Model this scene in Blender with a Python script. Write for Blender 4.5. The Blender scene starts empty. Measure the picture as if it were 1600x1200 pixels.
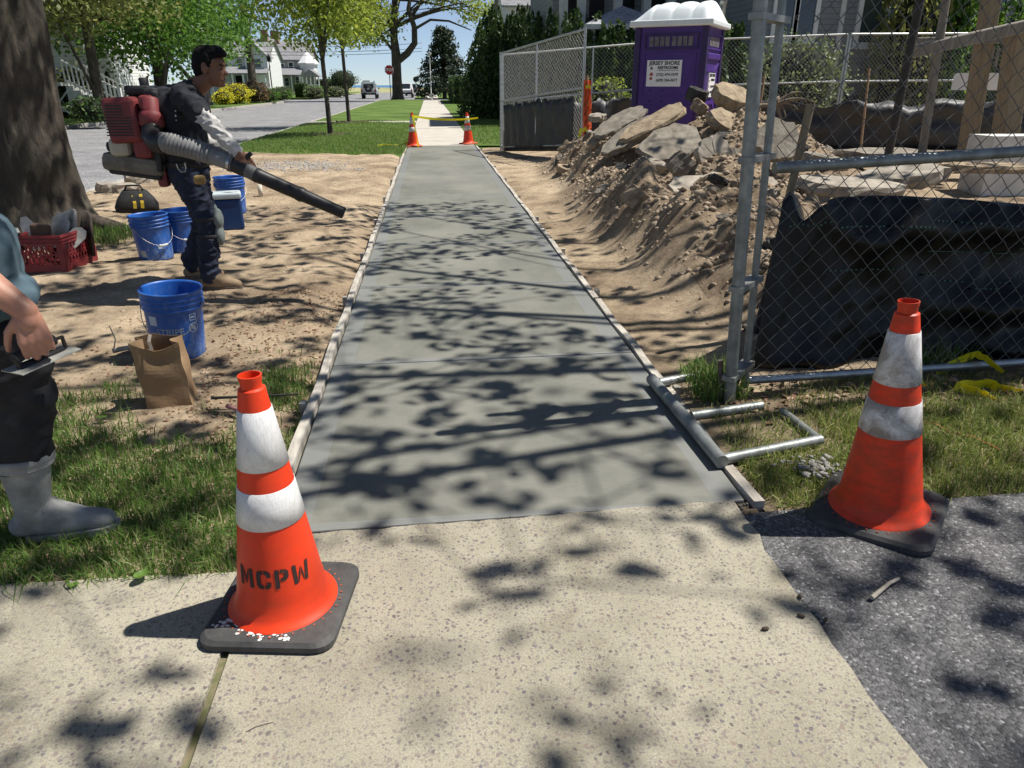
import bpy, bmesh, math, random
import numpy as np
from mathutils import Vector, Matrix, Quaternion, noise as mnoise
from math import radians as R_, sin, cos, pi

scene = bpy.context.scene
C = scene.collection
random.seed(7)
rng = np.random.default_rng(7)

# ------------------------------------------------------------------ camera
FPX, CAMH, VPX, VPY = 1109.0, 1.38, 670.0, 133.0        # focal length in photo pixels, eye height, vanishing point of the sidewalk
PITCH = math.atan((600 - VPY) / FPX)
_c, _s = cos(PITCH), sin(PITCH)
_v = (600 - VPY) / FPX
YAW = math.atan2((800 - VPX) / FPX, _c + _v * _s)
_Rz = Matrix.Rotation(-YAW, 3, 'Z')
RT, UP, FW = _Rz @ Vector((1, 0, 0)), _Rz @ Vector((0, _s, _c)), _Rz @ Vector((0, _c, -_s))
EYE = Vector((0, 0, CAMH))
cam_d = bpy.data.cameras.new('camera')
cam_d.sensor_width = 36.0
cam_d.lens = 36.0 * FPX / 1600.0
cam_d.clip_start = 0.05
cam_d.clip_end = 20000
cam = bpy.data.objects.new('camera', cam_d)
C.objects.link(cam)
cam.location = EYE
cam.rotation_euler = Matrix((RT, UP, -FW)).transposed().to_euler()
scene.camera = cam

def ray(x, y): return RT * ((x - 800) / FPX) + UP * ((600 - y) / FPX) + FW
def G(x, y, z=0.0):
    d = ray(x, y); return EYE + d * ((z - CAMH) / d.z)
def AY(x, y, Y):
    d = ray(x, y); return EYE + d * (Y / d.y)

# ------------------------------------------------------------------ light
SUN_EL, SUN_AZ = R_(61), R_(83)          # azimuth from +Y towards +X
to_sun = Vector((sin(SUN_AZ) * cos(SUN_EL), cos(SUN_AZ) * cos(SUN_EL), sin(SUN_EL)))
world = bpy.data.worlds.new('World')
scene.world = world
world.use_nodes = True
wn = world.node_tree
wn.nodes.clear()
sky = wn.nodes.new('ShaderNodeTexSky')
sky.sky_type = 'NISHITA'
sky.sun_disc = False
sky.sun_elevation = SUN_EL
sky.sun_rotation = SUN_AZ
sky.altitude = 0
sky.air_density = 0.6
sky.dust_density = 0.0
sky.ozone_density = 6.0
bg = wn.nodes.new('ShaderNodeBackground')
bg.inputs['Strength'].default_value = 0.078
wo = wn.nodes.new('ShaderNodeOutputWorld')
hs = wn.nodes.new('ShaderNodeHueSaturation'); hs.inputs['Saturation'].default_value = 0.78
wn.links.new(sky.outputs[0], hs.inputs['Color']); wn.links.new(hs.outputs[0], bg.inputs['Color'])
wn.links.new(bg.outputs[0], wo.inputs['Surface'])
sun_d = bpy.data.lights.new('sun', 'SUN')
sun_d.energy = 4.9
sun_d.angle = R_(0.53)
sun_d.color = (1.0, 0.955, 0.88)
sun = bpy.data.objects.new('sun', sun_d)
C.objects.link(sun)
sun.rotation_euler = to_sun.to_track_quat('Z', 'Y').to_euler()
sun.location = (10, 0, 30)
vs = scene.view_settings
vs.view_transform = 'Standard'
vs.look = 'None'
vs.exposure = 0.5
vs.gamma = 1.0
vs.use_curve_mapping = False
scene.render.engine = 'CYCLES'
scene.cycles.max_bounces = 8
scene.cycles.transparent_max_bounces = 12

# ------------------------------------------------------------------ materials
def new_mat(name):
    m = bpy.data.materials.new(name); m.use_nodes = True
    nt = m.node_tree
    return m, nt, nt.nodes['Principled BSDF']
def rgba(c): return (c[0], c[1], c[2], 1.0)
def nn(nt, t, **kw):
    n = nt.nodes.new(t)
    for k, v in kw.items():
        if k.startswith('i_'): n.inputs[k[2:].replace('_', ' ')].default_value = v
        else: setattr(n, k, v)
    return n
def ramp(nt, fac, stops):
    r = nt.nodes.new('ShaderNodeValToRGB')
    el = r.color_ramp.elements
    while len(el) > 1: el.remove(el[-1])
    el[0].position, el[0].color = stops[0][0], rgba(stops[0][1])
    for p, c in stops[1:]:
        e = el.new(p); e.color = rgba(c)
    nt.links.new(fac, r.inputs[0])
    return r.outputs[0]
def mix(nt, fac, a, b, mode='MIX'):
    n = nt.nodes.new('ShaderNodeMix'); n.data_type = 'RGBA'; n.blend_type = mode
    for sock, v in ((n.inputs[0], fac), (n.inputs[6], a), (n.inputs[7], b)):
        if isinstance(v, (int, float)): sock.default_value = v
        elif isinstance(v, tuple): sock.default_value = rgba(v)
        else: nt.links.new(v, sock)
    return n.outputs[2]
def math_(nt, op, a, b=None, clamp=False):
    n = nt.nodes.new('ShaderNodeMath'); n.operation = op; n.use_clamp = clamp
    for i, v in enumerate((a, b)):
        if v is None: continue
        if isinstance(v, (int, float)): n.inputs[i].default_value = v
        else: nt.links.new(v, n.inputs[i])
    return n.outputs[0]
def coord(nt, kind='Object', scale=None):
    t = nt.nodes.new('ShaderNodeTexCoord'); o = t.outputs[kind]
    if scale is not None:
        mp = nt.nodes.new('ShaderNodeMapping'); mp.inputs['Scale'].default_value = scale
        nt.links.new(o, mp.inputs[0]); o = mp.outputs[0]
    return o
def noise(nt, co, scale, detail=5, rough=.6, dist=0.0):
    n = nt.nodes.new('ShaderNodeTexNoise'); nt.links.new(co, n.inputs['Vector'])
    n.inputs['Scale'].default_value = scale; n.inputs['Detail'].default_value = detail
    n.inputs['Roughness'].default_value = rough; n.inputs['Distortion'].default_value = dist
    return n.outputs['Fac']
def voro(nt, co, scale, feature='F1', out='Distance', rnd=1.0):
    n = nt.nodes.new('ShaderNodeTexVoronoi'); nt.links.new(co, n.inputs['Vector'])
    n.feature = feature; n.inputs['Scale'].default_value = scale; n.inputs['Randomness'].default_value = rnd
    return n.outputs[out]
def bump(nt, h, strength, dist, bsdf, prev=None):
    b = nt.nodes.new('ShaderNodeBump'); b.inputs['Strength'].default_value = strength; b.inputs['Distance'].default_value = dist
    nt.links.new(h, b.inputs['Height'])
    if prev is not None: nt.links.new(prev, b.inputs['Normal'])
    if bsdf is not None: nt.links.new(b.outputs[0], bsdf.inputs['Normal'])
    return b.outputs[0]
_mc = {}
def M(name, c1, c2=None, scale=6.0, rough=.75, metal=0.0, bmp=0.0, bscale=60.0, bdist=.004, spec=.4, stops=(.35, .65), stretch=None, detail=6, coat=0):
    if name in _mc: return _mc[name]
    m, nt, b = new_mat(name)
    co = coord(nt, 'Object', stretch)
    if c2 is None: c2 = tuple(x * .72 for x in c1)
    f = noise(nt, co, scale, detail, .62)
    nt.links.new(ramp(nt, f, [(stops[0], c2), (stops[1], c1)]), b.inputs['Base Color'])
    b.inputs['Roughness'].default_value = rough
    rr = math_(nt, 'ADD', math_(nt, 'MULTIPLY', noise(nt, co, scale * 3.1, 4), .3), rough - .15, True)
    nt.links.new(rr, b.inputs['Roughness'])
    b.inputs['Metallic'].default_value = metal
    b.inputs['Specular IOR Level'].default_value = spec
    if coat: b.inputs['Coat Weight'].default_value = coat
    if bmp: bump(nt, noise(nt, co, bscale, 6, .65), bmp, bdist, b)
    _mc[name] = m
    return m
def leaf_mat(name, cols, transl=.35, rough=.5):
    m, nt, b = new_mat(name)
    g = nt.nodes.new('ShaderNodeNewGeometry')
    n = len(cols)
    c = ramp(nt, g.outputs['Random Per Island'], [(i / max(1, n - 1), cc) for i, cc in enumerate(cols)])
    nt.links.new(c, b.inputs['Base Color'])
    b.inputs['Roughness'].default_value = rough
    b.inputs['Specular IOR Level'].default_value = .35
    t = nt.nodes.new('ShaderNodeBsdfTranslucent')
    hsv = nt.nodes.new('ShaderNodeHueSaturation'); hsv.inputs['Value'].default_value = 1.5; hsv.inputs['Hue'].default_value = .485
    nt.links.new(c, hsv.inputs['Color']); nt.links.new(hsv.outputs[0], t.inputs['Color'])
    mx = nt.nodes.new('ShaderNodeMixShader'); mx.inputs[0].default_value = transl
    nt.links.new(b.outputs[0], mx.inputs[1]); nt.links.new(t.outputs[0], mx.inputs[2])
    nt.links.new(mx.outputs[0], nt.nodes['Material Output'].inputs['Surface'])
    return m

# ------------------------------------------------------------------ mesh building
class MB:
    """collects geometry, then links it as ONE mesh object"""
    def __init__(s): s.v = []; s.f = []; s.m = []; s.sm = []
    def add(s, vs_, fs, mi=0, smooth=False):
        o = len(s.v); s.v.extend([tuple(p) for p in vs_])
        for f in fs: s.f.append(tuple(i + o for i in f)); s.m.append(mi); s.sm.append(smooth)
        return s
    def box(s, c, d, rot=None, mi=0, taper=1.0):
        hx, hy, hz = d[0] / 2, d[1] / 2, d[2] / 2
        P = []
        for z in (-1, 1):
            t = taper if z > 0 else 1
            for x, y in ((-1, -1), (1, -1), (1, 1), (-1, 1)): P.append(Vector((x * hx * t, y * hy * t, z * hz)))
        if rot is not None: P = [rot @ p for p in P]
        c = Vector(c)
        return s.add([p + c for p in P], [(3, 2, 1, 0), (4, 5, 6, 7), (0, 1, 5, 4), (1, 2, 6, 5), (2, 3, 7, 6), (3, 0, 4, 7)], mi)
    def bbox(s, lo, hi, mi=0):
        return s.box([(a + b) / 2 for a, b in zip(lo, hi)], [b - a for a, b in zip(lo, hi)], None, mi)
    def cbox(s, c, d, ch=.01, rot=None, mi=0):
        """box with chamfered edges"""
        bm = bmesh.new()
        bmesh.ops.create_cube(bm, size=1.0)
        bmesh.ops.scale(bm, vec=d, verts=bm.verts)
        bmesh.ops.bevel(bm, geom=list(bm.edges), offset=ch, segments=2, affect='EDGES', profile=.5)
        c = Vector(c); vs_ = [(rot @ v.co if rot is not None else v.co.copy()) + c for v in bm.verts]
        bm.verts.index_update()
        s.add(vs_, [[v.index for v in f.verts] for f in bm.faces], mi, False); bm.free(); return s
    def tube(s, path, rad, n=8, mi=0, cap=True, smooth=True):
        path = [Vector(p) for p in path]
        if isinstance(rad, (int, float)): rad = [rad] * len(path)
        o = []; prev = None
        for i, p in enumerate(path):
            t = (path[min(i + 1, len(path) - 1)] - path[max(i - 1, 0)])
            t = t.normalized() if t.length > 1e-9 else Vector((0, 0, 1))
            if prev is None:
                a = Vector((0, 0, 1)) if abs(t.z) < .9 else Vector((1, 0, 0))
                u = t.cross(a).normalized()
            else:
                u = (prev - t * prev.dot(t)); u = u.normalized() if u.length > 1e-6 else t.orthogonal().normalized()
            prev = u; w = t.cross(u)
            for k in range(n):
                an = 2 * pi * k / n
                o.append(p + (u * cos(an) + w * sin(an)) * rad[i])
        fs = []
        for i in range(len(path) - 1):
            for k in range(n):
                a, b = i * n + k, i * n + (k + 1) % n
                fs.append((a, b, b + n, a + n))
        s.add(o, fs, mi, smooth)
        if cap:
            s.add(o[:n], [tuple(range(n))[::-1]], mi); s.add(o[-n:], [tuple(range(n))], mi)
        return s
    def lathe(s, prof, n=32, mi=0, smooth=True, close=False, origin=(0, 0, 0), mat=None):
        o = []; O = Vector(origin)
        for r, z in prof:
            for k in range(n):
                p = Vector((r * cos(2 * pi * k / n), r * sin(2 * pi * k / n), z))
                o.append((mat @ p if mat is not None else p) + O)
        fs = []
        for i in range(len(prof) - 1):
            for k in range(n):
                a, b = i * n + k, i * n + (k + 1) % n
                fs.append((a, b, b + n, a + n))
        s.add(o, fs, mi, smooth)
        if close:
            s.add(o[:n], [tuple(range(n))[::-1]], mi); s.add(o[-n:], [tuple(range(n))], mi)
        return s
    def ball(s, c, r, seg=12, rings=8, mi=0, rot=None):
        if isinstance(r, (int, float)): r = (r, r, r)
        o = []; fs = []; c = Vector(c)
        for i in range(rings + 1):
            th = pi * i / rings
            for k in range(seg):
                ph = 2 * pi * k / seg
                p = Vector((r[0] * sin(th) * cos(ph), r[1] * sin(th) * sin(ph), r[2] * cos(th)))
                o.append((rot @ p if rot is not None else p) + c)
        for i in range(rings):
            for k in range(seg):
                a, b = i * seg + k, i * seg + (k + 1) % seg
                fs.append((a, a + seg, b + seg, b))
        return s.add(o, fs, mi, True)
    def prism(s, poly, axis, d0, d1, mi=0):
        """poly of 2-D points extruded along axis 'x','y' or 'z'"""
        def at(p, d):
            return {'x': (d, p[0], p[1]), 'y': (p[0], d, p[1]), 'z': (p[0], p[1], d)}[axis]
        n = len(poly)
        vs_ = [at(p, d0) for p in poly] + [at(p, d1) for p in poly]
        fs = [tuple(range(n)), tuple(range(2 * n - 1, n - 1, -1))] + [(i, i + n, (i + 1) % n + n, (i + 1) % n) for i in range(n)]
        return s.add(vs_, fs, mi)
    def ribbon(s, path, width, side=(0, 0, 1), mi=0, twist=0.0, thick=.0015):
        path = [Vector(p) for p in path]; vs_ = []; n = len(path)
        for i, p in enumerate(path):
            t = (path[min(i + 1, n - 1)] - path[max(0, i - 1)]).normalized()
            sd = Vector(side); sd = (sd - t * sd.dot(t)); sd = sd.normalized() if sd.length > 1e-5 else t.orthogonal().normalized()
            sd = Quaternion(t, twist * i / max(1, n - 1)) @ sd
            nr = t.cross(sd) * thick
            vs_ += [p - sd * width / 2, p + sd * width / 2, p + sd * width / 2 + nr, p - sd * width / 2 + nr]
        fs = []
        for i in range(n - 1):
            for k in range(4):
                a, b = i * 4 + k, i * 4 + (k + 1) % 4
                fs.append((a, b, b + 4, a + 4))
        return s.add(vs_, fs, mi, False)
    def xform(s, mat):
        s.v = [tuple(mat @ Vector(p)) for p in s.v]; return s
    def mesh(s, name, mats):
        me = bpy.data.meshes.new(name)
        me.from_pydata(s.v, [], s.f)
        if not isinstance(mats, (list, tuple)): mats = [mats]
        for m in mats: me.materials.append(m)
        me.polygons.foreach_set('material_index', s.m)
        me.polygons.foreach_set('use_smooth', s.sm)
        bm = bmesh.new(); bm.from_mesh(me); bmesh.ops.recalc_face_normals(bm, faces=bm.faces); bm.to_mesh(me); bm.free()
        me.update()
        return me
    def build(s, name, mats, parent=None, loc=None, rot=None):
        o = bpy.data.objects.new(name, s.mesh(name, mats)); C.objects.link(o)
        if parent is not None: o.parent = parent
        if loc is not None: o.location = loc
        if rot is not None: o.rotation_euler = rot
        return o

def np_mesh(name, V, Fc, mats, parent=None, smooth=False):
    """fast mesh from numpy arrays, all faces with the same vertex count"""
    V = np.asarray(V, dtype=np.float32); Fc = np.asarray(Fc, dtype=np.int32)
    me = bpy.data.meshes.new(name)
    k = Fc.shape[1]
    me.vertices.add(len(V)); me.vertices.foreach_set('co', V.ravel())
    me.loops.add(Fc.size); me.loops.foreach_set('vertex_index', Fc.ravel())
    me.polygons.add(len(Fc))
    me.polygons.foreach_set('loop_start', np.arange(0, Fc.size, k, dtype=np.int32))
    me.polygons.foreach_set('loop_total', np.full(len(Fc), k, dtype=np.int32))
    if smooth: me.polygons.foreach_set('use_smooth', np.ones(len(Fc), dtype=bool))
    if not isinstance(mats, (list, tuple)): mats = [mats]
    for m in mats: me.materials.append(m)
    me.update(calc_edges=True)
    o = bpy.data.objects.new(name, me); C.objects.link(o)
    if parent is not None: o.parent = parent
    return o

def tag(o, label=None, cat=None, group=None, kind=None):
    if label: o['label'] = label
    if cat: o['category'] = cat
    if group: o['group'] = group
    if kind: o['kind'] = kind
    return o
def thing(name, label, cat, loc=(0, 0, 0), rotz=0.0, group=None, rot=None):
    o = bpy.data.objects.new(name, None); C.objects.link(o)
    o.empty_display_size = .1
    o.location = loc; o.rotation_euler = rot if rot is not None else (0, 0, rotz)
    return tag(o, label, cat, group)
def copy_tree(o, parent=None):
    c = o.copy(); C.objects.link(c)
    if parent is not None: c.parent = parent
    for ch in list(o.children): copy_tree(ch, c)
    return c

# 2-D value noise in numpy
_perm = rng.random((256, 256))
def vnoise(x, y):
    xi, yi = np.floor(x).astype(int), np.floor(y).astype(int)
    fx, fy = x - xi, y - yi
    fx, fy = fx * fx * (3 - 2 * fx), fy * fy * (3 - 2 * fy)
    g = lambda a, b: _perm[a % 256, b % 256]
    return (g(xi, yi) * (1 - fx) + g(xi + 1, yi) * fx) * (1 - fy) + (g(xi, yi + 1) * (1 - fx) + g(xi + 1, yi + 1) * fx) * fy
def fbm(x, y, oct=4, gain=.5):
    a, t, n = 1.0, 0.0, 0.0
    for i in range(oct):
        t = t + a * (vnoise(x + 17.3 * i, y + 9.1 * i) - .5); n += a; a *= gain; x = x * 2.03; y = y * 2.03
    return t / n * 2
def sstep(a, b, x):
    t = np.clip((x - a) / (b - a), 0, 1); return t * t * (3 - 2 * t)

# text as a mesh in the XZ plane (readable from -Y), centred at the origin
def text_mesh(txt, size, mat, name, parent, loc, rot=(pi / 2, 0, 0), depth=.0015, align='CENTER', bold=0.0):
    cu = bpy.data.curves.new(name, 'FONT'); cu.body = txt; cu.size = size; cu.extrude = depth; cu.offset = bold
    cu.align_x = align; cu.align_y = 'CENTER'
    t = bpy.data.objects.new(name, cu); C.objects.link(t)
    dg = bpy.context.evaluated_depsgraph_get()
    me = bpy.data.meshes.new_from_object(t.evaluated_get(dg))
    bpy.data.objects.remove(t); bpy.data.curves.remove(cu)
    me.materials.clear(); me.materials.append(mat); me.name = name
    o = bpy.data.objects.new(name, me); C.objects.link(o)
    o.parent = parent; o.location = loc; o.rotation_euler = rot
    return o

# ================================================================== MATERIALS OF THE PLACE
def mat_aggregate():
    m, nt, b = new_mat('exposed_aggregate_concrete')
    co = coord(nt)
    base = ramp(nt, noise(nt, co, 1.6, 6, .65), [(.3, (.275, .255, .195)), (.5, (.365, .342, .268)), (.7, (.43, .405, .325))])
    fine = ramp(nt, noise(nt, co, 190, 3, .7), [(.35, (.62, .6, .58)), (.65, (1.08, 1.06, 1.02))])
    c = mix(nt, .8, base, fine, 'MULTIPLY')
    wob = nt.nodes.new('ShaderNodeVectorMath'); wob.operation = 'ADD'
    n3 = nt.nodes.new('ShaderNodeTexNoise'); nt.links.new(co, n3.inputs['Vector']); n3.inputs['Scale'].default_value = 70
    sc = nt.nodes.new('ShaderNodeVectorMath'); sc.operation = 'SCALE'; sc.inputs[3].default_value = .012
    nt.links.new(n3.outputs['Color'], sc.inputs[0]); nt.links.new(co, wob.inputs[0]); nt.links.new(sc.outputs[0], wob.inputs[1])
    wv = wob.outputs[0]
    def stones(scale, thr, rad):
        col = voro(nt, wv, scale, 'F1', 'Color'); d = voro(nt, wv, scale)
        sep = nt.nodes.new('ShaderNodeSeparateColor'); nt.links.new(col, sep.inputs[0])
        sel = math_(nt, 'GREATER_THAN', sep.outputs[0], thr)
        shape = math_(nt, 'LESS_THAN', d, math_(nt, 'MULTIPLY', sep.outputs[2], rad))
        f = math_(nt, 'MULTIPLY', sel, shape)
        tint = ramp(nt, sep.outputs[1], [(0, (.12, .105, .10)), (.35, (.20, .17, .165)), (.6, (.26, .205, .165)), (.8, (.14, .13, .145)), (1, (.36, .30, .24))])
        return f, tint
    wear = ramp(nt, noise(nt, co, .9, 4), [(.34, (0, 0, 0)), (.50, (1, 1, 1))])
    f1, t1 = stones(66, .46, .60)
    f2, t2 = stones(120, .45, .6)
    f1 = math_(nt, 'MULTIPLY', f1, math_(nt, 'ADD', math_(nt, 'MULTIPLY', wear, .75), .25))
    c = mix(nt, math_(nt, 'MULTIPLY', f2, .6), c, t2)
    c = mix(nt, f1, c, t1)
    spots = ramp(nt, noise(nt, co, 2.1, 8, .75), [(.32, (.62, .59, .54)), (.48, (1, 1, 1)), (.7, (1.12, 1.1, 1.08))])
    c = mix(nt, .8, c, spots, 'MULTIPLY')
    nt.links.new(c, b.inputs['Base Color'])
    b.inputs['Roughness'].default_value = .88
    h = math_(nt, 'ADD', math_(nt, 'MULTIPLY', noise(nt, co, 150, 5, .7), .8), math_(nt, 'MULTIPLY', f1, .35))
    bump(nt, h, .7, .005, b)
    return m
def mat_asphalt(name, light, dark, scale=130, cracks=True, bs=.9):
    m, nt, b = new_mat(name)
    co = coord(nt)
    sep = nt.nodes.new('ShaderNodeSeparateColor'); nt.links.new(voro(nt, co, scale, 'F1', 'Color'), sep.inputs[0])
    st = ramp(nt, sep.outputs[0], [(0, dark), (.6, light), (.93, tuple(x * 1.5 for x in light)), (1, tuple(x * 3.0 for x in light))])
    patch = ramp(nt, noise(nt, co, 1.1, 6, .65), [(.32, (.72, .72, .74)), (.68, (1.18, 1.16, 1.12))])
    c = mix(nt, 1, st, patch, 'MULTIPLY')
    d = voro(nt, co, scale)
    h = math_(nt, 'SUBTRACT', 1.0, d)
    if cracks:
        e = voro(nt, co, 24, 'DISTANCE_TO_EDGE')
        cr = ramp(nt, e, [(0, (.55, .55, .55)), (.05, (1, 1, 1))])
        c = mix(nt, .45, c, cr, 'MULTIPLY')
        h = math_(nt, 'ADD', h, math_(nt, 'MULTIPLY', cr, .6))
    nt.links.new(c, b.inputs['Base Color'])
    b.inputs['Roughness'].default_value = .8
    bump(nt, h, bs, .004, b)
    return m
def mat_newconcrete():
    m, nt, b = new_mat('fresh_grey_concrete')
    co = coord(nt)
    c = ramp(nt, noise(nt, co, 1.3, 6, .6), [(.28, (.145, .148, .128)), (.5, (.185, .185, .16)), (.72, (.225, .222, .19))])
    br = ramp(nt, noise(nt, coord(nt, 'Object', (1, 9, 1)), 14, 5, .7), [(.3, (.88, .88, .88)), (.7, (1.06, 1.06, 1.05))])
    c = mix(nt, 1, c, br, 'MULTIPLY')
    dmp = ramp(nt, noise(nt, coord(nt, 'Object', (1, .6, 1)), .9, 7, .7), [(.36, (.72, .73, .70)), (.5, (1, 1, 1)), (.66, (1.14, 1.13, 1.1))])
    c = mix(nt, .85, c, dmp, 'MULTIPLY')
    spk = ramp(nt, noise(nt, co, 260, 3, .6), [(.3, (.72, .72, .72)), (.6, (1.08, 1.08, 1.06))])
    c = mix(nt, .7, c, spk, 'MULTIPLY')
    # tooled smooth margin at slab edges, its bluish sky sheen put into the colour
    gen = nt.nodes.new('ShaderNodeSeparateXYZ'); nt.links.new(coord(nt, 'Generated'), gen.inputs[0])
    def edge(o, w):
        a = math_(nt, 'ABSOLUTE', math_(nt, 'SUBTRACT', o, .5))
        return math_(nt, 'GREATER_THAN', a, .5 - w)
    e = math_(nt, 'MAXIMUM', edge(gen.outputs[0], .065), edge(gen.outputs[1], .03))
    c = mix(nt, math_(nt, 'MULTIPLY', e, .5), c, (.215, .225, .225))
    nt.links.new(c, b.inputs['Base Color'])
    nt.links.new(math_(nt, 'SUBTRACT', .74, math_(nt, 'MULTIPLY', e, .2)), b.inputs['Roughness'])
    b.inputs['Specular IOR Level'].default_value = .45
    bump(nt, math_(nt, 'ADD', noise(nt, co, 220, 4, .7), noise(nt, coord(nt, 'Object', (1, 14, 1)), 30, 4, .7)), .28, .002, b)
    return m
def mat_dirt():
    m, nt, b = new_mat('sandy_soil')
    co = coord(nt)
    c = ramp(nt, noise(nt, co, 1.4, 8, .68), [(.30, (.15, .115, .082)), (.45, (.31, .248, .175)), (.60, (.45, .37, .265)), (.8, (.52, .44, .33))])
    f = ramp(nt, noise(nt, co, 28, 6, .75), [(.3, (.6, .56, .52)), (.55, (1.02, 1.0, .98)), (.75, (1.14, 1.12, 1.1))])
    c = mix(nt, .85, c, f, 'MULTIPLY')
    big = ramp(nt, noise(nt, co, .42, 5, .65), [(.34, (.62, .57, .53)), (.52, (1.08, 1.06, 1.04))])
    c = mix(nt, .8, c, big, 'MULTIPLY')
    d = voro(nt, co, 48)
    pb = ramp(nt, d, [(.10, (.55, .47, .40)), (.2, (1, 1, 1))])
    c = mix(nt, .35, c, pb, 'MULTIPLY')
    nt.links.new(c, b.inputs['Base Color'])
    b.inputs['Roughness'].default_value = .95
    b.inputs['Specular IOR Level'].default_value = .15
    h = math_(nt, 'ADD', math_(nt, 'MULTIPLY', noise(nt, co, 22, 8, .75), 1.0), math_(nt, 'MULTIPLY', noise(nt, co, 110, 5, .75), .4))
    bump(nt, h, .8, .02, b)
    return m
def mat_mound():
    m, nt, b = new_mat('clumpy_excavated_soil')
    co = coord(nt)
    c = ramp(nt, noise(nt, co, 2.6, 8, .7), [(.3, (.16, .118, .08)), (.46, (.34, .262, .185)), (.7, (.50, .405, .295))])
    f = ramp(nt, noise(nt, co, 34, 6, .75), [(.3, (.58, .55, .5)), (.6, (1.1, 1.08, 1.05))])
    c = mix(nt, .85, c, f, 'MULTIPLY')
    nt.links.new(c, b.inputs['Base Color'])
    b.inputs['Roughness'].default_value = .96
    b.inputs['Specular IOR Level'].default_value = .12
    h = math_(nt, 'ADD', noise(nt, co, 16, 8, .8), math_(nt, 'MULTIPLY', noise(nt, co, 70, 5, .8), .5))
    bump(nt, h, 1.0, .035, b)
    return m
def mat_lawn():
    m, nt, b = new_mat('mown_lawn')
    co = coord(nt)
    c = ramp(nt, noise(nt, co, .5, 6, .6), [(.3, (.06, .105, .022)), (.5, (.10, .165, .036)), (.72, (.165, .225, .06))])
    f = ramp(nt, noise(nt, coord(nt, 'Object', (1, .35, 1)), 40, 6, .8), [(.3, (.45, .5, .4)), (.65, (1.25, 1.22, 1.1))])
    nt.links.new(mix(nt, .9, c, f, 'MULTIPLY'), b.inputs['Base Color'])
    b.inputs['Roughness'].default_value = .85
    b.inputs['Specular IOR Level'].default_value = .2
    bump(nt, noise(nt, coord(nt, 'Object', (1, .4, 1)), 46, 6, .8), .8, .03, b)
    return m
def mat_bark():
    m, nt, b = new_mat('grey_brown_bark')
    co = coord(nt, 'Object', (1, 1, .3))
    c = ramp(nt, noise(nt, co, 7, 8, .7), [(.3, (.032, .027, .022)), (.5, (.075, .062, .05)), (.68, (.145, .125, .10))])
    p = ramp(nt, noise(nt, coord(nt), 2.2, 5, .6), [(.42, (.8, .85, .72)), (.6, (1.15, 1.08, 1.0))])
    nt.links.new(mix(nt, .8, c, p, 'MULTIPLY'), b.inputs['Base Color'])
    b.inputs['Roughness'].default_value = .9
    h = math_(nt, 'ADD', noise(nt, co, 18, 8, .75), math_(nt, 'MULTIPLY', voro(nt, co, 9, 'DISTANCE_TO_EDGE'), .8))
    bump(nt, h, 1.0, .045, b)
    return m
def mat_lines(name, c1, c2, pitch, axis='Z', rough=.7, gap=.12, depth=.01):
    """horizontal courses of boards or shingles too far off to be built singly"""
    m, nt, b = new_mat(name)
    sx = nt.nodes.new('ShaderNodeSeparateXYZ'); nt.links.new(coord(nt), sx.inputs[0])
    z = math_(nt, 'FRACT', math_(nt, 'DIVIDE', sx.outputs[axis], pitch))
    g = math_(nt, 'LESS_THAN', z, gap)
    c = ramp(nt, noise(nt, coord(nt, 'Object', (3, 3, 14)), 2, 6, .7), [(.3, c2), (.7, c1)])
    c = mix(nt, math_(nt, 'MULTIPLY', g, .5), c, tuple(x * .35 for x in c2))
    nt.links.new(c, b.inputs['Base Color'])
    b.inputs['Roughness'].default_value = rough
    bump(nt, math_(nt, 'SUBTRACT', 1.0, z), .8, depth, b)
    return m
def mat_glass(name, c=(.02, .025, .03), rough=.08):
    m, nt, b = new_mat(name)
    b.inputs['Base Color'].default_value = rgba(c); b.inputs['Roughness'].default_value = rough
    b.inputs['Specular IOR Level'].default_value = .8
    return m
def mat_shingle(name, c1, c2, sx=.3, sy=.14):
    m, nt, b = new_mat(name)
    t = nt.nodes.new('ShaderNodeTexBrick'); nt.links.new(coord(nt), t.inputs['Vector'])
    t.inputs['Color1'].default_value = rgba(c1); t.inputs['Color2'].default_value = rgba(c2); t.inputs['Mortar'].default_value = rgba(tuple(x * .5 for x in c2))
    t.inputs['Scale'].default_value = 1.0; t.inputs['Brick Width'].default_value = sx; t.inputs['Row Height'].default_value = sy; t.inputs['Mortar Size'].default_value = .008
    n = ramp(nt, noise(nt, coord(nt), 6, 6), [(.3, (.8, .8, .8)), (.7, (1.1, 1.1, 1.1))])
    nt.links.new(mix(nt, 1, t.outputs['Color'], n, 'MULTIPLY'), b.inputs['Base Color'])
    b.inputs['Roughness'].default_value = .9
    return m

AGG = mat_aggregate()
ASPH = mat_asphalt('driveway_asphalt', (.115, .115, .118), (.05, .05, .052))
STREET = mat_asphalt('street_asphalt', (.21, .21, .215), (.13, .13, .135), 60, False, .3)
NEWC = mat_newconcrete()
DIRT = mat_dirt(); MOUND = mat_mound(); LAWN = mat_lawn(); BARK = mat_bark()
OLDC = M('pale_old_concrete', (.52, .485, .43), (.42, .39, .34), 2.5, .88, bmp=.4, bscale=120)
KERBC = M('kerb_concrete', (.42, .40, .365), (.30, .28, .25), 4, .9, bmp=.5, bscale=50)
DUSTWOOD = M('cement_dusted_board', (.52, .49, .43), (.30, .27, .23), 9, .9, bmp=.5, bscale=60, stretch=(3, .6, 3))
SOILDARK = M('damp_dark_soil', (.10, .075, .05), (.05, .038, .026), 20, .95, bmp=.6)
GRASS = leaf_mat('grass_blade', [(.055, .125, .022), (.095, .20, .036), (.14, .255, .05), (.19, .27, .075), (.33, .31, .16)], .42, .5)
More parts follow.
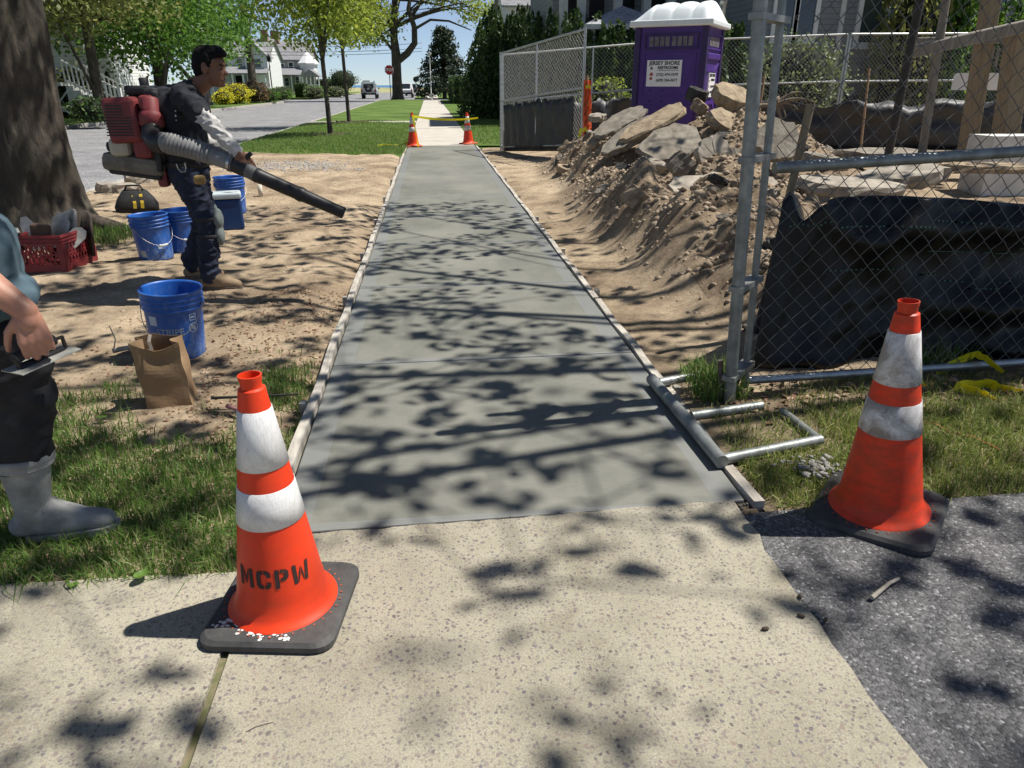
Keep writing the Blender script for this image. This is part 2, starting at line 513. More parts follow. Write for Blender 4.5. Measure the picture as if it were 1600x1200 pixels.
GRASS2 = leaf_mat('dry_mixed_grass_blade', [(.09, .15, .028), (.16, .235, .045), (.24, .28, .07), (.36, .33, .16)], .3, .6)
LITTER = leaf_mat('dead_leaf', [(.16, .09, .05), (.30, .19, .11), (.42, .32, .22), (.24, .12, .07)], .15, .7)

# ================================================================== GROUND
def grid_sheet(name, x0, x1, y0, y1, st, zf, mat, kind='structure', extra=None, ystep=None):
    nx, ny = max(2, int((x1 - x0) / st) + 1), max(2, int((y1 - y0) / (ystep or st)) + 1)
    X, Y = np.meshgrid(np.linspace(x0, x1, nx), np.linspace(y0, y1, ny))
    Z = zf(X, Y)
    V = np.stack([X, Y, Z], -1).reshape(-1, 3)
    i = np.arange(nx * ny).reshape(ny, nx)
    Fc = np.stack([i[:-1, :-1], i[:-1, 1:], i[1:, 1:], i[1:, :-1]], -1).reshape(-1, 4)
    o = np_mesh(name, V, Fc, mat, smooth=True)
    return tag(o, kind=kind)

def zl(x, y):
    """soil on the street side of the new walk"""
    x = np.asarray(x, float); y = np.asarray(y, float)
    rel = sstep(3.0, 4.6, y) * (1 - .6 * sstep(12, 16, y))
    edge = 1 - sstep(-1.0, -.64, x)
    z = -.015 + .008 * fbm(x * 5, y * 5, 3)
    z = z + rel * edge * (.055 * fbm(x * .9 + 3, y * 1.7, 4) + .022 * fbm(x * 4, y * 6, 3) + .02)
    z = z - .03 * sstep(-.85, -.64, x) * sstep(2.2, 3.0, y)
    return z
BUMPS = [(3.75, 9.3, .60, .95, 1.5), (3.0, 7.3, .46, .62, 1.2), (2.7, 5.7, .46, .5, 1.0), (2.75, 11.3, .42, .5, 1.5), (2.1, 8.2, .42, .32, 1.4), (2.0, 6.6, .36, .28, 1.0), (2.35, 10.3, .32, .36, 1.2), (2.2, 5.0, .32, .32, .9), (2.35, 12.4, .24, .35, .9), (2.4, 4.2, .26, .5, .6), (1.85, 5.2, .12, .25, .7),
         (3.7, 11.2, .25, .8, 1.3), (4.6, 8.9, .26, .7, 1.2), (2.7, 13.2, .14, .4, .9), (3.3, 5.0, .22, .7, .8)]
def site(x, y): return .33 * sstep(1.7, 4.6, x) * sstep(4.2, 9.5, y)
def mound(x, y):
    t = 0
    for cx, cy, h, sx, sy in BUMPS: t = t + h * np.exp(-((x - cx) / sx) ** 2 - ((y - cy) / sy) ** 2)
    return t
def zr(x, y):
    x = np.asarray(x, float); y = np.asarray(y, float)
    mo = mound(x, y)
    z = -.02 + site(x, y) + mo * (1 + .45 * fbm(x * 1.9, y * 1.9, 4))
    rough = .25 + np.clip(mo * 3, 0, 1)
    z = z + rough * (.05 * fbm(x * 3.2, y * 3.2, 4, .65) + .045 * np.abs(fbm(x * 7, y * 7, 3)))
    z = z - .02 * (1 - sstep(1.12, 1.4, x))
    return z

# far sheet to the horizon, then the sea
def far_z(X, Y): return np.full_like(X, -.35)
tag(MB().bbox((-4000, -200, -.6), (4000, 230, -.35)).build('ground', M('sandy_far_ground', (.30, .27, .18), (.16, .17, .08), .08, .95)), kind='structure')
m, nt, b = new_mat('sea_water'); b.inputs['Base Color'].default_value = (.05, .16, .30, 1); b.inputs['Roughness'].default_value = .35
bump(nt, noise(nt, coord(nt), .3, 5), .3, .3, b)
tag(MB().bbox((-12000, 230.0, -3), (12000, 14000, -1.2)).build('sea', m), kind='structure')
grid_sheet('dune', -260, 200, 168, 222, 4, lambda X, Y: -.4 + (1.1 + .7 * fbm(X * .06, Y * .1, 4)) * np.sin(np.clip((Y - 168) / 54, 0, 1) * pi), M('dune_grass', (.40, .37, .20), (.22, .24, .10), .6, .95, bmp=.5, bscale=4, bdist=.2))

# soil either side of the new walk
grid_sheet('soil', -4.76, -.63, 1.845, 17.2, .035, zl, DIRT)
grid_sheet('excavated_soil', 1.125, 7.2, 2.95, 18.0, .04, zr, DIRT)
sl = bpy.data.objects['excavated_soil']
# the heaped part of that soil carries the darker clumpy material
sl.data.materials.append(MOUND)
co_ = np.empty(len(sl.data.vertices) * 3, np.float32); sl.data.vertices.foreach_get('co', co_); co_ = co_.reshape(-1, 3)
lv = np.empty(len(sl.data.loops), np.int32); sl.data.loops.foreach_get('vertex_index', lv); lv = lv.reshape(-1, 4)
cen = co_[lv].mean(1)
mi = (mound(cen[:, 0], cen[:, 1]) + .10 * fbm(cen[:, 0] * 2.5, cen[:, 1] * 2.5, 3) > .15).astype(np.int32)
sl.data.polygons.foreach_set('material_index', mi)
grid_sheet('site_ground', 7.2, 40, 2.95, 40, .35, lambda X, Y: site(X, Y) - .02 + .03 * fbm(X, Y, 3), DIRT)
grid_sheet('yard_soil', 1.125, 7.2, 18.0, 40, .3, lambda X, Y: np.asarray(site(X, Y)) * (1 - .9 * sstep(17, 20, Y)) * 1.0 - .03, LAWN)

# exposed-aggregate pavement in the foreground
pav = thing('pavement', None, None); tag(pav, kind='structure')
def slab_poly(poly, z0, z1, name, mat, parent):
    return MB().prism(poly, 'z', z0, z1).build(name, mat, parent)
jag = []
for i in range(61):
    y = 2.055 - i * (2.055 + 3.0) / 60
    jag.append((1.03 - .02 * max(0, (1.9 - y)) * .5 + .022 * float(fbm(np.array(y * 3.0), np.array(.7), 4)) + .010 * random.uniform(-1, 1), y))
fe = []
for i in range(41):
    x = -.585 + i * (1.03 + .585) / 40
    fe.append((x, 2.045 + .035 * (x + .58) + .006 * random.uniform(-1, 1)))
slab_poly(fe + jag[1:] + [(-.585, -3.0)], -.12, 0, 'slab', AGG, pav)
le = []
for i in range(61):
    x = -5.5 + i * (5.5 - .613) / 60
    le.append((x, 1.865 - .02 * (x + .6) + .012 * float(fbm(np.array(x * 4), np.array(2.2), 3))))
slab_poly(le + [(-.607, 1.4), (-.60, -3.0), (-5.5, -3.0)], -.12, .001, 'slab', AGG, pav)
MB().bbox((-.61, -3, -.1), (-.584, 1.9, -.012)).build('joint_filler', M('mossy_joint', (.19, .16, .10), (.10, .115, .045), 30, .95, bmp=.8), pav)
# dark seam where the fresh slab meets the pavement
MB().bbox((-.62, 2.02, -.12), (1.1, 2.12, -.014)).build('joint_filler', SOILDARK, pav)
# driveway
dv = []
for i in range(81):
    x = 1.12 + i * (9 - 1.12) / 80
    dv.append((x, 2.03 + .012 * (x - 1.1) + .018 * float(fbm(np.array(x * 5), np.array(5.5), 4))))
tag(MB().prism([(.9, -3.2), (.9, 2.0)] + dv + [(9, -3.2)], 'z', -.14, -.007).build('driveway', ASPH), kind='structure')

# fresh sidewalk: separate slabs with tooled grooves
walk = thing('new_sidewalk', None, None); tag(walk, kind='structure')
ys = [2.075, 3.63, 5.2, 6.75, 8.3, 9.85, 11.4, 12.95, 14.5, 16.05, 17.3, 18.62]
for a, b_ in zip(ys[:-1], ys[1:]):
    sk = .035 if a < 8 else .02
    x0, x1 = -.572, 1.072
    bm = bmesh.new()
    ga, gb = (.009 if a in (8.3, 12.95) else .005), (.009 if b_ in (8.3, 12.95) else .005)
    P = [(x0, a + ga - sk / 2, 0), (x1, a + ga + sk / 2, 0), (x1, b_ - gb + sk / 2, 0), (x0, b_ - gb - sk / 2, 0)]
    me_ = MB().prism([(p[0], p[1]) for p in P], 'z', -.12, 0.0)
    o = me_.build('slab', NEWC, walk)
    bv = o.modifiers.new('edge', 'BEVEL'); bv.width = .006; bv.segments = 2; bv.limit_method = 'ANGLE'
MB().bbox((-.574, 2.0, -.14), (1.074, 18.64, -.022)).build('slab_bed', NEWC, walk)
# timber forms along both edges
frm = thing('concrete_form', 'long cement-dusted timber form boards staked along both edges of the fresh sidewalk', 'form boards')
def board(x, y0, y1, top, w=.040, sw=.006):
    n = 14; mb = MB(); vs_ = []
    for i in range(n + 1):
        y = y0 + (y1 - y0) * i / n; dx = sw * sin(i * 1.3 + y0); dz = .003 * sin(i * 2.1 + x)
        vs_ += [(x - w / 2 + dx, y, -.12), (x + w / 2 + dx, y, -.12), (x + w / 2 + dx, y, top + dz), (x - w / 2 + dx, y, top + dz)]
    fs = [(0, 1, 2, 3), tuple(n * 4 + k for k in (3, 2, 1, 0))]
    for i in range(n):
        for k in range(4): fs.append((i * 4 + k, i * 4 + (k + 1) % 4, i * 4 + 4 + (k + 1) % 4, i * 4 + 4 + k))
    return mb.add(vs_, fs).build('board', DUSTWOOD, frm)
for y0, y1 in ((2.16, 5.9), (5.91, 10.2), (10.22, 14.4), (14.42, 18.6)): board(-.604, y0, y1, .016)
for y0, y1 in ((2.06, 4.7), (4.71, 9.0), (9.02, 13.4), (13.41, 18.6)): board(1.1045, y0, y1, .012)
for i, y in enumerate((3.1, 4.9, 6.3, 8.0, 9.7, 11.6, 13.5, 15.4, 17.2)):
    for x in (-.645, 1.148): MB().box((x, y, -.03), (.03, .04, .1), Matrix.Rotation(.2 * sin(i * 3), 3, 'Z')).build('stake', DUSTWOOD, frm)

# the old sidewalk beyond
ow = thing('old_sidewalk', None, None); tag(ow, kind='structure')
y = 18.66
while y < 77.4:
    y1 = min(y + 1.52, 77.5)
    o = MB().bbox((-.56, y + .008, -.12), (1.08, y1 - .008, -.002 + .004 * random.uniform(-1, 1))).build('slab', OLDC, ow)
    y = y1
MB().bbox((-.55, 18.7, -.13), (1.07, 77.5, -.03)).build('slab_bed', SOILDARK, ow)
MB().bbox((-.56, 90, -.12), (1.08, 150, 0)).build('slab', OLDC, ow)
# small walk from the kerb across the verge
cw = thing('carriage_walk', None, None); tag(cw, kind='structure')
for i in range(4): MB().bbox((-4.7 + i * 1.035 + .006, 29.9, -.1), (-4.7 + (i + 1) * 1.035 - .006, 31.1, .034)).build('slab', OLDC, cw)

# street, cross street, kerbs
tag(MB().bbox((-13.4, -20, -.3), (-4.95, 88.5, -.13)).bbox((-13.4, 88.5, -.3), (-1.7, 230, -.13)).build('street', STREET), kind='structure')
tag(MB().bbox((-140, 78, -.3), (-13.4, 88.5, -.134)).bbox((-4.95, 78, -.3), (60, 88.5, -.134)).build('cross_street', STREET), kind='structure')
kb = thing('kerb', None, None); tag(kb, kind='structure')
y = -4.0
while y < 73:
    MB().cbox((-4.85, y + 1.49, -.09), (.15, 2.97, .2 + .01 * random.uniform(-1, 1)), .02, Matrix.Rotation(random.uniform(-.004, .004), 3, 'Z')).build('kerb_stone', KERBC, kb)
    y += 3.0
fk = thing('far_kerb', None, None); tag(fk, kind='structure')
y = 2.0
while y < 70:
    MB().cbox((-13.45, y + 2.48, -.09), (.15, 4.96, .19), .02).build('kerb_stone', KERBC, fk)
    y += 5.0
# corner return of the far kerb
pts = [(-13.45 - 6 * (1 - cos(a)), 72 + 6 * sin(a), -.09) for a in np.linspace(0, pi / 2, 12)]
for p, q in zip(pts[:-1], pts[1:]):
    d = Vector(q) - Vector(p); MB().box((Vector(p) + Vector(q)) / 2, (d.length, .15, .19), Matrix.Rotation(math.atan2(d.y, d.x), 3, 'Z')).build('kerb_stone', KERBC, fk)
pts = [(-4.85 + 3 * (1 - cos(a)), 74 + 3 * sin(a), -.09) for a in np.linspace(0, pi / 2, 9)]
for p, q in zip(pts[:-1], pts[1:]):
    d = Vector(q) - Vector(p); MB().box((Vector(p) + Vector(q)) / 2, (d.length, .15, .19), Matrix.Rotation(math.atan2(d.y, d.x), 3, 'Z')).build('kerb_stone', KERBC, kb)

# lawns
def lawn_z(X, Y): return .012 + .05 * np.sin(np.clip((X + 4.76) / 4.2, 0, 1) * pi) + .012 * fbm(X * 2, Y * 2, 3)
def verge_z(X, Y):
    e = sstep(15.5, 16.4, Y + .55 * fbm(X * 1.3, Y * .1 + 4, 3) + .32 * (X + .6))
    return lawn_z(X, Y) * e - .12 * (1 - e)
grid_sheet('lawn', -4.77, -.57, 14.2, 29.9, .07, verge_z, LAWN)
grid_sheet('lawn', -4.77, -.57, 31.1, 77.0, .3, lawn_z, LAWN)
grid_sheet('lawn', 1.085, 7.2, 18.3, 77.0, .3, lambda X, Y: .01 + .01 * fbm(X, Y, 3) + 0 * X, LAWN)
grid_sheet('lawn', -40, -13.5, 5, 72, .7, lambda X, Y: .012 + .25 * sstep(-17, -24, X) + .02 * fbm(X, Y, 3), LAWN)
grid_sheet('lawn', -120, -13.5, 88.5, 168, 2.0, lambda X, Y: .02 + .03 * fbm(X * .4, Y * .4, 3), LAWN)
grid_sheet('lawn', -1.7, -.57, 88.5, 168, .5, lambda X, Y: .02 + 0 * X, LAWN)
grid_sheet('lawn', 1.09, 60, 88.5, 168, 2.0, lambda X, Y: .02 + 0 * X, LAWN)

# ------------------------------------------------------------------ grass blades
def blades(name, label, P, h, w, mat, lean=.5, hvar=.5):
    n = len(P)
    ang = rng.uniform(0, 2 * pi, n); H = h * (1 - hvar + 2 * hvar * rng.random(n)); W = w * rng.uniform(.6, 1.4, n)
    la = rng.uniform(0, 2 * pi, n); ln = np.abs(rng.normal(0, lean, n)) * H
    side = np.stack([np.cos(ang), np.sin(ang), np.zeros(n)], -1) * W[:, None] / 2
    ld = np.stack([np.cos(la), np.sin(la), np.zeros(n)], -1)
    up = np.array([0, 0, 1.0])
    b0, b1 = P - side, P + side
    mid = P + up * (H * .55)[:, None] + ld * (ln * .3)[:, None]
    tip = P + up * (H * np.clip(1 - .25 * (ln / H) ** 2, .3, 1))[:, None] + ld * ln[:, None]
    V = np.stack([b0, b1, mid - side * .8, mid + side * .8, tip], 1).reshape(-1, 3)
    i = np.arange(n) * 5
    Fc = np.stack([np.stack([i, i + 1, i + 3], -1), np.stack([i, i + 3, i + 2], -1), np.stack([i + 2, i + 3, i + 4], -1)], 1).reshape(-1, 3)
    o = np_mesh(name, V, Fc, mat)
    return tag(o, label, 'grass', kind='stuff')
def scatter(x0, x1, y0, y1, n, dens, zf):
    X, Y = rng.uniform(x0, x1, n), rng.uniform(y0, y1, n)
    k = rng.random(n) < dens(X, Y); X, Y = X[k], Y[k]
    return np.stack([X, Y, zf(X, Y) - .004], -1)
def dens_fl(x, y):
    n = fbm(x * 2.3, y * 2.3, 4)
    d = 1 - sstep(2.55, 3.25, y + .55 * n + .12 * (x + 1))
    patch = np.exp(-((x + .83) / .16) ** 2 - ((y - 3.3) / .35) ** 2) * 1.1 + np.exp(-((x + 1.75) / .22) ** 2 - ((y - 3.3) / .22) ** 2) * .9 + .7 * np.exp(-((x + 3.2) / .25) ** 2 - ((y - 7.3) / .35) ** 2)
    bald = .55 * np.exp(-((x + 1.02) / .22) ** 2 - ((y - 2.9) / .22) ** 2)
    d = np.maximum(d, patch) - bald - .6 * sstep(.15, .5, -n) * (y > 2.2)
    return np.clip(d, 0, 1) * (x < -.64)
blades('grass', 'green grass with dappled shade beside the left cone and grey boot', scatter(-2.6, -.64, 1.86, 3.9, 52000, dens_fl, zl), .05, .0045, GRASS, .8)
blades('grass', 'tufts of grass at the foot of the big tree trunk', scatter(-3.7, -2.9, 6.9, 8.1, 6000, dens_fl, zl), .09, .007, GRASS, .6)
def zfr(x, y): return -.012 + .03 * sstep(2.1, 2.6, y) + .008 * fbm(x * 4, y * 4, 3)
grid_sheet('verge_soil', 1.125, 9, 2.02, 2.97, .04, lambda X, Y: zfr(X, Y) - .004, M('litter_soil', (.22, .17, .11), (.10, .08, .045), 14, .95, bmp=.8, bscale=40, bdist=.01))
def dens_fr(x, y):
    n = fbm(x * 2.6 + 9, y * 2.6, 4)
    d = .9 - .75 * sstep(2.55, 2.9, y + .2 * n) + .25 * n
    d = d * (1 - .75 * (x < 1.62) * sstep(2.25, 2.5, y - .1 * n)) * sstep(1.13, 1.2, x + .05 * n)
    return np.clip(d, 0, 1)
blades('grass', 'sunlit yellowish grass strip between the driveway and the near fence', scatter(1.14, 4.6, 2.04, 3.1, 60000, dens_fr, zfr), .045, .004, GRASS2, .8)
blades('grass', 'long grass clump behind the fence foot', np.vstack([scatter(1.2, 1.42, 2.9, 3.2, 900, lambda x, y: .8 + 0 * x, zfr), scatter(2.45, 2.75, 3.12, 3.3, 260, lambda x, y: .8 + 0 * x, zfr)]), .12, .005, GRASS, .7)
def verge_d(x, y): return (1 - .75 * sstep(17, 26, y)) * (verge_z(x, y) > -.005)
blades('grass', 'mown grass blades on the verge by the two young street trees', scatter(-4.75, -.6, 14.8, 29.8, 120000, verge_d, verge_z), .055, .009, GRASS, .7)
blades('grass', 'mown grass blades between the far sidewalk and the hedge', scatter(1.1, 4.5, 18.8, 32, 30000, lambda x, y: .6 + 0 * x, lambda x, y: 0 * x + .01), .055, .011, GRASS, .7)

# loose clods on the mound and the soil
def lumps(name, label, cat, P, r, mat, flat=.75):
    ico = bmesh.new(); bmesh.ops.create_icosphere(ico, subdivisions=1, radius=1); ico.verts.index_update()
    bv = np.array([v.co[:] for v in ico.verts]); bf = np.array([[v.index for v in f.verts] for f in ico.faces]); ico.free()
    n = len(P); S = r * np.exp(np.clip(rng.normal(0, .5, n), -1.2, .9))
    jit = 1 + .35 * rng.uniform(-1, 1, (n, len(bv), 1))
    V = bv[None] * jit * S[:, None, None] * np.array([1, 1, flat]) * rng.uniform(.7, 1.3, (n, 1, 3)) + P[:, None]
    Fc = bf[None] + (np.arange(n) * len(bv))[:, None, None]
    return tag(np_mesh(name, V.reshape(-1, 3), Fc.reshape(-1, 3), mat), label, cat, kind='stuff')
CLOD = M('soil_clod', (.46, .37, .27), (.22, .165, .115), 9, .95, bmp=.8, bscale=50, bdist=.01)
lumps('soil_clods', 'loose clods of soil scattered over the excavated mound', 'soil', scatter(1.3, 5.5, 3.1, 14.5, 34000, lambda x, y: np.clip(mound(x, y) * 1.3, .012, .6), zr), .017, CLOD)
lumps('soil_crumbs', 'crumbs of soil and gravel on the worn ground left of the walk', 'soil', scatter(-4.6, -.66, 3.0, 16.5, 11000, lambda x, y: np.clip(.35 + .5 * fbm(x * 1.1, y * 1.1, 3) + .3 * (x > -1.3), .04, 1), zl), .0085, CLOD)
# old mortar dust patch by the lawn edge
gp = G(495, 262)
lumps('gravel_patch', 'patch of grey gravel on the soil near the lawn edge', 'gravel', scatter(-3.9, -1.2, 12.6, 15.4, 6000, lambda x, y: np.clip(1.3 * np.exp(-((x + 2.5) / .9) ** 2 - ((y - 14.0 + .3 * (x + 2.5)) / .8) ** 2), 0, 1), zl), .013, M('grey_gravel', (.36, .34, .31), (.22, .205, .19), 20, .9))
# pebbles at the fresh edge seam
lumps('seam_crumbs', 'dark crumbs of mortar along the seam of the fresh slab', 'debris', scatter(-.55, 1.08, 2.03, 2.09, 420, lambda x, y: .9 + 0 * x, lambda x, y: 0 * x - .004), .0035, M('dark_mortar_crumb', (.12, .115, .10), (.05, .05, .045), 30, .95))
def leaf_litter(name, label, P, s, mat):
    n = len(P); a = rng.uniform(0, 2 * pi, n); S = s * rng.uniform(.5, 1.5, n)
    u = np.stack([np.cos(a), np.sin(a), rng.normal(0, .25, n)], -1) * S[:, None]
    w = np.stack([-np.sin(a), np.cos(a), rng.normal(0, .3, n)], -1) * S[:, None] * .55
    V = np.stack([P - u, P - w + [0, 0, .004], P + u, P + w + [0, 0, .004]], 1).reshape(-1, 3)
    V[:, 2] += .008
    return tag(np_mesh(name, V, np.arange(4 * n).reshape(-1, 4), mat), label, 'leaves', kind='stuff')
leaf_litter('leaf_litter', 'dry brown leaves collected under the near fence rail', scatter(1.3, 4.5, 2.6, 3.15, 900, lambda x, y: np.clip(.2 + .8 * sstep(2.7, 2.95, y), 0, 1), zfr), .022, LITTER)
leaf_litter('leaf_litter', 'dead leaves and chips on the bare soil near the paper bag', scatter(-2.0, -.66, 2.4, 5.2, 3600, lambda x, y: .25 + .6 * (x > -1.25), zl), .011, LITTER)

# ================================================================== VEGETATION
def leaf_mesh(name, P, size, mat, parent, aspect=.6, vert=0.0, flatn=0.0):
    n = len(P)
    d = rng.normal(0, 1, (n, 3)); d[:, 2] = d[:, 2] * (1 - vert) + vert * 2.2
    d /= np.linalg.norm(d, axis=1, keepdims=True)
    e = rng.normal(0, 1, (n, 3)); e[:, 2] *= (1 - flatn); e -= d * (e * d).sum(1, keepdims=True); e /= np.linalg.norm(e, axis=1, keepdims=True) + 1e-9
    S = size * rng.uniform(.6, 1.35, n)
    u, w = d * S[:, None] / 2, e * S[:, None] * aspect / 2
    V = np.stack([P - u, P - w - u * .1, P + u, P + w - u * .1], 1).reshape(-1, 3)
    return np_mesh(name, V, np.arange(4 * n).reshape(-1, 4), mat, parent)
def bez(a, b, c, n):
    return [a * (1 - t) ** 2 + b * 2 * t * (1 - t) + c * t * t for t in [i / n for i in range(n + 1)]]
def tree(name, label, pos, trunk, blobs, leaf, per, lmat, bark=None, group=None, limbs=14, sig=.35, twr=.012, cat='tree', fork=.55, flatn=0.0):
    """trunk: list of (x,y,z,r) relative; blobs: (cx,cy,cz,rx,ry,rz,nclumps)"""
    t = thing(name, label, cat, pos, group=group)
    mb = MB()
    # resample trunk with a little irregularity
    path = [Vector(p[:3]) for p in trunk]; rad = [p[3] for p in trunk]
    mb.tube(path, rad, 10)
    cls = []
    for cx, cy, cz, rx, ry, rz, nc in blobs:
        d = rng.normal(0, 1, (nc, 3)); d /= np.linalg.norm(d, axis=1, keepdims=True)
        r = rng.random(nc) ** .45
        cls.append(np.array([cx, cy, cz]) + d * r[:, None] * np.array([rx, ry, rz]))
    cl = np.vstack(cls)
    L = len(path)
    for k in rng.choice(len(cl), min(limbs, len(cl)), replace=False):
        e = Vector(cl[k]); i = min(L - 1, int(L * fork + random.random() * (L * (1 - fork)))); s = path[i]
        r0 = rad[i] * random.uniform(.3, .55)
        md = s.lerp(e, .5) + Vector((0, 0, (e - s).length * random.uniform(-.05, .22)))
        pts = bez(s, md, e, 7)
        mb.tube(pts, [max(twr, r0 * (1 - .85 * j / 7)) for j in range(8)], 5, cap=False)
        for q in range(3):
            e2 = Vector(cl[random.randrange(len(cl))]); st = pts[random.randint(3, 6)]
            if (e2 - st).length < (e - s).length * .9:
                mb.tube(bez(st, st.lerp(e2, .5) + Vector((0, 0, .1)), e2, 4), [max(twr * .7, r0 * .3 * (1 - .2 * j)) for j in range(5)], 4, cap=False)
    mb.build('trunk', bark or BARK, t)
    n = len(cl) * per
    P = np.repeat(cl, per, 0) + rng.normal(0, sig, (n, 3)) * np.array([1, 1, .55])
    leaf_mesh('crown', P, leaf, lmat, t, flatn=flatn)
    return t
LEAF_YG = leaf_mat('spring_yellow_green_leaf', [(.13, .19, .03), (.21, .28, .04), (.30, .36, .06), (.16, .23, .035)], .5)
LEAF_G = leaf_mat('fresh_green_leaf', [(.045, .115, .018), (.08, .18, .026), (.12, .24, .035), (.055, .13, .02)], .45)
LEAF_OL = leaf_mat('olive_spring_leaf', [(.11, .135, .035), (.18, .205, .055), (.24, .26, .08), (.13, .16, .045)], .45)
LEAF_D = leaf_mat('dark_evergreen_leaf', [(.018, .04, .013), (.032, .07, .018), (.055, .11, .026), (.10, .155, .04)], .2)
LEAF_P = leaf_mat('pine_needle', [(.02, .035, .02), (.035, .055, .028), (.05, .075, .035)], .1)
LEAF_V = leaf_mat('variegated_leaf', [(.05, .08, .02), (.10, .15, .035), (.28, .32, .17), (.16, .22, .06)], .25)
LEAF_Y = leaf_mat('yellow_flower', [(.55, .50, .03), (.70, .62, .04), (.35, .40, .04)], .3)
LEAF_R = leaf_mat('reddish_leaf', [(.12, .05, .03), (.17, .10, .045), (.10, .09, .03)], .2)
LEAF_S = leaf_mat('shade_tree_leaf', [(.04, .10, .015), (.07, .15, .025), (.10, .19, .03)], .12)

# big tree trunk on the left, its crown above the frame
def big_trunk():
    t = thing('street_tree', 'massive rough-barked tree trunk at the left edge behind the red crate', 'tree', (-4.05, 7.95, -.06))
    n, rings = 96, 110; V = []; Fs = []
    for i in range(rings):
        z = 6.2 * (i / (rings - 1)) ** 1.5
        fl = math.exp(-z / .26)
        for k in range(n):
            a = 2 * pi * k / n
            lob = .30 * max(0, cos(a - .05)) ** 6 + .22 * max(0, cos(a - 2.2)) ** 6 + .25 * max(0, cos(a + 2.0)) ** 6 + .22 * max(0, cos(a + .9)) ** 8 + .18 * max(0, cos(a - 1.2)) ** 8
            r = .37 - .012 * z + fl * (.06 + .85 * lob) + .02 * mnoise.fractal(Vector((cos(a) * 2, sin(a) * 2, z * 1.2)), 1, 2, 4) + .030 * (.5 - abs(mnoise.noise(Vector((cos(a) * 6, sin(a) * 6, z * 1.5))))) + .016 * (.4 - abs(mnoise.noise(Vector((cos(a) * 13, sin(a) * 13, z * 4))))) + .05 * math.exp(-((z - .75) / .22) ** 2) * max(0, cos(a + .75)) ** 4
            V.append((r * cos(a) + .065 * z - .003 * z * z - .03, r * sin(a) - .02 * z, z))
    for i in range(rings - 1):
        for k in range(n): a, b2 = i * n + k, i * n + (k + 1) % n; Fs.append((a, b2, b2 + n, a + n))
    mb = MB().add(V, Fs, 0, True)
    top = Vector((.12, -.12, 6.1))
    ends = []
    for k in range(9):
        a = 2 * pi * k / 9 + random.uniform(-.3, .3); L = random.uniform(2.8, 4.6)
        e = top + Vector((cos(a) * L, sin(a) * L, random.uniform(1.2, 3.6)))
        mb.tube(bez(top - Vector((0, 0, .4)), top + Vector((cos(a) * L * .35, sin(a) * L * .35, 1.6)), e, 7), [.2 * (1 - .11 * j) for j in range(8)], 6, cap=False)
        ends.append(e)
    mb.build('trunk', BARK, t)
    cl = np.vstack([np.array(e) + rng.normal(0, 1, (60, 3)) * [1.1, 1.1, .6] for e in ends])
    P = np.repeat(cl, 9, 0) + rng.normal(0, .2, (len(cl) * 9, 3)) * [1, 1, .5]
    leaf_mesh('crown', P, .17, LEAF_S, t, .75)
    # surface root running right
    rt = [Vector((.42, -.1, .16)), Vector((.72, -.16, .10)), Vector((1.0, -.3, .05)), Vector((1.3, -.42, -.02))]
    MB().tube(rt, [.10, .075, .06, .035], 8).build('root', BARK, t)
big_trunk()

# shade tree to the right, outside the picture; its boughs reach over the walk
def shade_density(x, y):
    """share of shade wanted on the ground, read from the photograph"""
    n = 1.55 * float(fbm(np.array(x * .95 + 3), np.array(y * 1.55 + 8), 3)) + .5 * float(fbm(np.array(x * .3 + 13), np.array(y * .4 + 2), 2))
    if y < 1.95:
        d = .17 if x > -.6 else (.8 if y < 1.45 else .2)
        if x > 1.05: d = .26
        n = 1.9 * float(fbm(np.array(x * 1.5 + 31), np.array(y * 1.5 + 8), 2))
    elif x > 1.12:
        d = .12 if y < 3.2 else (.46 if x < 2.1 else .12)
    elif x < -.6: d = .92 if y > 3.2 else .72; n *= .6
    else: d = .70 if y > 2.4 else .5
    if y > 8.2: d *= max(0, 1 - (y - 8.2) / 1.3)
    if -2.75 < x < -1.45 and 4.85 < y < 5.95: d = .9; n = 0
    if -5.7 < x < -4.0 and 6.8 < y < 8.6: d = .95; n = 0
    if -3.9 < x < -2.6 and 5.6 < y < 7.0: d = max(d, .7)
    return max(0, min(.97, d * (1 + 1.25 * n)))
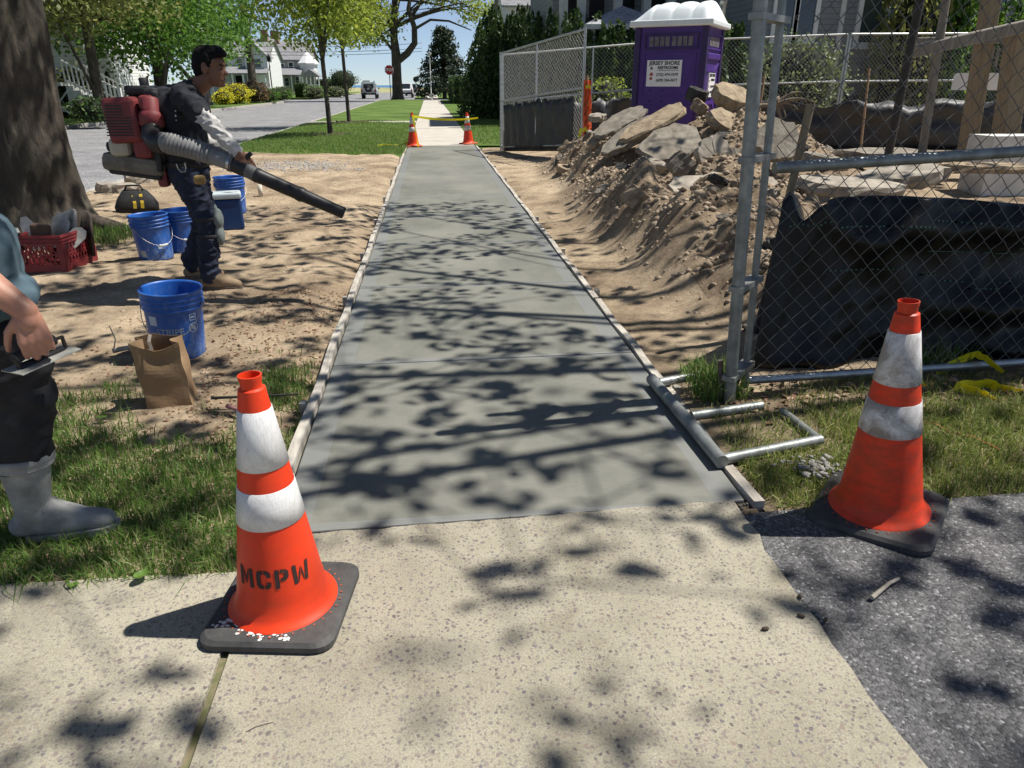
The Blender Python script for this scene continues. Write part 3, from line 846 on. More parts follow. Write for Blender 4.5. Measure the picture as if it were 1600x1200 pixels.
def shade_tree():
    t = thing('shade_tree', 'tall leafy tree standing beside the lot right of the near fence, casting the dappled shade', 'tree', (7.6, 3.4, -.05))
    O = Vector((7.6, 3.4, -.05))
    mb = MB()
    trunk = [Vector(p) for p in ((0, 0, 0), (-.05, .05, 1.5), (-.1, .1, 3.2), (-.25, .2, 5.0), (-.4, .3, 7), (-.5, .3, 9.5))]
    mb.tube(trunk, [.42, .33, .29, .25, .2, .12], 14)
    r2 = random.Random(11); P = []; nodes = []
    for (x, y, z) in ((-1.0, 1.6, 6.0), (-1.4, 4.0, 6.4), (-1.2, 6.4, 6.4), (0, 8.4, 6.3), (2.4, 9.6, 6.2), (1.6, 2.6, 5.7), (2.0, 5.6, 5.9), (3.0, 7.9, 6.2)):
        e = Vector((x, y, z)) - O; s = trunk[3]; md = s.lerp(e, .5) + Vector((0, 0, .9 + r2.uniform(-.2, .3))) + Vector((r2.uniform(-.4, .4), r2.uniform(-.5, .5), 0))
        pts = bez(s, md, e, 14)
        mb.tube(pts, [max(.012, .06 * (1 - .066 * j)) for j in range(15)], 6, cap=False)
        nodes += pts[4:]
    cells = []
    st = .235
    for gx in np.arange(-5.8, 4.6, st):
        for gy in np.arange(-.8, 9.8, st):
            if r2.random() < 1.15 * shade_density(gx, gy): cells.append((gx + r2.uniform(-.5, .5) * st, gy + r2.uniform(-.5, .5) * st))
    for gx, gy in cells:
        h = r2.uniform(4.6, 6.8)
        c = Vector((gx, gy, 0)) + to_sun * (h / to_sun.z) - O
        nb_ = min(nodes, key=lambda q: (q - c).length)
        if (nb_ - c).length < 4.5: mb.tube(bez(nb_, nb_.lerp(c, .6) + Vector((0, 0, .10)), c, 3), [.010, .008, .006, .004], 4, cap=False)
        if r2.random() < .35: nodes.append(c)
        a = r2.uniform(0, pi); L = r2.uniform(.06, .15)
        for k in range(r2.randint(6, 12)):
            u = r2.gauss(0, L); w = r2.gauss(0, .055)
            P.append((c.x + cos(a) * u - sin(a) * w, c.y + sin(a) * u + cos(a) * w, c.z + r2.gauss(0, .07)))
    mb.build('trunk', BARK, t)
    leaf_mesh('crown', np.array(P), .115, LEAF_S, t, .8, flatn=.3)
    # upper crown, further back from the road
    Q = np.array([[r2.gauss(1.5, 1.6), r2.gauss(0, 2.2), r2.uniform(7.5, 11)] for _ in range(260)])
    leaf_mesh('upper_crown', np.repeat(Q, 9, 0) + rng.normal(0, .22, (len(Q) * 9, 3)), .15, LEAF_S, t, .8)
shade_tree()

# two young street trees on the verge
def young(label, pos, h0, rad, top, lean, n, seed):
    p = Vector(pos)
    tree('young_street_tree', label, p, [(0, 0, 0, .095), (lean * .2, 0, .25, .075), (lean * .5, 0, 1.0, .065), (lean, 0, h0, .06), (lean * 1.1, 0, h0 + 1.5, .045), (lean * 1.1, .1, top, .015)],
         [(lean, 0, h0 + 1.2, rad, rad, .95, n), (lean, 0, h0 + 2.4, rad * 1.1, rad * 1.1, 1.1, n), (lean, 0, h0 + 3.8, rad * .8, rad * .8, 1.2, int(n * .7))], .115, 11, LEAF_YG, limbs=30, sig=.18, group='young street trees on the verge', fork=.5)
t1, t2 = G(517, 214), G(546, 194)
young('nearer slim young street tree with yellow-green leaves on the verge lawn', (t1.x, t1.y, 0), 1.95, 1.75, 6.0, -.03, 330, 1)
young('farther slim young street tree beside the small cross walk', (t2.x, t2.y, 0), 2.6, 2.0, 7.0, -.03, 330, 2)
for q in (t1, t2): lumps('mulch_ring', 'dark mulch around the foot of the ' + ('nearer' if q is t1 else 'farther') + ' young street tree', 'mulch', np.stack([q.x + rng.normal(0, .28, 700), q.y + rng.normal(0, .28, 700), np.full(700, .055)], -1), .03, SOILDARK)

# the old sycamore at the corner, with a limb bending right
bt = G(622, 156)
tree('corner_tree', 'big old tree at the corner by the stop sign with limb curving right', (bt.x, bt.y, 0),
     [(0, 0, -.1, .75), (0, 0, .5, .56), (0, 0, 2, .5), (.05, 0, 4.2, .47), (-.1, 0, 6.5, .33), (.2, 0, 9, .25), (0, 0, 13, .1)],
     [(-3.0, 0, 7.0, 3.8, 3, 2.2, 300), (-5, -1, 10.5, 4.2, 3, 2.6, 240), (1, 0, 11.5, 4.5, 4, 2.4, 220), (5.5, 0, 9.7, 3.6, 3, 1.8, 130), (9, 0, 8, 3.0, 2, 1.4, 90)], .30, 12, LEAF_YG, limbs=30, sig=.5, twr=.03, fork=.55)
lb = MB().tube([(.2, -.1, 3.6), (1.2, -.2, 4.3), (1.95, -.2, 5.2), (2.0, -.1, 6.6), (1.5, 0, 8.2), (1.9, 0, 10)], [.36, .34, .31, .28, .22, .12], 10)
lb.tube([(1.9, -.1, 6.4), (3.6, 0, 7.3), (5.4, 0, 7.2), (7.6, 0, 6.4)], [.16, .13, .1, .05], 6).tube([(1.8, 0, 7.6), (3.2, 0, 9.4), (5.4, 0, 9.6), (7.5, 0, 8.3)], [.2, .16, .1, .04], 6)
root_ct = bpy.data.objects['corner_tree']
lb.build('limb', BARK, root_ct)

# trees and shrubs across the street
def at(x, y, Y): return AY(x, y, Y)
def simple_tree(label, px, Y, base_z, hgt, rad, n, lm, leaf, tr=.3, name='leafy_tree', per=12, sig=.5, low=.35, group='trees across the street'):
    X = at(px, 133, Y).x
    return tree(name, label, (X, Y, base_z), [(0, 0, 0, tr * 1.3), (0, 0, .5, tr), (.1, 0, hgt * .35, tr * .8), (0, 0, hgt * .6, tr * .5), (0, 0, hgt * .9, tr * .15)],
                [(0, 0, hgt * (low + 1) / 2, rad, rad, hgt * (1 - low) / 2, n), (rad * .5, -rad * .3, hgt * (low + .2), rad * .7, rad * .7, hgt * .2, n // 3), (-rad * .5, -rad * .3, hgt * (low + .25), rad * .7, rad * .7, hgt * .2, n // 3)],
                leaf, per, lm, limbs=22, sig=sig, twr=.02, group=group, fork=.35)
simple_tree('broad bright green tree behind the worker across the street', 250, 40, .2, 8.5, 3.8, 620, LEAF_G, .22, .3, low=.18)
simple_tree('olive-green tree over the white stair railing across the street', 150, 33.5, .2, 9.5, 3.6, 620, LEAF_OL, .19, .22, low=.33)
simple_tree('dark-trunked green tree at the street corner right of the olive tree', 318, 54, .1, 10.5, 4.2, 560, LEAF_G, .24, .35, low=.26)
simple_tree('tall pale tree at far left before the white house', 55, 32, .2, 10, 3.8, 520, LEAF_OL, .20, .25, low=.28)
simple_tree('tall green tree spreading over the white house across the street', 395, 66, .1, 14, 4.6, 320, LEAF_G, .26, .35, low=.56)
def bush(name, label, X, Y, z, r, h, n, lm, leaf, core=None, group=None, cat='shrub', vert=.2, sharp=False):
    t = thing(name, label, cat, (X, Y, z), group=group)
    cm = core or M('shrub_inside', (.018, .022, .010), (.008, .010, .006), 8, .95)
    d = rng.normal(0, 1, (n, 3)); d /= np.linalg.norm(d, axis=1, keepdims=True)
    rr = .72 + .33 * rng.random(n)
    lob = 1 + .16 * np.sin(d[:, 0] * 5 + X) * np.cos(d[:, 2] * 6 + Y) + .1 * np.sin(d[:, 1] * 9)
    P = d * (rr * lob)[:, None] * np.array([r, r, h / 2]) + np.array([0, 0, h / 2])
    P[:, 2] = np.maximum(P[:, 2], .02)
    leaf_mesh('foliage', P, leaf, lm, t, .55, vert)
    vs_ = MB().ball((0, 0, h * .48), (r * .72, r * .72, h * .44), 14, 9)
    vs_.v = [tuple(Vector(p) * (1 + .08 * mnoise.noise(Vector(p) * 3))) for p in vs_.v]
    vs_.build('dark_core', cm, t)  # solid dark core added to block the view through the leaves
    return t
bush('flowering_shrub', 'bright yellow flowering shrub in front of the white house', at(366, 133, 62).x, 62, 0, 1.3, 1.5, 1500, LEAF_Y, .16)
bush('flowering_shrub', 'smaller yellow flowering shrub at the left of the bright one', at(345, 133, 60).x, 60, 0, .8, 1.0, 700, LEAF_Y, .16)
bush('red_shrub', 'reddish rounded shrub beside the yellow one', at(394, 133, 66).x, 66, 0, 1.3, 1.7, 1300, LEAF_R, .18)
for i, (px, Y, r, h, lb_, lm) in enumerate(((415, 68, 1.2, 1.1, 'low green shrub right of the reddish one', LEAF_G), (434, 74, 1.3, 1.2, 'low green shrub behind the street lamp across the road', LEAF_G), (118, 37, 1.0, 2.2, 'yellow-green azalea shrub beside the stair railing', LEAF_OL), (150, 40, 1.1, 2.6, 'bare twiggy shrub right of the stair railing', LEAF_OL), (178, 39, .6, 1.0, 'small light green shrub at the foot of the white stairs', LEAF_YG), (134, 30, .8, .9, 'dark low shrub on the lawn below the white stairs', LEAF_D), (8, 27, 1.0, 1.1, 'dark shrub at the far left kerb behind the trunk', LEAF_D))):
    bush('garden_shrub', lb_, at(px, 133, Y).x, Y, .1 if px < 200 else 0, r, h, 900, lm, .15, group='shrubs in the gardens across the street')
# clipped hedges beyond the cross street
def hedge(label, x0, x1, Y0, Y1, h, lm=LEAF_D, n=2500, leaf=.14, name='clipped_hedge', z=0):
    t = thing(name, label, 'hedge', ((x0 + x1) / 2, (Y0 + Y1) / 2, z))
    hx, hy = abs(x1 - x0) / 2, abs(Y1 - Y0) / 2
    P = np.stack([rng.uniform(-hx, hx, n), rng.uniform(-hy, hy, n), rng.uniform(.05, h, n)], -1)
    f = rng.integers(0, 4, n)
    P[f == 0, 1] = -hy; P[f == 1, 2] = h; P[f == 2, 0] = -hx; P[f == 3, 0] = hx
    P += rng.normal(0, .05, P.shape)
    leaf_mesh('foliage', P, leaf, lm, t)
    MB().cbox((0, 0, h * .48), (hx * 1.9, hy * 1.85, h * .94), .06).build('dark_core', M('shrub_inside', (.018, .022, .010)), t)  # added dark block inside the hedge, closes the gaps between leaves
hedge('dark clipped hedge block in front of the beige house', at(460, 133, 92).x, at(475, 133, 92).x, 92, 94.5, 1.5)
hedge('long low clipped hedge right of the dark hedge block', at(478, 133, 93).x, at(503, 133, 93).x, 93, 95.5, 1.15, LEAF_G)
hedge('thick tall hedge beyond the porch of the beige house', at(494, 133, 125).x, at(540, 133, 125).x, 125, 129, 2.2)
for i, px in enumerate((442, 489, 524)): bush('garden_shrub', ('grey-green round shrub left of the dark hedge block', 'grey-green round shrub before the low hedge', 'grey-green round shrub right of the low hedge by the young trees')[i], at(px, 133, 91).x, 91, 0, 1.2, 1.3, 700, LEAF_V, .17, group='round shrubs by the clipped hedge')
tt = bush('round_topped_tree', 'small round-topped dark tree beyond the low hedge', at(536, 133, 104).x, 104, .7, 2.2, 2.6, 1200, LEAF_D, .2, cat='tree')
MB().tube([(0, 0, -.75), (0, 0, .8)], .12, 8).build('trunk', BARK, tt)
# right-hand side: pine, hedge, arborvitae row
def conifer(label, X, Y, h, r, n, lm=LEAF_P, leaf=.3, name='pine_tree', z=0):
    t = thing(name, label, 'tree', (X, Y, z))
    P = []
    for i in range(26):
        zz = h * (.12 + .86 * i / 25); rr = r * (1 - .8 * (i / 25)) * random.uniform(.75, 1.15)
        for k in range(9):
            a = random.uniform(0, 2 * pi)
            for q in range(max(1, n // 240)):
                f = random.random() ** .6
                P.append((cos(a) * rr * f + random.gauss(0, .18), sin(a) * rr * f + random.gauss(0, .18), zz - .18 * rr * f + random.gauss(0, .14)))
    leaf_mesh('crown', np.array(P), leaf, lm, t, .45)
    MB().tube([(0, 0, 0), (0, 0, h * .5), (0, 0, h * .95)], [r * .07, r * .05, .02], 8).build('trunk', BARK, t)
conifer('dark ragged pine tree behind the lamp post at the sidewalk', at(690, 133, 84).x + .3, 84, 7.0, 3.4, 14000)
hedge('rounded privet hedge beside the far sidewalk behind the lamp post', 1.9, 4.4, 60, 74, 2.0, LEAF_D, 5000, .16)
def arbor(label, X, Y, r, h, n, z=0, lm=LEAF_D, lean=0):
    t = thing('evergreen_hedge_tree', label, 'evergreen', (X, Y, z), group='dark evergreens behind the construction fence')
    k = 26; P = []
    tops = [(random.uniform(-.6, .6) * r, random.uniform(-.6, .6) * r, h * random.uniform(.72, 1.0), random.uniform(.3, .5) * r) for _ in range(k)]
    tops += [(cos(a) * r * .78, sin(a) * r * .78, h * random.uniform(.4, .8), .32 * r) for a in np.linspace(0, 2 * pi, 18, endpoint=False)]
    per = n // len(tops)
    for tx, ty, th, tr_ in tops:
        f = rng.random(per) ** .8; a = rng.uniform(0, 2 * pi, per); rr = tr_ * (1 - f ** 2.2) * rng.uniform(.75, 1.1, per)
        P.append(np.stack([tx + rr * np.cos(a) + lean * f, ty + rr * np.sin(a), th * f + .05], -1))
    P = np.vstack(P)
    leaf_mesh('foliage', P, .19, lm, t, .40, .6)
    MB().lathe([(r * .55, 0), (r * .66, h * .3), (r * .5, h * .6), (.05, h * .82)], 12).build('dark_core', M('shrub_inside', (.018, .022, .010)), t)  # added dark core inside the foliage so nothing shows through
arbor('broad dark evergreen beside the far sidewalk left of the fence corner', 3.45, 35.0, 1.95, 4.6, 26000)
arbor('dark evergreen growing just behind the broad one at the far sidewalk', 4.1, 39.5, 1.8, 5.0, 16000)
for i, (X, Y, r, h) in enumerate(((4.7, 30.5, 1.2, 4.1), (4.9, 27.0, 1.05, 3.9), (5.0, 24.4, .95, 3.5), (5.6, 22.4, .9, 3.1), (6.3, 21.2, .85, 2.9), (7.0, 20.4, .8, 3.1), (7.6, 19.8, .75, 2.9))):
    arbor(('evergreen rising over the left corner of the chain-link fence', 'evergreen behind the first fence panel', 'evergreen behind the middle of the swung gate panel', 'evergreen left of the tall gate post', 'evergreen between the gate post and the shingled pavilion', 'evergreen just left of the purple toilet', 'evergreen hidden behind the purple toilet roof')[i], X, Y, r * 1.1, h, 9000)
bush('garden_shrub', 'light yellow-green shrub seen through the fence left of the toilet', at(947, 133, 18.6).x, 18.6, .1, .75, 1.5, 1500, LEAF_YG, .09, group='shrubs behind the construction fence')

# ================================================================== BUILDINGS
WHITE = M('white_paint', (.78, .78, .76), (.68, .68, .66), 3, .6)
OFFW = M('weathered_white_paint', (.66, .66, .63), (.5, .5, .48), 5, .7)
SIDEW = mat_lines('white_clapboard', (.76, .76, .75), (.68, .68, .67), .16)
SIDEB = mat_lines('beige_shingle', (.46, .43, .37), (.36, .335, .285), .18)
SIDEG = mat_lines('grey_shingle_siding', (.27, .285, .285), (.19, .205, .21), .145, gap=.14)
ROOFG = mat_shingle('grey_roof_shingle', (.30, .30, .31), (.20, .20, .21))
ROOFL = mat_shingle('pale_roof_shingle', (.40, .41, .43), (.28, .29, .31), .32, .16)
GLASS = mat_glass('window_glass')
GLASSG = mat_glass('greenish_window_glass', (.06, .085, .08), .12)
BRICK = M('chimney_brick', (.30, .16, .12), (.2, .1, .08), 12, .9)
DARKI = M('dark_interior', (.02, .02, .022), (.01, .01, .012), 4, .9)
def window(parent, x0, x1, z0, z1, y, tw=.09, glass=None, bars=True, trim=None):
    """window in a wall facing -Y: pane with frame and sill as sub-parts"""
    w = MB().bbox((x0, y - .03, z0), (x1, y + .02, z1)).build('window', glass or GLASS, parent)
    f = MB()
    f.bbox((x0 - tw, y - .07, z0 - tw), (x0, y + .01, z1 + tw)).bbox((x1, y - .07, z0 - tw), (x1 + tw, y + .01, z1 + tw))
    f.bbox((x0, y - .07, z1), (x1, y + .01, z1 + tw)).bbox((x0, y - .07, z0 - tw), (x1, y + .01, z0))
    if bars: f.bbox((x0, y - .05, (z0 + z1) / 2 - .03), (x1, y - .032, (z0 + z1) / 2 + .03))
    f.build('frame', trim or WHITE, w)
    MB().bbox((x0 - tw - .04, y - .12, z0 - tw - .05), (x1 + tw + .04, y + .01, z0 - tw)).build('sill', trim or WHITE, w)
def gable(x0, x1, y0, y1, z0, h, over=.35, axis='x', th=.14):
    """gable roof slabs over a box, ridge along axis"""
    mb = MB()
    if axis == 'x':
        ym = (y0 + y1) / 2
        for s, ye in ((-1, y0 - over), (1, y1 + over)):
            dz = h * (over / ((y1 - y0) / 2))
            mb.prism([(ye, z0 - dz), (ym, z0 + h), (ym, z0 + h + th), (ye, z0 - dz + th)], 'x', x0 - over, x1 + over)
    else:
        xm = (x0 + x1) / 2
        for s, xe in ((-1, x0 - over), (1, x1 + over)):
            dz = h * (over / ((x1 - x0) / 2))
            mb.prism([(xe, z0 - dz), (xm, z0 + h), (xm, z0 + h + th), (xe, z0 - dz + th)], 'y', y0 - over, y1 + over)
    return mb
def gable_wall(x0, x1, y0, y1, z0, z1, h, axis='x'):
    mb = MB()
    if axis == 'x': mb.prism([(y0, z0), (y1, z0), (y1, z1), ((y0 + y1) / 2, z1 + h), (y0, z1)], 'x', x0, x1)
    else: mb.prism([(x0, z0), (x1, z0), (x1, z1), ((x0 + x1) / 2, z1 + h), (x0, z1)], 'y', y0, y1)
    return mb
def PX(px, Y): return AY(px, 133, Y).x
def PZ(px, py, Y): return AY(px, py, Y).z

# white house across the street
def white_house():
    Y = 112
    x0, x1 = PX(322, Y), PX(424, Y)
    t = thing('white_house', 'white two-storey clapboard house with front porch across the street', 'house', ((x0 + x1) / 2, Y + 4, 0))
    ox, oy = (x0 + x1) / 2, Y + 4
    a, b = x0 - ox, x1 - ox
    zE = PZ(380, 88, Y)
    gable_wall(a, b, -4, 5, 0, zE, 2.3).build('wall', SIDEW, t)
    rf = gable(a, b, -4, 5, zE, 2.3).build('roof', ROOFG, t)
    MB().bbox((b - 1.4, -.3, zE + 1.6), (b - .5, .6, zE + 3.6)).build('chimney', BRICK, rf)
    # projecting gabled bay
    bx = PX(404, Y - 1) - ox
    gable_wall(bx - 1.4, bx + 1.6, -5.2, -2, 0, zE, 1.5, 'y').build('bay_wall', SIDEW, t)
    gable(bx - 1.4, bx + 1.6, -5.25, -2, zE, 1.5, .25, 'y').build('bay_roof', ROOFG, t)
    zw0, zw1 = PZ(380, 106, Y), PZ(380, 92, Y)
    for px in (352, 376): window(t, PX(px, Y) - ox, PX(px + 7, Y) - ox, zw0, zw1, -4.0, .14)
    window(t, bx - .55, bx + .75, zw0, zw1, -5.2, .14)
    zp = PZ(380, 110, Y - 2)
    pr = MB().prism([(-7.2, zp - .5), (-4, zp + .5), (-4, zp + .65), (-7.2, zp - .35)], 'x', a - .2, b + .2).build('porch_roof', ROOFG, t)
    for i in range(7): MB().box((a + .2 + i * (b - a - .4) / 6, -7, (zp - .5) / 2 + .2), (.22, .22, zp - .7)).build('porch_post', WHITE, t)
    MB().bbox((a - .2, -7.2, 0), (b + .2, -4.02, .55)).build('porch_deck', OFFW, t)
    for px in (362, 384, 398): window(t, PX(px, Y) - ox, PX(px + 6, Y) - ox, .8, 2.5, -4.0, .12)
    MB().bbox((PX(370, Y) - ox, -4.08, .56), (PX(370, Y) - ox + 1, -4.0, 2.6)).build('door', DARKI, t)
white_house()
def beige_house():
    Y = 128
    x0, x1 = PX(421, Y), PX(484, Y)
    ox, oy = (x0 + x1) / 2, Y + 5
    t = thing('beige_house', 'beige shingled house with white bay turret and corner porch near the sea', 'house', (ox, oy, 0))
    a, b = x0 - ox, x1 - ox
    zE = PZ(450, 93, Y)
    gable_wall(a, b, -5, 6, 0, zE, 2.8).build('wall', SIDEB, t)
    rf = gable(a, b, -5, 6, zE, 2.8).build('roof', ROOFG, t)
    MB().bbox((a + .2, -.5, zE + 1.6), (a + 1.4, .7, zE + 4.4)).build('chimney', BRICK, rf)
    bx = PX(487, Y) - ox
    tw = MB().lathe([(1.5, 0), (1.5, zE - .8), (1.8, zE - .7), (1.8, zE - .5), (.05, zE + 1.2)], 8, smooth=False, origin=(bx - .4, -4.4, 0)).build('turret', WHITE, t)
    for px, py0, py1 in ((429, 98, 109), (441, 100, 110), (455, 98, 110), (463, 120, 132), (431, 122, 134), (446, 122, 134)):
        window(t, PX(px, Y) - ox, PX(px + 6, Y) - ox, PZ(px, py1, Y), PZ(px, py0, Y), -5.0, .16)
    # corner porch
    p0, p1 = PX(474, Y - 4) - ox, PX(499, Y - 4) - ox
    zp = PZ(485, 120, Y - 4)
    MB().prism([(p0 - .3, zp), (p1 + .3, zp), ((p0 + p1) / 2, zp + 1.1)], 'y', -9.5, -5.1).build('porch_roof', ROOFG, t)
    for i in range(5): MB().box((p0 + i * (p1 - p0) / 4, -9.2, zp / 2 + .3), (.18, .18, zp - .6)).build('porch_post', WHITE, t)
    MB().bbox((p0 - .2, -9.4, 0), (p1 + .2, -5.02, .6)).build('porch_deck', OFFW, t)
    for i in range(18): MB().box((p0 + i * (p1 - p0) / 17, -9.32, 1.0), (.07, .05, .8)).build('baluster', WHITE, t)
    MB().bbox((p0, -9.37, 1.4), (p1, -9.27, 1.48)).build('handrail', WHITE, t)
    zq = PZ(440, 113, Y - 2)
    MB().prism([(-8.2, zq - .5), (-5, zq + .6), (-5, zq + .75), (-8.2, zq - .35)], 'x', a, p0 - .4).build('porch_roof', ROOFG, t)
    for i in range(5): MB().box((a + .2 + i * (p0 - a - .8) / 4, -8, (zq - .5) / 2), (.2, .2, zq - .52)).build('porch_post', WHITE, t)
beige_house()
# house with front stairs at far left, mostly behind the trunk and trees
def stair_house():
    Y = 36
    xs = PX(112, Y); ox = xs - 3.2
    t = thing('house_with_stairs', 'white house with lattice porch and wooden front stairs at far left', 'house', (ox, Y + 5, .2))
    x0 = -7
    gable_wall(x0, 3.2, -3, 5, 0, 6.4, 2.4).build('wall', SIDEW, t)
    gable(x0, 3.2, -3, 5, 6.4, 2.4).build('roof', ROOFG, t)
    for xx in (-5.5, -3, -.5): window(t, xx, xx + 1.1, 1.9, 3.6, -3.0, .12)
    for xx in (-5.5, -3, -.5): window(t, xx, xx + 1.1, 4.4, 5.8, -3.0, .12)
    MB().bbox((x0, -6, 1.15), (3.2, -3.02, 1.3)).build('porch_deck', OFFW, t)
    for i in range(40): MB().box((x0 + .1 + i * .255, -6.0, .57), (.05, .03, 1.5), Matrix.Rotation(.75 * (1 if i % 2 else -1), 3, 'Y')).build('lattice_slat', OFFW, t)
    for i in range(6): MB().box((x0 + .2 + i * 1.92, -5.8, 2.6), (.2, .2, 2.6)).build('porch_post', WHITE, t)
    MB().bbox((x0 - .2, -6.2, 3.9), (3.4, -3.02, 4.1)).build('porch_roof', ROOFG, t)
    for s in range(7):
        MB().bbox((3.2 + s * .29, -5.6, .0), (3.2 + (s + 1) * .29, -4.2, 1.13 - s * .165)).build('step', OFFW, t)
    for yy in (-5.62, -4.18):
        for i in range(13):
            f = i / 12; MB().box((3.25 + f * 2.1, yy, .95 + 1.15 * (1 - f) - .42), (.05, .04, .85)).build('baluster', WHITE, t)
        rl = Vector((2.1, 0, -1.15)); an = math.atan2(1.15, 2.1)
        for dz in (.98, .22): MB().box((4.3, yy, .95 + .575 - .98 + dz + .05), (2.42, .07, .07), Matrix.Rotation(an, 3, 'Y')).build('handrail', WHITE, t)
        MB().box((5.4, yy, .5), (.14, .14, 1.15)).build('newel_post', WHITE, t)
stair_house()
# pale house seen above the hedge, straight ahead
def pale_house():
    Y = 64
    x0, x1 = PX(792, Y), PX(880, Y); ox = (x0 + x1) / 2
    t = thing('pale_house', 'pale house upper storey showing above the hedge with row of small windows', 'house', (ox, Y + 4, 0))
    a, b = x0 - ox, x1 - ox; zt = PZ(830, 6, Y); zm = PZ(830, 30, Y); zl_ = PZ(830, 37, Y)
    gable_wall(a, b, -3, 5, 0, zt, 2.2).build('wall', SIDEW, t)
    gable(a, b, -3, 5, zt, 2.2).build('roof', ROOFG, t)
    MB().prism([(-6, zl_), (-3.02, zm), (-3.02, zm + .15), (-6, zl_ + .2)], 'x', a, b).build('porch_roof', M('mossy_roof', (.24, .22, .13), (.15, .15, .08), 3, .9), t)
    MB().bbox((a, -6.1, zl_ - .2), (b, -5.9, zl_ + .05)).build('gutter', WHITE, t)
    MB().bbox((a + .2, -5.9, 0), (b - .2, -3.05, zl_ - .2)).build('porch_wall', SIDEB, t)
    for px in (808, 828, 846, 858): window(t, PX(px, Y) - ox, PX(px + 7, Y) - ox, PZ(px, 21, Y), PZ(px, 12, Y), -3.0, .12)
pale_house()
# grey shingled house behind the site
def grey_house():
    t = thing('grey_house', 'grey shingled house with white-trimmed tall windows behind the site', 'house', (12, 22, .2))
    Y = 21.5
    X = lambda px, Y_=Y: PX(px, Y_) - 12
    Zf = lambda py, Y_=Y: PZ(1300, py, Y_) - .2
    MB().bbox((X(1172), -.5, 0), (24, 9, 7.5)).build('wall', SIDEG, t)
    MB().bbox((X(1165, 23), 1.0, 0), (X(1172) - .01, 9, 7.5)).build('wall', SIDEG, t)
    gable(X(1172), 24, -.5, 9, 7.5, 3).build('roof', ROOFG, t)
    top = 5.2
    for x0, x1, pb in ((1199, 1224, 58), (1232, 1256, 58), (1327, 1362, 66), (1510, 1540, 60)):
        window(t, X(x0), X(x1), Zf(pb), top, -.5, .13, GLASSG if x0 > 1300 else GLASS)
    for px in (1176, 1300): MB().bbox((X(px) - .12, -.56, 0), (X(px) + .02, -.502, 7.4)).build('corner_board', OFFW, t)
    MB().bbox((X(1180), -.53, .0), (24, -.503, .9)).build('skirt_lattice', M('dark_lattice', (.10, .10, .10), (.03, .03, .03), 30, .9), t)
    # recessed porch wing on the left
    Y2 = 27
    X2 = lambda px: PX(px, Y2) - 12
    MB().bbox((X2(868), 6, 0), (X2(1180), 12, 8)).build('wing_wall', SIDEG, t)
    MB().bbox((X2(872), 5.0, 2.2), (X2(1170), 5.98, 2.6)).build('porch_beam', OFFW, t)
    for px in (878, 905, 960, 1003, 1040): MB().bbox((X2(px) - .12, 5.0, 2.6), (X2(px) + .14, 5.3, 7.0)).build('porch_column', OFFW, t)
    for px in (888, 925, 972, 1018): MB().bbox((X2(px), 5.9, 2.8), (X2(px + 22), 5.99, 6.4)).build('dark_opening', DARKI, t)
grey_house()
def pavilion():
    Y = 25.0
    cx = PX(968, Y)
    ze, za = PZ(960, 43, Y), PZ(968, 8, Y)
    t = thing('roof_pavilion', 'small pavilion with pale shingled pyramid roof left of the toilet', 'pavilion', (cx, Y + .2, 0))
    hw = 1.45
    roof = [(-hw, -hw, ze), (hw, -hw, ze), (hw, hw, ze), (-hw, hw, ze), (0, 0, za), (-hw, -hw, ze - .12), (hw, -hw, ze - .12), (hw, hw, ze - .12), (-hw, hw, ze - .12)]
    MB().add(roof, [(0, 1, 4), (1, 2, 4), (2, 3, 4), (3, 0, 4), (8, 7, 6, 5)]).build('roof', ROOFL, t)
    f = MB()
    for (a, b) in ((5, 6), (6, 7), (7, 8), (8, 5)):
        p, q = Vector(roof[a]), Vector(roof[b]); m_ = (p + q) / 2; d = q - p
        f.box(m_ + Vector((0, 0, .055)), (d.length + .05, .06, .14), Matrix.Rotation(math.atan2(d.y, d.x), 3, 'Z'))
    f.build('fascia', OFFW, t)
    for sx in (-1, 1):
        for sy in (-1, 1): MB().box((sx * 1.2, sy * 1.2, (ze - .12) / 2), (.16, .16, ze - .13)).build('post', OFFW, t)
pavilion()

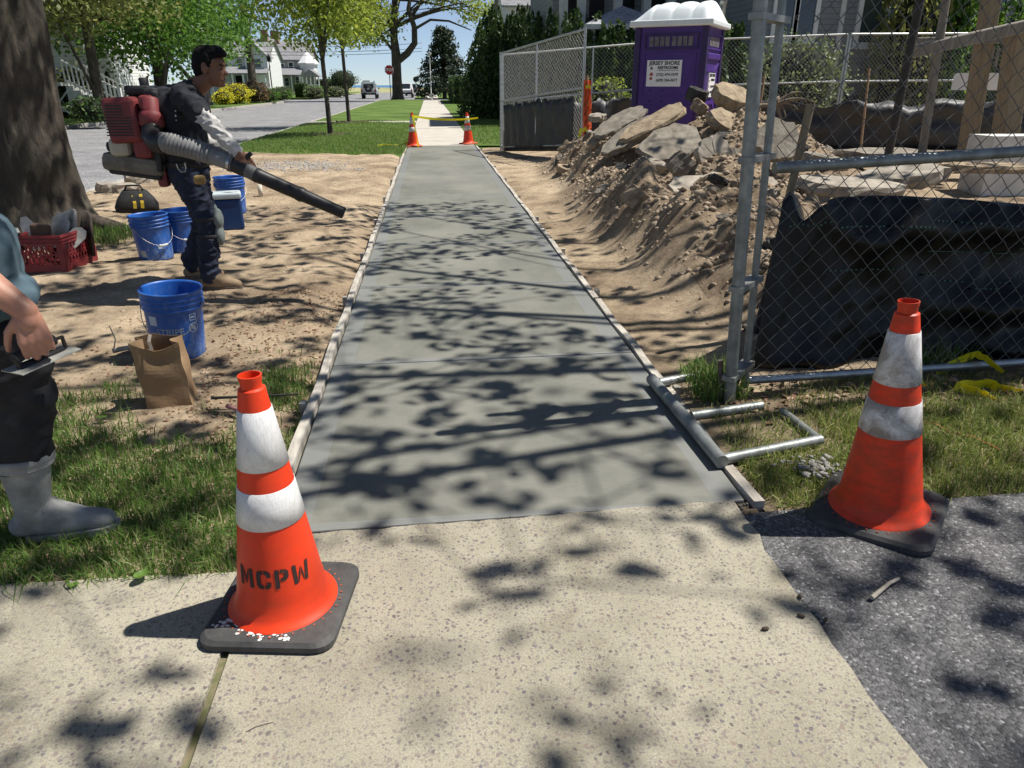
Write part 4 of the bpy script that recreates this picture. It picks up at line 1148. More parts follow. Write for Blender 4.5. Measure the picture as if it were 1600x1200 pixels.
# ================================================================== VEHICLES, SIGN, LAMPS, WIRES
RUB = M('black_rubber', (.028, .028, .03), (.016, .016, .018), 20, .8)
CHROME = M('steel_trim', (.5, .5, .5), (.4, .4, .4), 8, .3, 1.0)
TAIL = M('tail_light_red', (.45, .02, .02), (.3, .01, .01), 8, .3)
def wheel(parent, c, r=.38, w=.24):
    mt = Matrix.Rotation(pi / 2, 3, 'Y')
    o = MB().lathe([(r * .58, -w / 2), (r * .95, -w / 2), (r, -w * .35), (r, w * .35), (r * .95, w / 2), (r * .58, w / 2)], 20, origin=c, mat=mt).build('wheel', RUB, parent)
    MB().lathe([(.02, -w * .3), (r * .58, -w * .42), (r * .6, w * .42), (.02, w * .3)], 16, origin=c, mat=mt).build('rim', CHROME, o)
def suv(name, label, loc, rotz, body, jeep=False, cat='car', L=4.5, W=1.85, Ht=1.75):
    """vehicle with its tail towards -Y"""
    t = thing(name, label, cat, loc, rotz, group='vehicles at the end of the street')
    bm_ = M('car_paint_' + name + str(len(_mc)), body, tuple(x * .85 for x in body), 3, .25, 0, spec=.6, coat=.6)
    h = L / 2
    if jeep: prof = [(-h, .5), (-h, 1.05), (-h + .05, 1.08), (-h + .18, Ht), (.35, Ht), (.85, 1.15), (h - .15, 1.1), (h, .95), (h, .5)]
    else: prof = [(-h, .45), (-h - .02, .95), (-h + .22, 1.08), (-h + .65, Ht), (.35, Ht - .02), (1.1, 1.12), (h - .35, .98), (h, .75), (h, .45)]
    mb = MB()
    n = len(prof)
    def sec(x, k): return [(x * (k if p[1] > 1.1 else 1), p[0], p[1]) for p in prof]
    V = sec(-W / 2, .84) + sec(W / 2, .84)
    mb.add(V, [tuple(range(n))[::-1], tuple(range(n, 2 * n))] + [(i, (i + 1) % n, (i + 1) % n + n, i + n) for i in range(n)])
    o = mb.build('body', bm_, t)
    bv = o.modifiers.new('soft', 'BEVEL'); bv.width = .07; bv.segments = 3
    yr = -h
    if jeep: MB().box((0, yr + .085, 1.40), (W * .62, .05, .46), Matrix.Rotation(-.20, 3, 'X')).build('rear_window', GLASS, t)
    else: MB().box((0, yr + .37, 1.41), (W * .66, .05, .6), Matrix.Rotation(-.56, 3, 'X')).build('rear_window', GLASS, t)
    for s in (-1, 1):
        MB().box((s * W * .455, -.35, 1.42), (.05, L * .4, .42), Matrix.Rotation(s * -.14, 3, 'Y')).build('side_window', GLASS, t)
        MB().cbox((s * (W / 2 - .14), yr - .0, .92), (.16, .06, .34), .015).build('tail_light', TAIL, t)
        MB().cbox((s * (W / 2 + .1), .75, 1.15), (.18, .1, .16), .02).build('mirror', RUB, t)
        for yy in (-h + .8, h - .85): wheel(t, (s * (W / 2 - .13), yy, .38))
    MB().cbox((0, yr - .08, .55), (W * .96, .2, .2), .03).build('bumper', RUB, t)
    MB().bbox((-.24, yr - .20, .62), (.24, yr - .183, .74)).build('licence_plate', OFFW, t)
    if jeep:
        mt = Matrix.Rotation(pi / 2, 3, 'X')
        sp = MB().lathe([(.1, -.14), (.36, -.14), (.40, -.08), (.40, .08), (.36, .14), (.1, .14)], 22, origin=(0, yr - .16, 1.1), mat=mt).build('spare_wheel', RUB, t)
        MB().lathe([(.01, 0), (.16, 0), (.16, .04)], 14, origin=(0, yr - .33, 1.1), mat=mt).build('hub', CHROME, sp)
        for s in (-1, 1): MB().tube([(s * .62, -1.9, Ht + .01), (s * .62, -1.85, Ht + .1), (s * .62, .1, Ht + .1), (s * .62, .15, Ht + .01)], .03, 6).build('roof_rack_rail', RUB, t)
        MB().cbox((-.25, -1.4, Ht + .1), (.8, .5, .12), .03).build('roof_box', RUB, t)
    return t
J = G(577, 154.5, -.13)
suv('jeep', 'pale silver off-road vehicle with spare wheel on its back at the crossing', (J.x, J.y + 2, -.13), 0, (.55, .60, .62), True, 'car', 4.1, 1.85, 1.85)
suv('parked_car', 'white sport utility vehicle parked beyond the big corner tree', (PX(633, 99), 101, -.13), 0, (.72, .73, .73), False, 'car', 4.6, 1.9, 1.75)
suv('parked_car', 'dark car parked behind the white sport utility vehicle', (PX(642, 118), 120, -.13), 0, (.05, .06, .08), False, 'car', 4.6, 1.85, 1.6)
suv('parked_car', 'farthest dark blue car parked along the street towards the sea', (PX(648.5, 136), 138, -.13), 0, (.06, .08, .13), False, 'car', 4.6, 1.85, 1.55)

STEEL = M('galvanised_steel', (.50, .52, .52), (.34, .36, .36), 22, .42, .75)
GALV = M('dull_galvanised_pipe', (.30, .32, .31), (.18, .19, .185), 14, .5, .55, bmp=.2, bscale=90)
SIGNR = M('sign_red', (.50, .02, .03), (.42, .015, .02), 4, .45)
SIGNW = M('sign_white', (.82, .82, .82), (.78, .78, .78), 4, .45)
def stop_sign():
    p = G(611, 157)
    t = thing('stop_sign', 'red octagonal stop sign on a dark post at the corner', 'stop sign', (p.x, p.y, 0))
    MB().box((0, .04, 1.5), (.07, .05, 3.1)).build('post', M('dark_green_post', (.03, .045, .04)), t)
    oc = lambda r: [(r * cos(pi / 8 + k * pi / 4), r * sin(pi / 8 + k * pi / 4)) for k in range(8)]
    zc = 2.72
    MB().prism([(x, z + zc) for x, z in oc(.46)], 'y', -.01, .005).build('sign_border', SIGNW, t)
    f = MB().prism([(x, z + zc) for x, z in oc(.425)], 'y', -.02, -.011).build('sign_face', SIGNR, t)
    text_mesh('STOP', .36, SIGNW, 'lettering', f, (0, -.024, zc), bold=.01)
stop_sign()
def small_sign():
    Y = 120; p = AY(650, 133, Y)
    t = thing('far_sign', 'small dark round sign on a post far along the verge', 'sign', (p.x, Y, 0))
    MB().tube([(0, 0, 0), (0, 0, 2.2)], .05, 6).build('post', RUB, t)
    MB().lathe([(.01, 0), (.42, 0), (.42, .04), (.01, .04)], 12, origin=(0, 0, 2.2), mat=Matrix.Rotation(pi / 2, 3, 'X')).build('sign_face', RUB, t)
small_sign()
def lamp(label, px, py0, pyb, Y, col, globe, name='street_lamp'):
    b = AY(px, pyb, Y); z1 = AY(px, py0, Y).z
    t = thing(name, label, 'lamp post', (b.x, Y, 0))
    MB().lathe([(.12, 0), (.12, .15), (.06, .25), (.05, z1 - .3), (.04, z1)], 10).build('post', col, t)
    if globe: MB().ball((0, 0, z1 + .12), (.17, .17, .2)).build('lamp_globe', OFFW, t)
    else:
        MB().lathe([(.06, z1), (.16, z1 + .1), (.2, z1 + .45), (.05, z1 + .6), (.02, z1 + .75)], 8, smooth=False).build('lantern', RUB, t)
lamp('pale lamp post with globe beside the far sidewalk', 674, 86, 157, 76, OFFW, True)
lamp('black lantern street lamp across the road before the white house', 427, 97, 153, 76, RUB, False)
lamp('pale flagpole-like post beside the white house porch', 335, 116, 153, 66, OFFW, True)
def bollard(label, px, pyt, Y, w=.22):
    p = AY(px, 133, Y); z = AY(px, pyt, Y).z
    t = tag(MB().cbox((0, 0, z / 2), (w, w, z), .02).lathe([(w * .5, z), (w * .62, z + .03), (.02, z + .14)], 8).build('marker_post', WHITE), label, 'post'); t.location = (p.x, Y, 0)
bollard('short white marker post near the black street lamp', 419, 143, 70)
def wires():
    Y = 58
    for i, (py, lab) in enumerate(((68, 'upper'), (76, 'middle'), (81, 'lower'))):
        a, b = AY(250, py - 9, Y), AY(600, py - 2, Y + 20); L = b - a
        a = a - L * .35; b = b + L * .25
        m_ = (a + b) / 2 - Vector((0, 0, .25))
        pts = [a.lerp(b, k / 12) - Vector((0, 0, .5 * (1 - (2 * k / 12 - 1) ** 2))) for k in range(13)]
        tag(MB().tube(pts, .022, 5).build('utility_wire', RUB), lab + ' black utility wire strung across in front of the houses', 'wire')
wires()

# ================================================================== CHAIN-LINK FENCES
def chain_mesh(name, parent, p0, p1, zb0, zb1, h, d, rw, mat, yoff=0.0):
    """woven zig-zag wires between two ground points (relative to parent)"""
    p0, p1 = np.array(p0, float), np.array(p1, float)
    L = np.linalg.norm(p1 - p0); ax = np.array([(p1 - p0)[0] / L, (p1 - p0)[1] / L, 0]); nr = np.array([-ax[1], ax[0], 0])
    nw, nl = int(L / (d / 2)), int(h / (d / 2))
    i, k = np.meshgrid(np.arange(nw), np.arange(nl + 1), indexing='ij')
    s = (i + (k + i) % 2) * d / 2
    wob = .0025
    s = s + rng.normal(0, wob, s.shape)
    z = k * d / 2 + rng.normal(0, wob, s.shape)
    f = np.clip(s / L, 0, 1)
    base = zb0 + (zb1 - zb0) * f
    off = np.where((k + i) % 2 == 0, 1, -1) * rw * .9 + yoff
    P = np.array([p0[0], p0[1], 0]) + ax * np.clip(s, 0, L)[..., None] + nr * off[..., None] + np.stack([0 * s, 0 * s, base + z], -1)
    A, B = P[:, :-1].reshape(-1, 3), P[:, 1:].reshape(-1, 3)
    t = B - A; t /= np.linalg.norm(t, axis=1, keepdims=True) + 1e-9
    u = np.cross(t, nr); u /= np.linalg.norm(u, axis=1, keepdims=True) + 1e-9
    w = np.cross(t, u)
    ring = [u * cos(a) * rw + w * sin(a) * rw for a in (0, 2 * pi / 3, 4 * pi / 3)]
    V = np.stack([A + r for r in ring] + [B + r for r in ring], 1).reshape(-1, 3)
    q = np.arange(len(A)) * 6
    Fc = np.stack([np.stack([q, q + 1, q + 4, q + 3], -1), np.stack([q + 1, q + 2, q + 5, q + 4], -1), np.stack([q + 2, q, q + 3, q + 5], -1)], 1).reshape(-1, 4)
    return np_mesh(name, V, Fc, mat, parent)
WIRE = M('galvanised_wire', (.46, .48, .48), (.34, .36, .36), 30, .45, .6)
WIRED = M('aged_wire', (.20, .20, .195), (.11, .11, .11), 30, .55, .5)
def panel(label, a, b, za, zb_, h, r=.022, midf=.52, d=.09, rw=.0025, wire=None, name='chain_link_fence', posts=(0, 1), group=None, mids=()):
    o = Vector((a[0], a[1], 0))
    t = thing(name, label, 'fence', o, group=group)
    p0, p1 = Vector((0, 0, 0)), Vector((b[0] - a[0], b[1] - a[1], 0))
    def q(f, z): return p0.lerp(p1, f) + Vector((0, 0, za + (zb_ - za) * f + z))
    for f in posts: MB().tube([q(f, -.1), q(f, h + .03)], r * 1.1, 10).build('post', STEEL, t)
    for f in mids: MB().tube([q(f, 0), q(f, h)], r * .9, 10).build('post', STEEL, t)
    for z in (.06, h * midf, h): MB().tube([q(0, z), q(1, z)], r * .95, 10).build('rail', STEEL, t)
    chain_mesh('chain_link_mesh', t, p0, p1, za + .06, zb_ + .06, h - .06, d, rw, wire or WIRE)
    for f in posts:
        for z in (.3, h * midf + .04, h - .05): MB().lathe([(r * 1.3, -.015), (r * 1.3, .015)], 10, origin=q(f, z)).build('clamp', STEEL, t)
    return t
FA = G(783, 234)
panel('swung-out chain-link gate panel standing left of the orange bundle', (FA.x, FA.y), (2.82, 13.9), 0, .28, 2.02, group='chain-link panels round the site', mids=(.48,))
panel('chain-link panel running straight back of the gate panel to the toilet', (FA.x + .06, FA.y + .12), (5.4, 17.4), 0, .3, 2.0, group='chain-link panels round the site', mids=(.55,))
panel('chain-link panel along the rear of the site right of the toilet', (5.45, 17.35), (9.3, 16.6), .3, .42, 2.0, group='chain-link panels round the site')
panel('chain-link panel at the rear right of the site before the tall shrubs', (9.35, 16.58), (13.6, 16.2), .42, .45, 2.0, group='chain-link panels round the site')
panel('farthest right chain-link panel behind the timber porch posts', (13.65, 16.18), (18.5, 15.8), .45, .5, 2.0, group='chain-link panels round the site')

# black silt cloth on the fences
SILT = M('black_silt_cloth', (.028, .028, .030), (.014, .014, .016), 8, .5, 0, bmp=.5, bscale=14, bdist=.02, spec=.5)
def cloth_strip(label, pts, h0, wav, name='silt_cloth', seg=60, thick=.006, mat=None, hv=.05):
    """a strip of cloth standing along ground points (x,y,z)"""
    t_ = []
    pts = [Vector(p) for p in pts]
    tot = sum((b - a).length for a, b in zip(pts[:-1], pts[1:])); V = []; nz = 9
    for i in range(seg + 1):
        s = tot * i / seg; k = 0
        while k < len(pts) - 2 and s > (pts[k + 1] - pts[k]).length: s -= (pts[k + 1] - pts[k]).length; k += 1
        p = pts[k].lerp(pts[k + 1], min(1, s / (pts[k + 1] - pts[k]).length)); ax = (pts[k + 1] - pts[k]).normalized(); nr = Vector((-ax.y, ax.x, 0))
        hh = h0 * (1 + hv * mnoise.noise(Vector((i * .35, h0, 3))) * 2)
        for j in range(nz):
            f = j / (nz - 1)
            w = wav * (mnoise.noise(Vector((i * .22, f * 3, p.x))) + .5 * mnoise.noise(Vector((i * .6, f * 7, p.y)))) * (.4 + f) + (.06 if j == nz - 1 else 0) * 0
            V.append(p + nr * w + Vector((0, 0, hh * f)))
    Fs = [(i * nz + j, (i + 1) * nz + j, (i + 1) * nz + j + 1, i * nz + j + 1) for i in range(seg) for j in range(nz - 1)]
    o = MB().add(V, Fs, 0, True).build(name, mat or SILT)
    sd = o.modifiers.new('thickness', 'SOLIDIFY'); sd.thickness = thick
    return tag(o, label, 'silt fence')
cloth_strip('black silt cloth hung on the lower half of the gate panel', [(FA.x + .06, FA.y - .18, -.02), (2.1, 15.75, .08), (2.72, 14.2, .2)], .98, .04)
cloth_strip('black silt cloth behind the gate panel running to the toilet', [(FA.x + .3, FA.y - .05, 0), (3.6, 16.9, .12), (5.4, 17.2, .28)], .92, .10)
cloth_strip('long sagging black silt cloth along the rear of the site', [(5.3, 13.6, .3), (7.0, 13.0, .3), (9.2, 12.4, .32), (12.4, 11.9, .33), (16, 11.6, .33)], .78, .16, hv=.12)
STAKEW = M('weathered_stake_wood', (.34, .24, .16), (.20, .13, .085), 12, .85, bmp=.4, stretch=(4, 4, .6))
for i, (px, pt, pb, Y, lab) in enumerate(((1357, 103, 196, 12.4, 'wooden stake leaning at the middle of the rear silt cloth'), (1193, 115, 155, 13.2, 'reddish stake at the rear silt cloth right of the near post'))):
    a, b = AY(px + 2, pt, Y), AY(px - 5, pb, Y); b.z = float(zr(b.x, b.y)) - .05
    d = a - b
    tag(MB().tube([b, a - d * .03, a], [.022, .02, .006], 4, smooth=False).build('stake', STAKEW), lab, 'stake')

# near fence panel with its upright pipe and foot frame
NP0, NP1 = (1.47, 3.05), (4.5, 3.22)
npan = thing('near_chain_link_fence', 'near chain-link fence panel with thick grey posts in front of the black tarp', 'fence', (NP0[0], NP0[1], 0))
def nq(f, z): return Vector(((NP1[0] - NP0[0]) * f, (NP1[1] - NP0[1]) * f, z))
MB().tube([nq(0, .02), nq(0, 2.15) + Vector((-.08, 0, 0))], .0165, 12).build('post', GALV, npan)
MB().tube([nq(1, .02), nq(1, 2.15)], .0165, 12).build('post', GALV, npan)
for z in (.055, 2.13): MB().tube([nq(0, z), nq(1, z)], .0205, 12).build('rail', STEEL, npan)
MB().tube([nq(0, 1.05), nq(.5, 1.115), nq(1, 1.16)], .025, 12).build('rail', GALV, npan)
chain_mesh('chain_link_mesh', npan, nq(0, 0), nq(1, 0), .06, .06, 2.07, .098, .0021, WIRED)
up = MB().tube([Vector((-.135, -.15, .0)), Vector((-.245, -.15, 2.25))], .0275, 14).build('upright_pipe', GALV, npan)
for z in (.14, .56, 1.10, 1.62):
    a = Vector((-.135 - .11 * z / 2.25, -.15, z)); b = nq(0, z) + Vector((-.08 * z / 2.15, 0, 0)); d = b - a; m_ = (a + b) / 2
    MB().box(m_, (d.length + .07, .060, .024), Matrix.Rotation(math.atan2(d.y, d.x), 3, 'Z')).build('clamp', M('steel_clamp', (.30, .31, .30), (.2, .2, .2), 10, .5, .6), npan)
MB().tube([AY(1126, 640, 2.93) - Vector((NP0[0], NP0[1], 0)), AY(1126, 563, 2.93) - Vector((NP0[0], NP0[1], 0))], .013, 8).build('foot_pin', M('rusty_pin', (.22, .18, .15), (.12, .09, .07), 20, .8, .3), npan)
ft = thing('steel_pipes', 'grey steel pipe frame lying on the grass by the walk', 'pipe frame', (0, 0, 0))
def pipe(parent, pts, r=.022):
    P = [G(x, y, z) for x, y, z in pts]
    return MB().tube(P, r, 12).build('pipe', GALV, parent)
PIPEP = M('painted_grey_pipe', (.36, .41, .41), (.26, .30, .30), 14, .5, .3)
pipe(ft, [(1018, 592, .035), (1072, 655, .035), (1128, 722, .035)], .028)
pipe(ft, [(1128, 718, .03), (1282, 687, .03)], .022)
pipe(ft, [(1280, 688, .028), (1222, 643, .03)], .02)
pipe(ft, [(1080, 650, .03), (1190, 634, .03)], .022)
pipe(ft, [(1030, 598, .035), (1096, 585, .04)], .022)

# black tarpaulin heap behind the near fence
TARP = M('black_tarpaulin', (.006, .006, .0065), (.003, .003, .0033), 6, .36, 0, bmp=.5, bscale=50, bdist=.006, spec=.36, stretch=(1.6, 1.6, .5))
def tarp():
    t = thing('black_tarpaulin', 'crumpled glossy black tarpaulin heap with green stitching behind the near fence', 'tarpaulin', (1.66, 3.34, 0))
    nu, nv = 110, 46; V = []
    for i in range(nu + 1):
        f = i / nu; x = -.02 + 3.2 * f
        top = .84 + .03 * sin(f * 9) - .10 * math.exp(-((f - .045) / .02) ** 2) + .06 * math.exp(-((f - .012) / .012) ** 2)
        for j in range(nv + 1):
            g = j / nv
            if g < .6:
                h = g / .6; z = top * h; y = .0 + .10 * h
            else:
                h = (g - .6) / .4; z = top - .55 * h ** 1.6; y = .10 + .62 * h
            q = Vector((x * 1.6, y * 2, z * 2.2)); ed = min(1, f / .05)
            cr = 1 - abs(mnoise.noise(Vector((x * 2.2 + .5 * z, 3, z * 1.3)))) * 2.2; cr2 = 1 - abs(mnoise.noise(Vector((x * 5 - z * 1.5, 9, z * 3)))) * 2.4
            b_ = ed * (.035 * mnoise.noise(q) + .045 * max(0, cr) ** 3 + .022 * max(0, cr2) ** 3) 
            fold = ed * .015 * sin(x * 17 + z * 7 + 5 * mnoise.noise(q * .8)) * (1 - z)
            bag = .10 * math.exp(-((x - 1.35) / .30) ** 2 - ((z - .30) / .08) ** 2) + .12 * math.exp(-((x - 1.6) / .36) ** 2 - ((z - .07) / .07) ** 2) + .07 * math.exp(-((x - 1.2) / .5) ** 2 - ((z - .70) / .07) ** 2)
            V.append((x + .10 * z * (1 - f) ** 8 + (.55 * h * (1 - f) ** 3 if g > .6 else 0) + .08 * b_, y - b_ - fold - bag, max(-.01, z + .25 * b_ * (h if g > .6 else .3))))
    Fs = [(i * (nv + 1) + j, (i + 1) * (nv + 1) + j, (i + 1) * (nv + 1) + j + 1, i * (nv + 1) + j + 1) for i in range(nu) for j in range(nv)]
    o = MB().add(V, Fs, 0, True).build('sheet', TARP, t)
    sd = o.modifiers.new('thickness', 'SOLIDIFY'); sd.thickness = .004
    GREEN = M('green_stitch', (.06, .17, .13), (.03, .09, .07), 10, .5)
    def nearest(x, z):
        best = min((v for v in V), key=lambda v: abs(v[0] - x) * 2 + abs(v[2] - z) * 3 + (5 if v[1] > .13 else 0))
        return Vector(best)
    for zz, x0, x1, dip in ((.735, .1, 3.1, .0), (.50, .35, 3.1, .10), (.60, .9, 2.4, .03)):
        mb = MB(); x = x0
        while x < x1:
            z = zz - dip * math.exp(-((x - 1.2) / .3) ** 2)
            p = nearest(x, z); mb.box(p + Vector((0, -.006, 0)), (.012 if dip != .03 else .045, .004, .007 if dip != .03 else .003)); x += .026 if dip != .03 else .05
        tag(mb.build('stitching', GREEN, t), kind='stuff')
tarp()
def pole(label, a, b, r, mats, split=None, name='wooden_pole'):
    t = thing(name, label, 'pole', b)
    a = Vector(a) - Vector(b)
    if split: 
        MB().tube([a * split, a], r, 10).build('bare_end', mats[0], t); MB().tube([Vector((0, 0, 0)), a * split], r * 1.06, 10).build('wrapped_end', mats[1], t)
    else: MB().tube([Vector((0, 0, 0)), a * .5, a], [r, r, r * .96], 10).build('shaft', mats[0], t)
TANW = M('tan_timber', (.27, .215, .14), (.18, .14, .09), 7, .75, bmp=.3, stretch=(6, 6, .7))
pole('tan wooden pole with black wrapped lower end standing out of the tarpaulin', AY(1267, 162, 3.78), (AY(1222, 340, 3.78).x - .05, 3.78, .02), .022, (TANW, RUB), .60)
BAG = M('grey_black_plastic', (.10, .10, .105), (.03, .03, .032), 7, .35, bmp=.6, bscale=24, bdist=.01)

# timber porch frame under construction on the right of the site
GREYW = M('grey_timber', (.24, .22, .19), (.15, .135, .115), 7, .8, bmp=.3, stretch=(6, 6, .7))
def timber(parent, a, b, w, mat, name='post'):
    a, b = Vector(a), Vector(b); d = b - a
    q = d.to_track_quat('Z', 'Y').to_matrix()
    return MB().cbox((a + b) / 2, (w, w, d.length), min(.012, w * .1), q).build(name, mat, parent)
def down(a, b, z=.22): a, b = Vector(a), Vector(b); return a + (b - a) * ((z - a.z) / (b.z - a.z))
pf = thing('porch_frame', 'new timber posts and rail of a porch being built at right of the site', 'timber frame', (8.5, 9.8, .3))
O = Vector((8.5, 9.8, .3))
timber(pf, down(AY(1569, 222, 8.6), AY(1594, 45, 8.6)) - O, AY(1594, 45, 8.6) - O, .22, TANW)
timber(pf, down(AY(1514, 214, 9.3), AY(1555, -40, 9.3)) - O, AY(1555, -40, 9.3) - O, .17, TANW)
timber(pf, AY(1430, 80, 8.4) - O, AY(1640, 32, 8.4) - O, .13, GREYW, 'rail')
timber(pf, AY(1430, 66, 9.2) - O, AY(1640, 58, 9.2) - O, .10, GREYW, 'rail')
a, b = AY(1509, 141, 9.5) - O, AY(1640, 114, 9.5) - O
MB().bbox((a.x, a.y, a.z), (b.x, b.y + .3, b.z)).build('boxed_beam', WHITE, pf)
a, b = AY(1545, 105, 10.2) - O, AY(1580, 75, 10.2) - O
for i in range(6): MB().box((a.x + i * .09, a.y, (a.z + b.z) / 2), (.03, .03, b.z - a.z)).build('baluster', GREYW, pf)
a = AY(1595, 235, 7.6) - O
MB().bbox((a.x - .35, a.y, -.1), (a.x + .8, a.y + .4, a.z + .15)).build('foundation_box', OFFW, pf)
pole('dark leaning pole beside the porch frame', AY(1442, -20, 7.6), (AY(1392, 218, 7.6).x, 7.6, .25), .045, (M('dark_timber', (.05, .045, .04), (.03, .027, .024)),))
pole('grey leaning stake right of the dark leaning pole', AY(1481, -20, 8.4), (AY(1450, 208, 8.4).x, 8.4, .28), .05, (GREYW,))
# shrubs against the grey house
bush('garden_shrub', 'round variegated shrub behind the rear fence before the grey house', PX(1240, 18.6), 18.6, .38, 1.25, 2.1, 3800, LEAF_V, .10, group='shrubs behind the construction fence')
for i, (px, Y, r, h) in enumerate(((1408, 20.3, 1.0, 4.6), (1468, 20.2, .75, 4.9), (1520, 20.4, .6, 3.0), (1585, 20.0, 1.2, 4.2))):
    arbor(('tall upright evergreen against the grey house left of the leaning poles', 'narrow upright evergreen against the grey house right of the leaning poles', 'small pale evergreen against the grey house', 'evergreen at the right edge against the grey house')[i], PX(px, Y), Y, r, h, 4200, .35, LEAF_G if i else LEAF_OL)

# ================================================================== PORTABLE TOILET
PURP = M('purple_plastic', (.075, .028, .22), (.06, .022, .185), 3, .45, 0, spec=.4)
PURD = M('dark_purple_frame', (.04, .022, .10), (.03, .016, .08), 3, .5)
RWHT = M('white_plastic_roof', (.74, .79, .80), (.68, .73, .74), 3, .5)
VENT = M('grey_vent', (.20, .18, .20), (.11, .10, .12), 14, .7)
INK = M('black_print', (.02, .02, .025), (.015, .015, .018), 4, .6)
INKR = M('red_print', (.40, .05, .05), (.3, .03, .03), 4, .6)
def toilet():
    phi = R_(33); W = 1.16; Mx = Vector((4.27, 11.65, .20)); Hh = 2.02
    t = thing('portable_toilet', 'purple portable toilet with ribbed white roof behind the rubble', 'toilet', Mx, -phi)
    # local frame: x from -W..0 along the front face (facing -y), y 0..W to the back
    MB().bbox((-W + .03, .03, .08), (-.03, W - .03, Hh)).build('cabin', PURP, t)
    for x in (-W, -.09):
        for y in (0, W - .09): MB().cbox((x + .045, y + .045, Hh / 2 + .04), (.10, .10, Hh), .02).build('corner_post', PURD, t)
    MB().bbox((-W - .03, -.03, -.25), (.03, W + .03, .08)).build('skid_base', RUB, t)
    # front face panel relief
    def frame(x0, x1, z0, z1, face, w=.03, d=.02):
        mb = MB()
        for (a, b, c, e) in ((x0, x1, z0, z0 + w), (x0, x1, z1 - w, z1), (x0, x0 + w, z0 + w, z1 - w), (x1 - w, x1, z0 + w, z1 - w)):
            if face == 'f': mb.bbox((a, .03 - d, c), (b, .032, e))
            else: mb.bbox((-.032, a, c), (-.03 + d, b, e))
        return mb
    frame(-W + .14, -.14, .16, .88, 'f').build('panel_rib', PURP, t)
    frame(-W + .16, -.16, 1.0, 1.66, 'f', .02, .012).build('panel_rib', PURP, t)
    frame(-W + .16, -.14, 1.70, 1.93, 'f', .025, .02).build('panel_rib', PURD, t)
    for i in range(8): MB().bbox((-W + .24 + i * .086 + (.02 if i > 3 else 0), .012, 1.745), (-W + .24 + i * .086 + .066 + (.02 if i > 3 else 0), .03, 1.88)).build('vent_slot', VENT, t)
    for x, z in ((-.86, 1.10), (-.66, 1.10), (-.86, .94), (-.66, .94)): MB().lathe([(.001, 0), (.012, 0), (.012, .012)], 8, origin=(x, .03, z), mat=Matrix.Rotation(pi / 2, 3, 'X')).build('bolt', VENT, t)
    # side face (to the right): lit, with moulded shapes
    frame(.13, W - .13, 1.70, 1.93, 's', .025, .02).build('panel_rib', PURP, t)
    for i in range(7): MB().bbox((-.03, .22 + i * .1, 1.745), (-.012, .29 + i * .1, 1.88)).build('vent_slot', VENT, t)
    MB().cbox((-.02, W / 2, 1.60), (.05, W - .26, .10), .02).build('panel_rib', PURP, t)
    MB().prism([(.14, 1.42), (W - .36, 1.42), (W - .14, 1.52), (W - .14, 1.48), (W - .36, 1.38), (.14, 1.38)], 'x', -.03, -.008).build('panel_rib', PURP, t)
    MB().prism([(.14, .62), (.14, .78), (.36, .94), (W - .36, .94), (W - .14, .78), (W - .14, .62), (W - .2, .62), (W - .2, .76), (W - .39, .89), (.39, .89), (.2, .76), (.2, .62)][::-1], 'x', -.03, -.006).build('panel_rib', PURP, t)
    MB().prism([(.14, .40), (.36, .52), (W - .36, .52), (W - .36, .48), (.37, .48), (.17, .37)], 'x', -.03, -.008).build('panel_rib', PURP, t)
    # roof
    rf = MB().cbox((-W / 2, W / 2, Hh + .045), (W + .16, W + .16, .09), .02).build('roof', RWHT, t)
    n = 48; k = 16; V = []
    for i in range(n + 1):
        u = i / n
        for j in range(k + 1):
            v = j / k * 2 - 1
            hump = abs(sin(u * pi * 4)) ** .45
            e = min(1, (u / .22)) ** .75 * min(1, (1 - u) / .1) ** .6
            z = .29 * max(0, (1 - abs(v) ** 2.6)) ** .6 * e * (.80 + .20 * hump)
            V.append((-W - .04 + u * (W + .08), W / 2 + v * (W / 2 + .04), Hh + .088 + z))
    Fs = [(i * (k + 1) + j, (i + 1) * (k + 1) + j, (i + 1) * (k + 1) + j + 1, i * (k + 1) + j + 1) for i in range(n) for j in range(k)]
    MB().add(V, Fs, 0, True).build('roof_dome', RWHT, rf)
    MB().lathe([(.05, 0), (.05, .28), (.06, .28), (.06, .33)], 10, origin=(-.05, W - .1, Hh + .09)).build('vent_pipe', GALV, rf)
    # signs
    s1 = MB().bbox((-.93, .004, 1.16), (-.37, .0295, 1.545)).build('sign', SIGNW, t)
    def sign_text(par, loc, rz, sc):
        rot = (pi / 2, 0, rz); c, s = cos(rz), sin(rz)
        def L(x, z): return (loc[0] + x * c, loc[1] + x * s, loc[2] + z)
        text_mesh('JERSEY SHORE', .078 * sc, INK, 'lettering', par, L(0, .145), rot, .001, bold=.002)
        text_mesh('RESTROOMS', .058 * sc, INK, 'lettering', par, L(.06 * sc, .078), rot, .001, bold=.002)
        text_mesh('(732) 474-7679', .056 * sc, INK, 'lettering', par, L(.055 * sc, -.022), rot, .001, bold=.001)
        text_mesh('(609) 246-0677', .056 * sc, INK, 'lettering', par, L(.055 * sc, -.104), rot, .001, bold=.001)
    sign_text(s1, (-.65, .002, 1.355), 0, 1)
    MB().bbox((-.76, .001, 1.392), (-.42, .003, 1.398)).build('underline', INK, s1)
    for z, w in ((1.43, .05), (1.34, .06), (1.28, .05)): MB().prism([(-.88, z - .02), (-.88 + w, z - .02), (-.88 + w * .7, z + .03), (-.87, z + .015)], 'y', .001, .003).build('emblem', INKR if z < 1.4 else VENT, s1)
    s2 = MB().bbox((-.0295, .36, 1.0), (-.002, .80, 1.36)).build('sign', SIGNW, t)
    sign_text(s2, (.0005, .58, 1.18), pi / 2, .78)
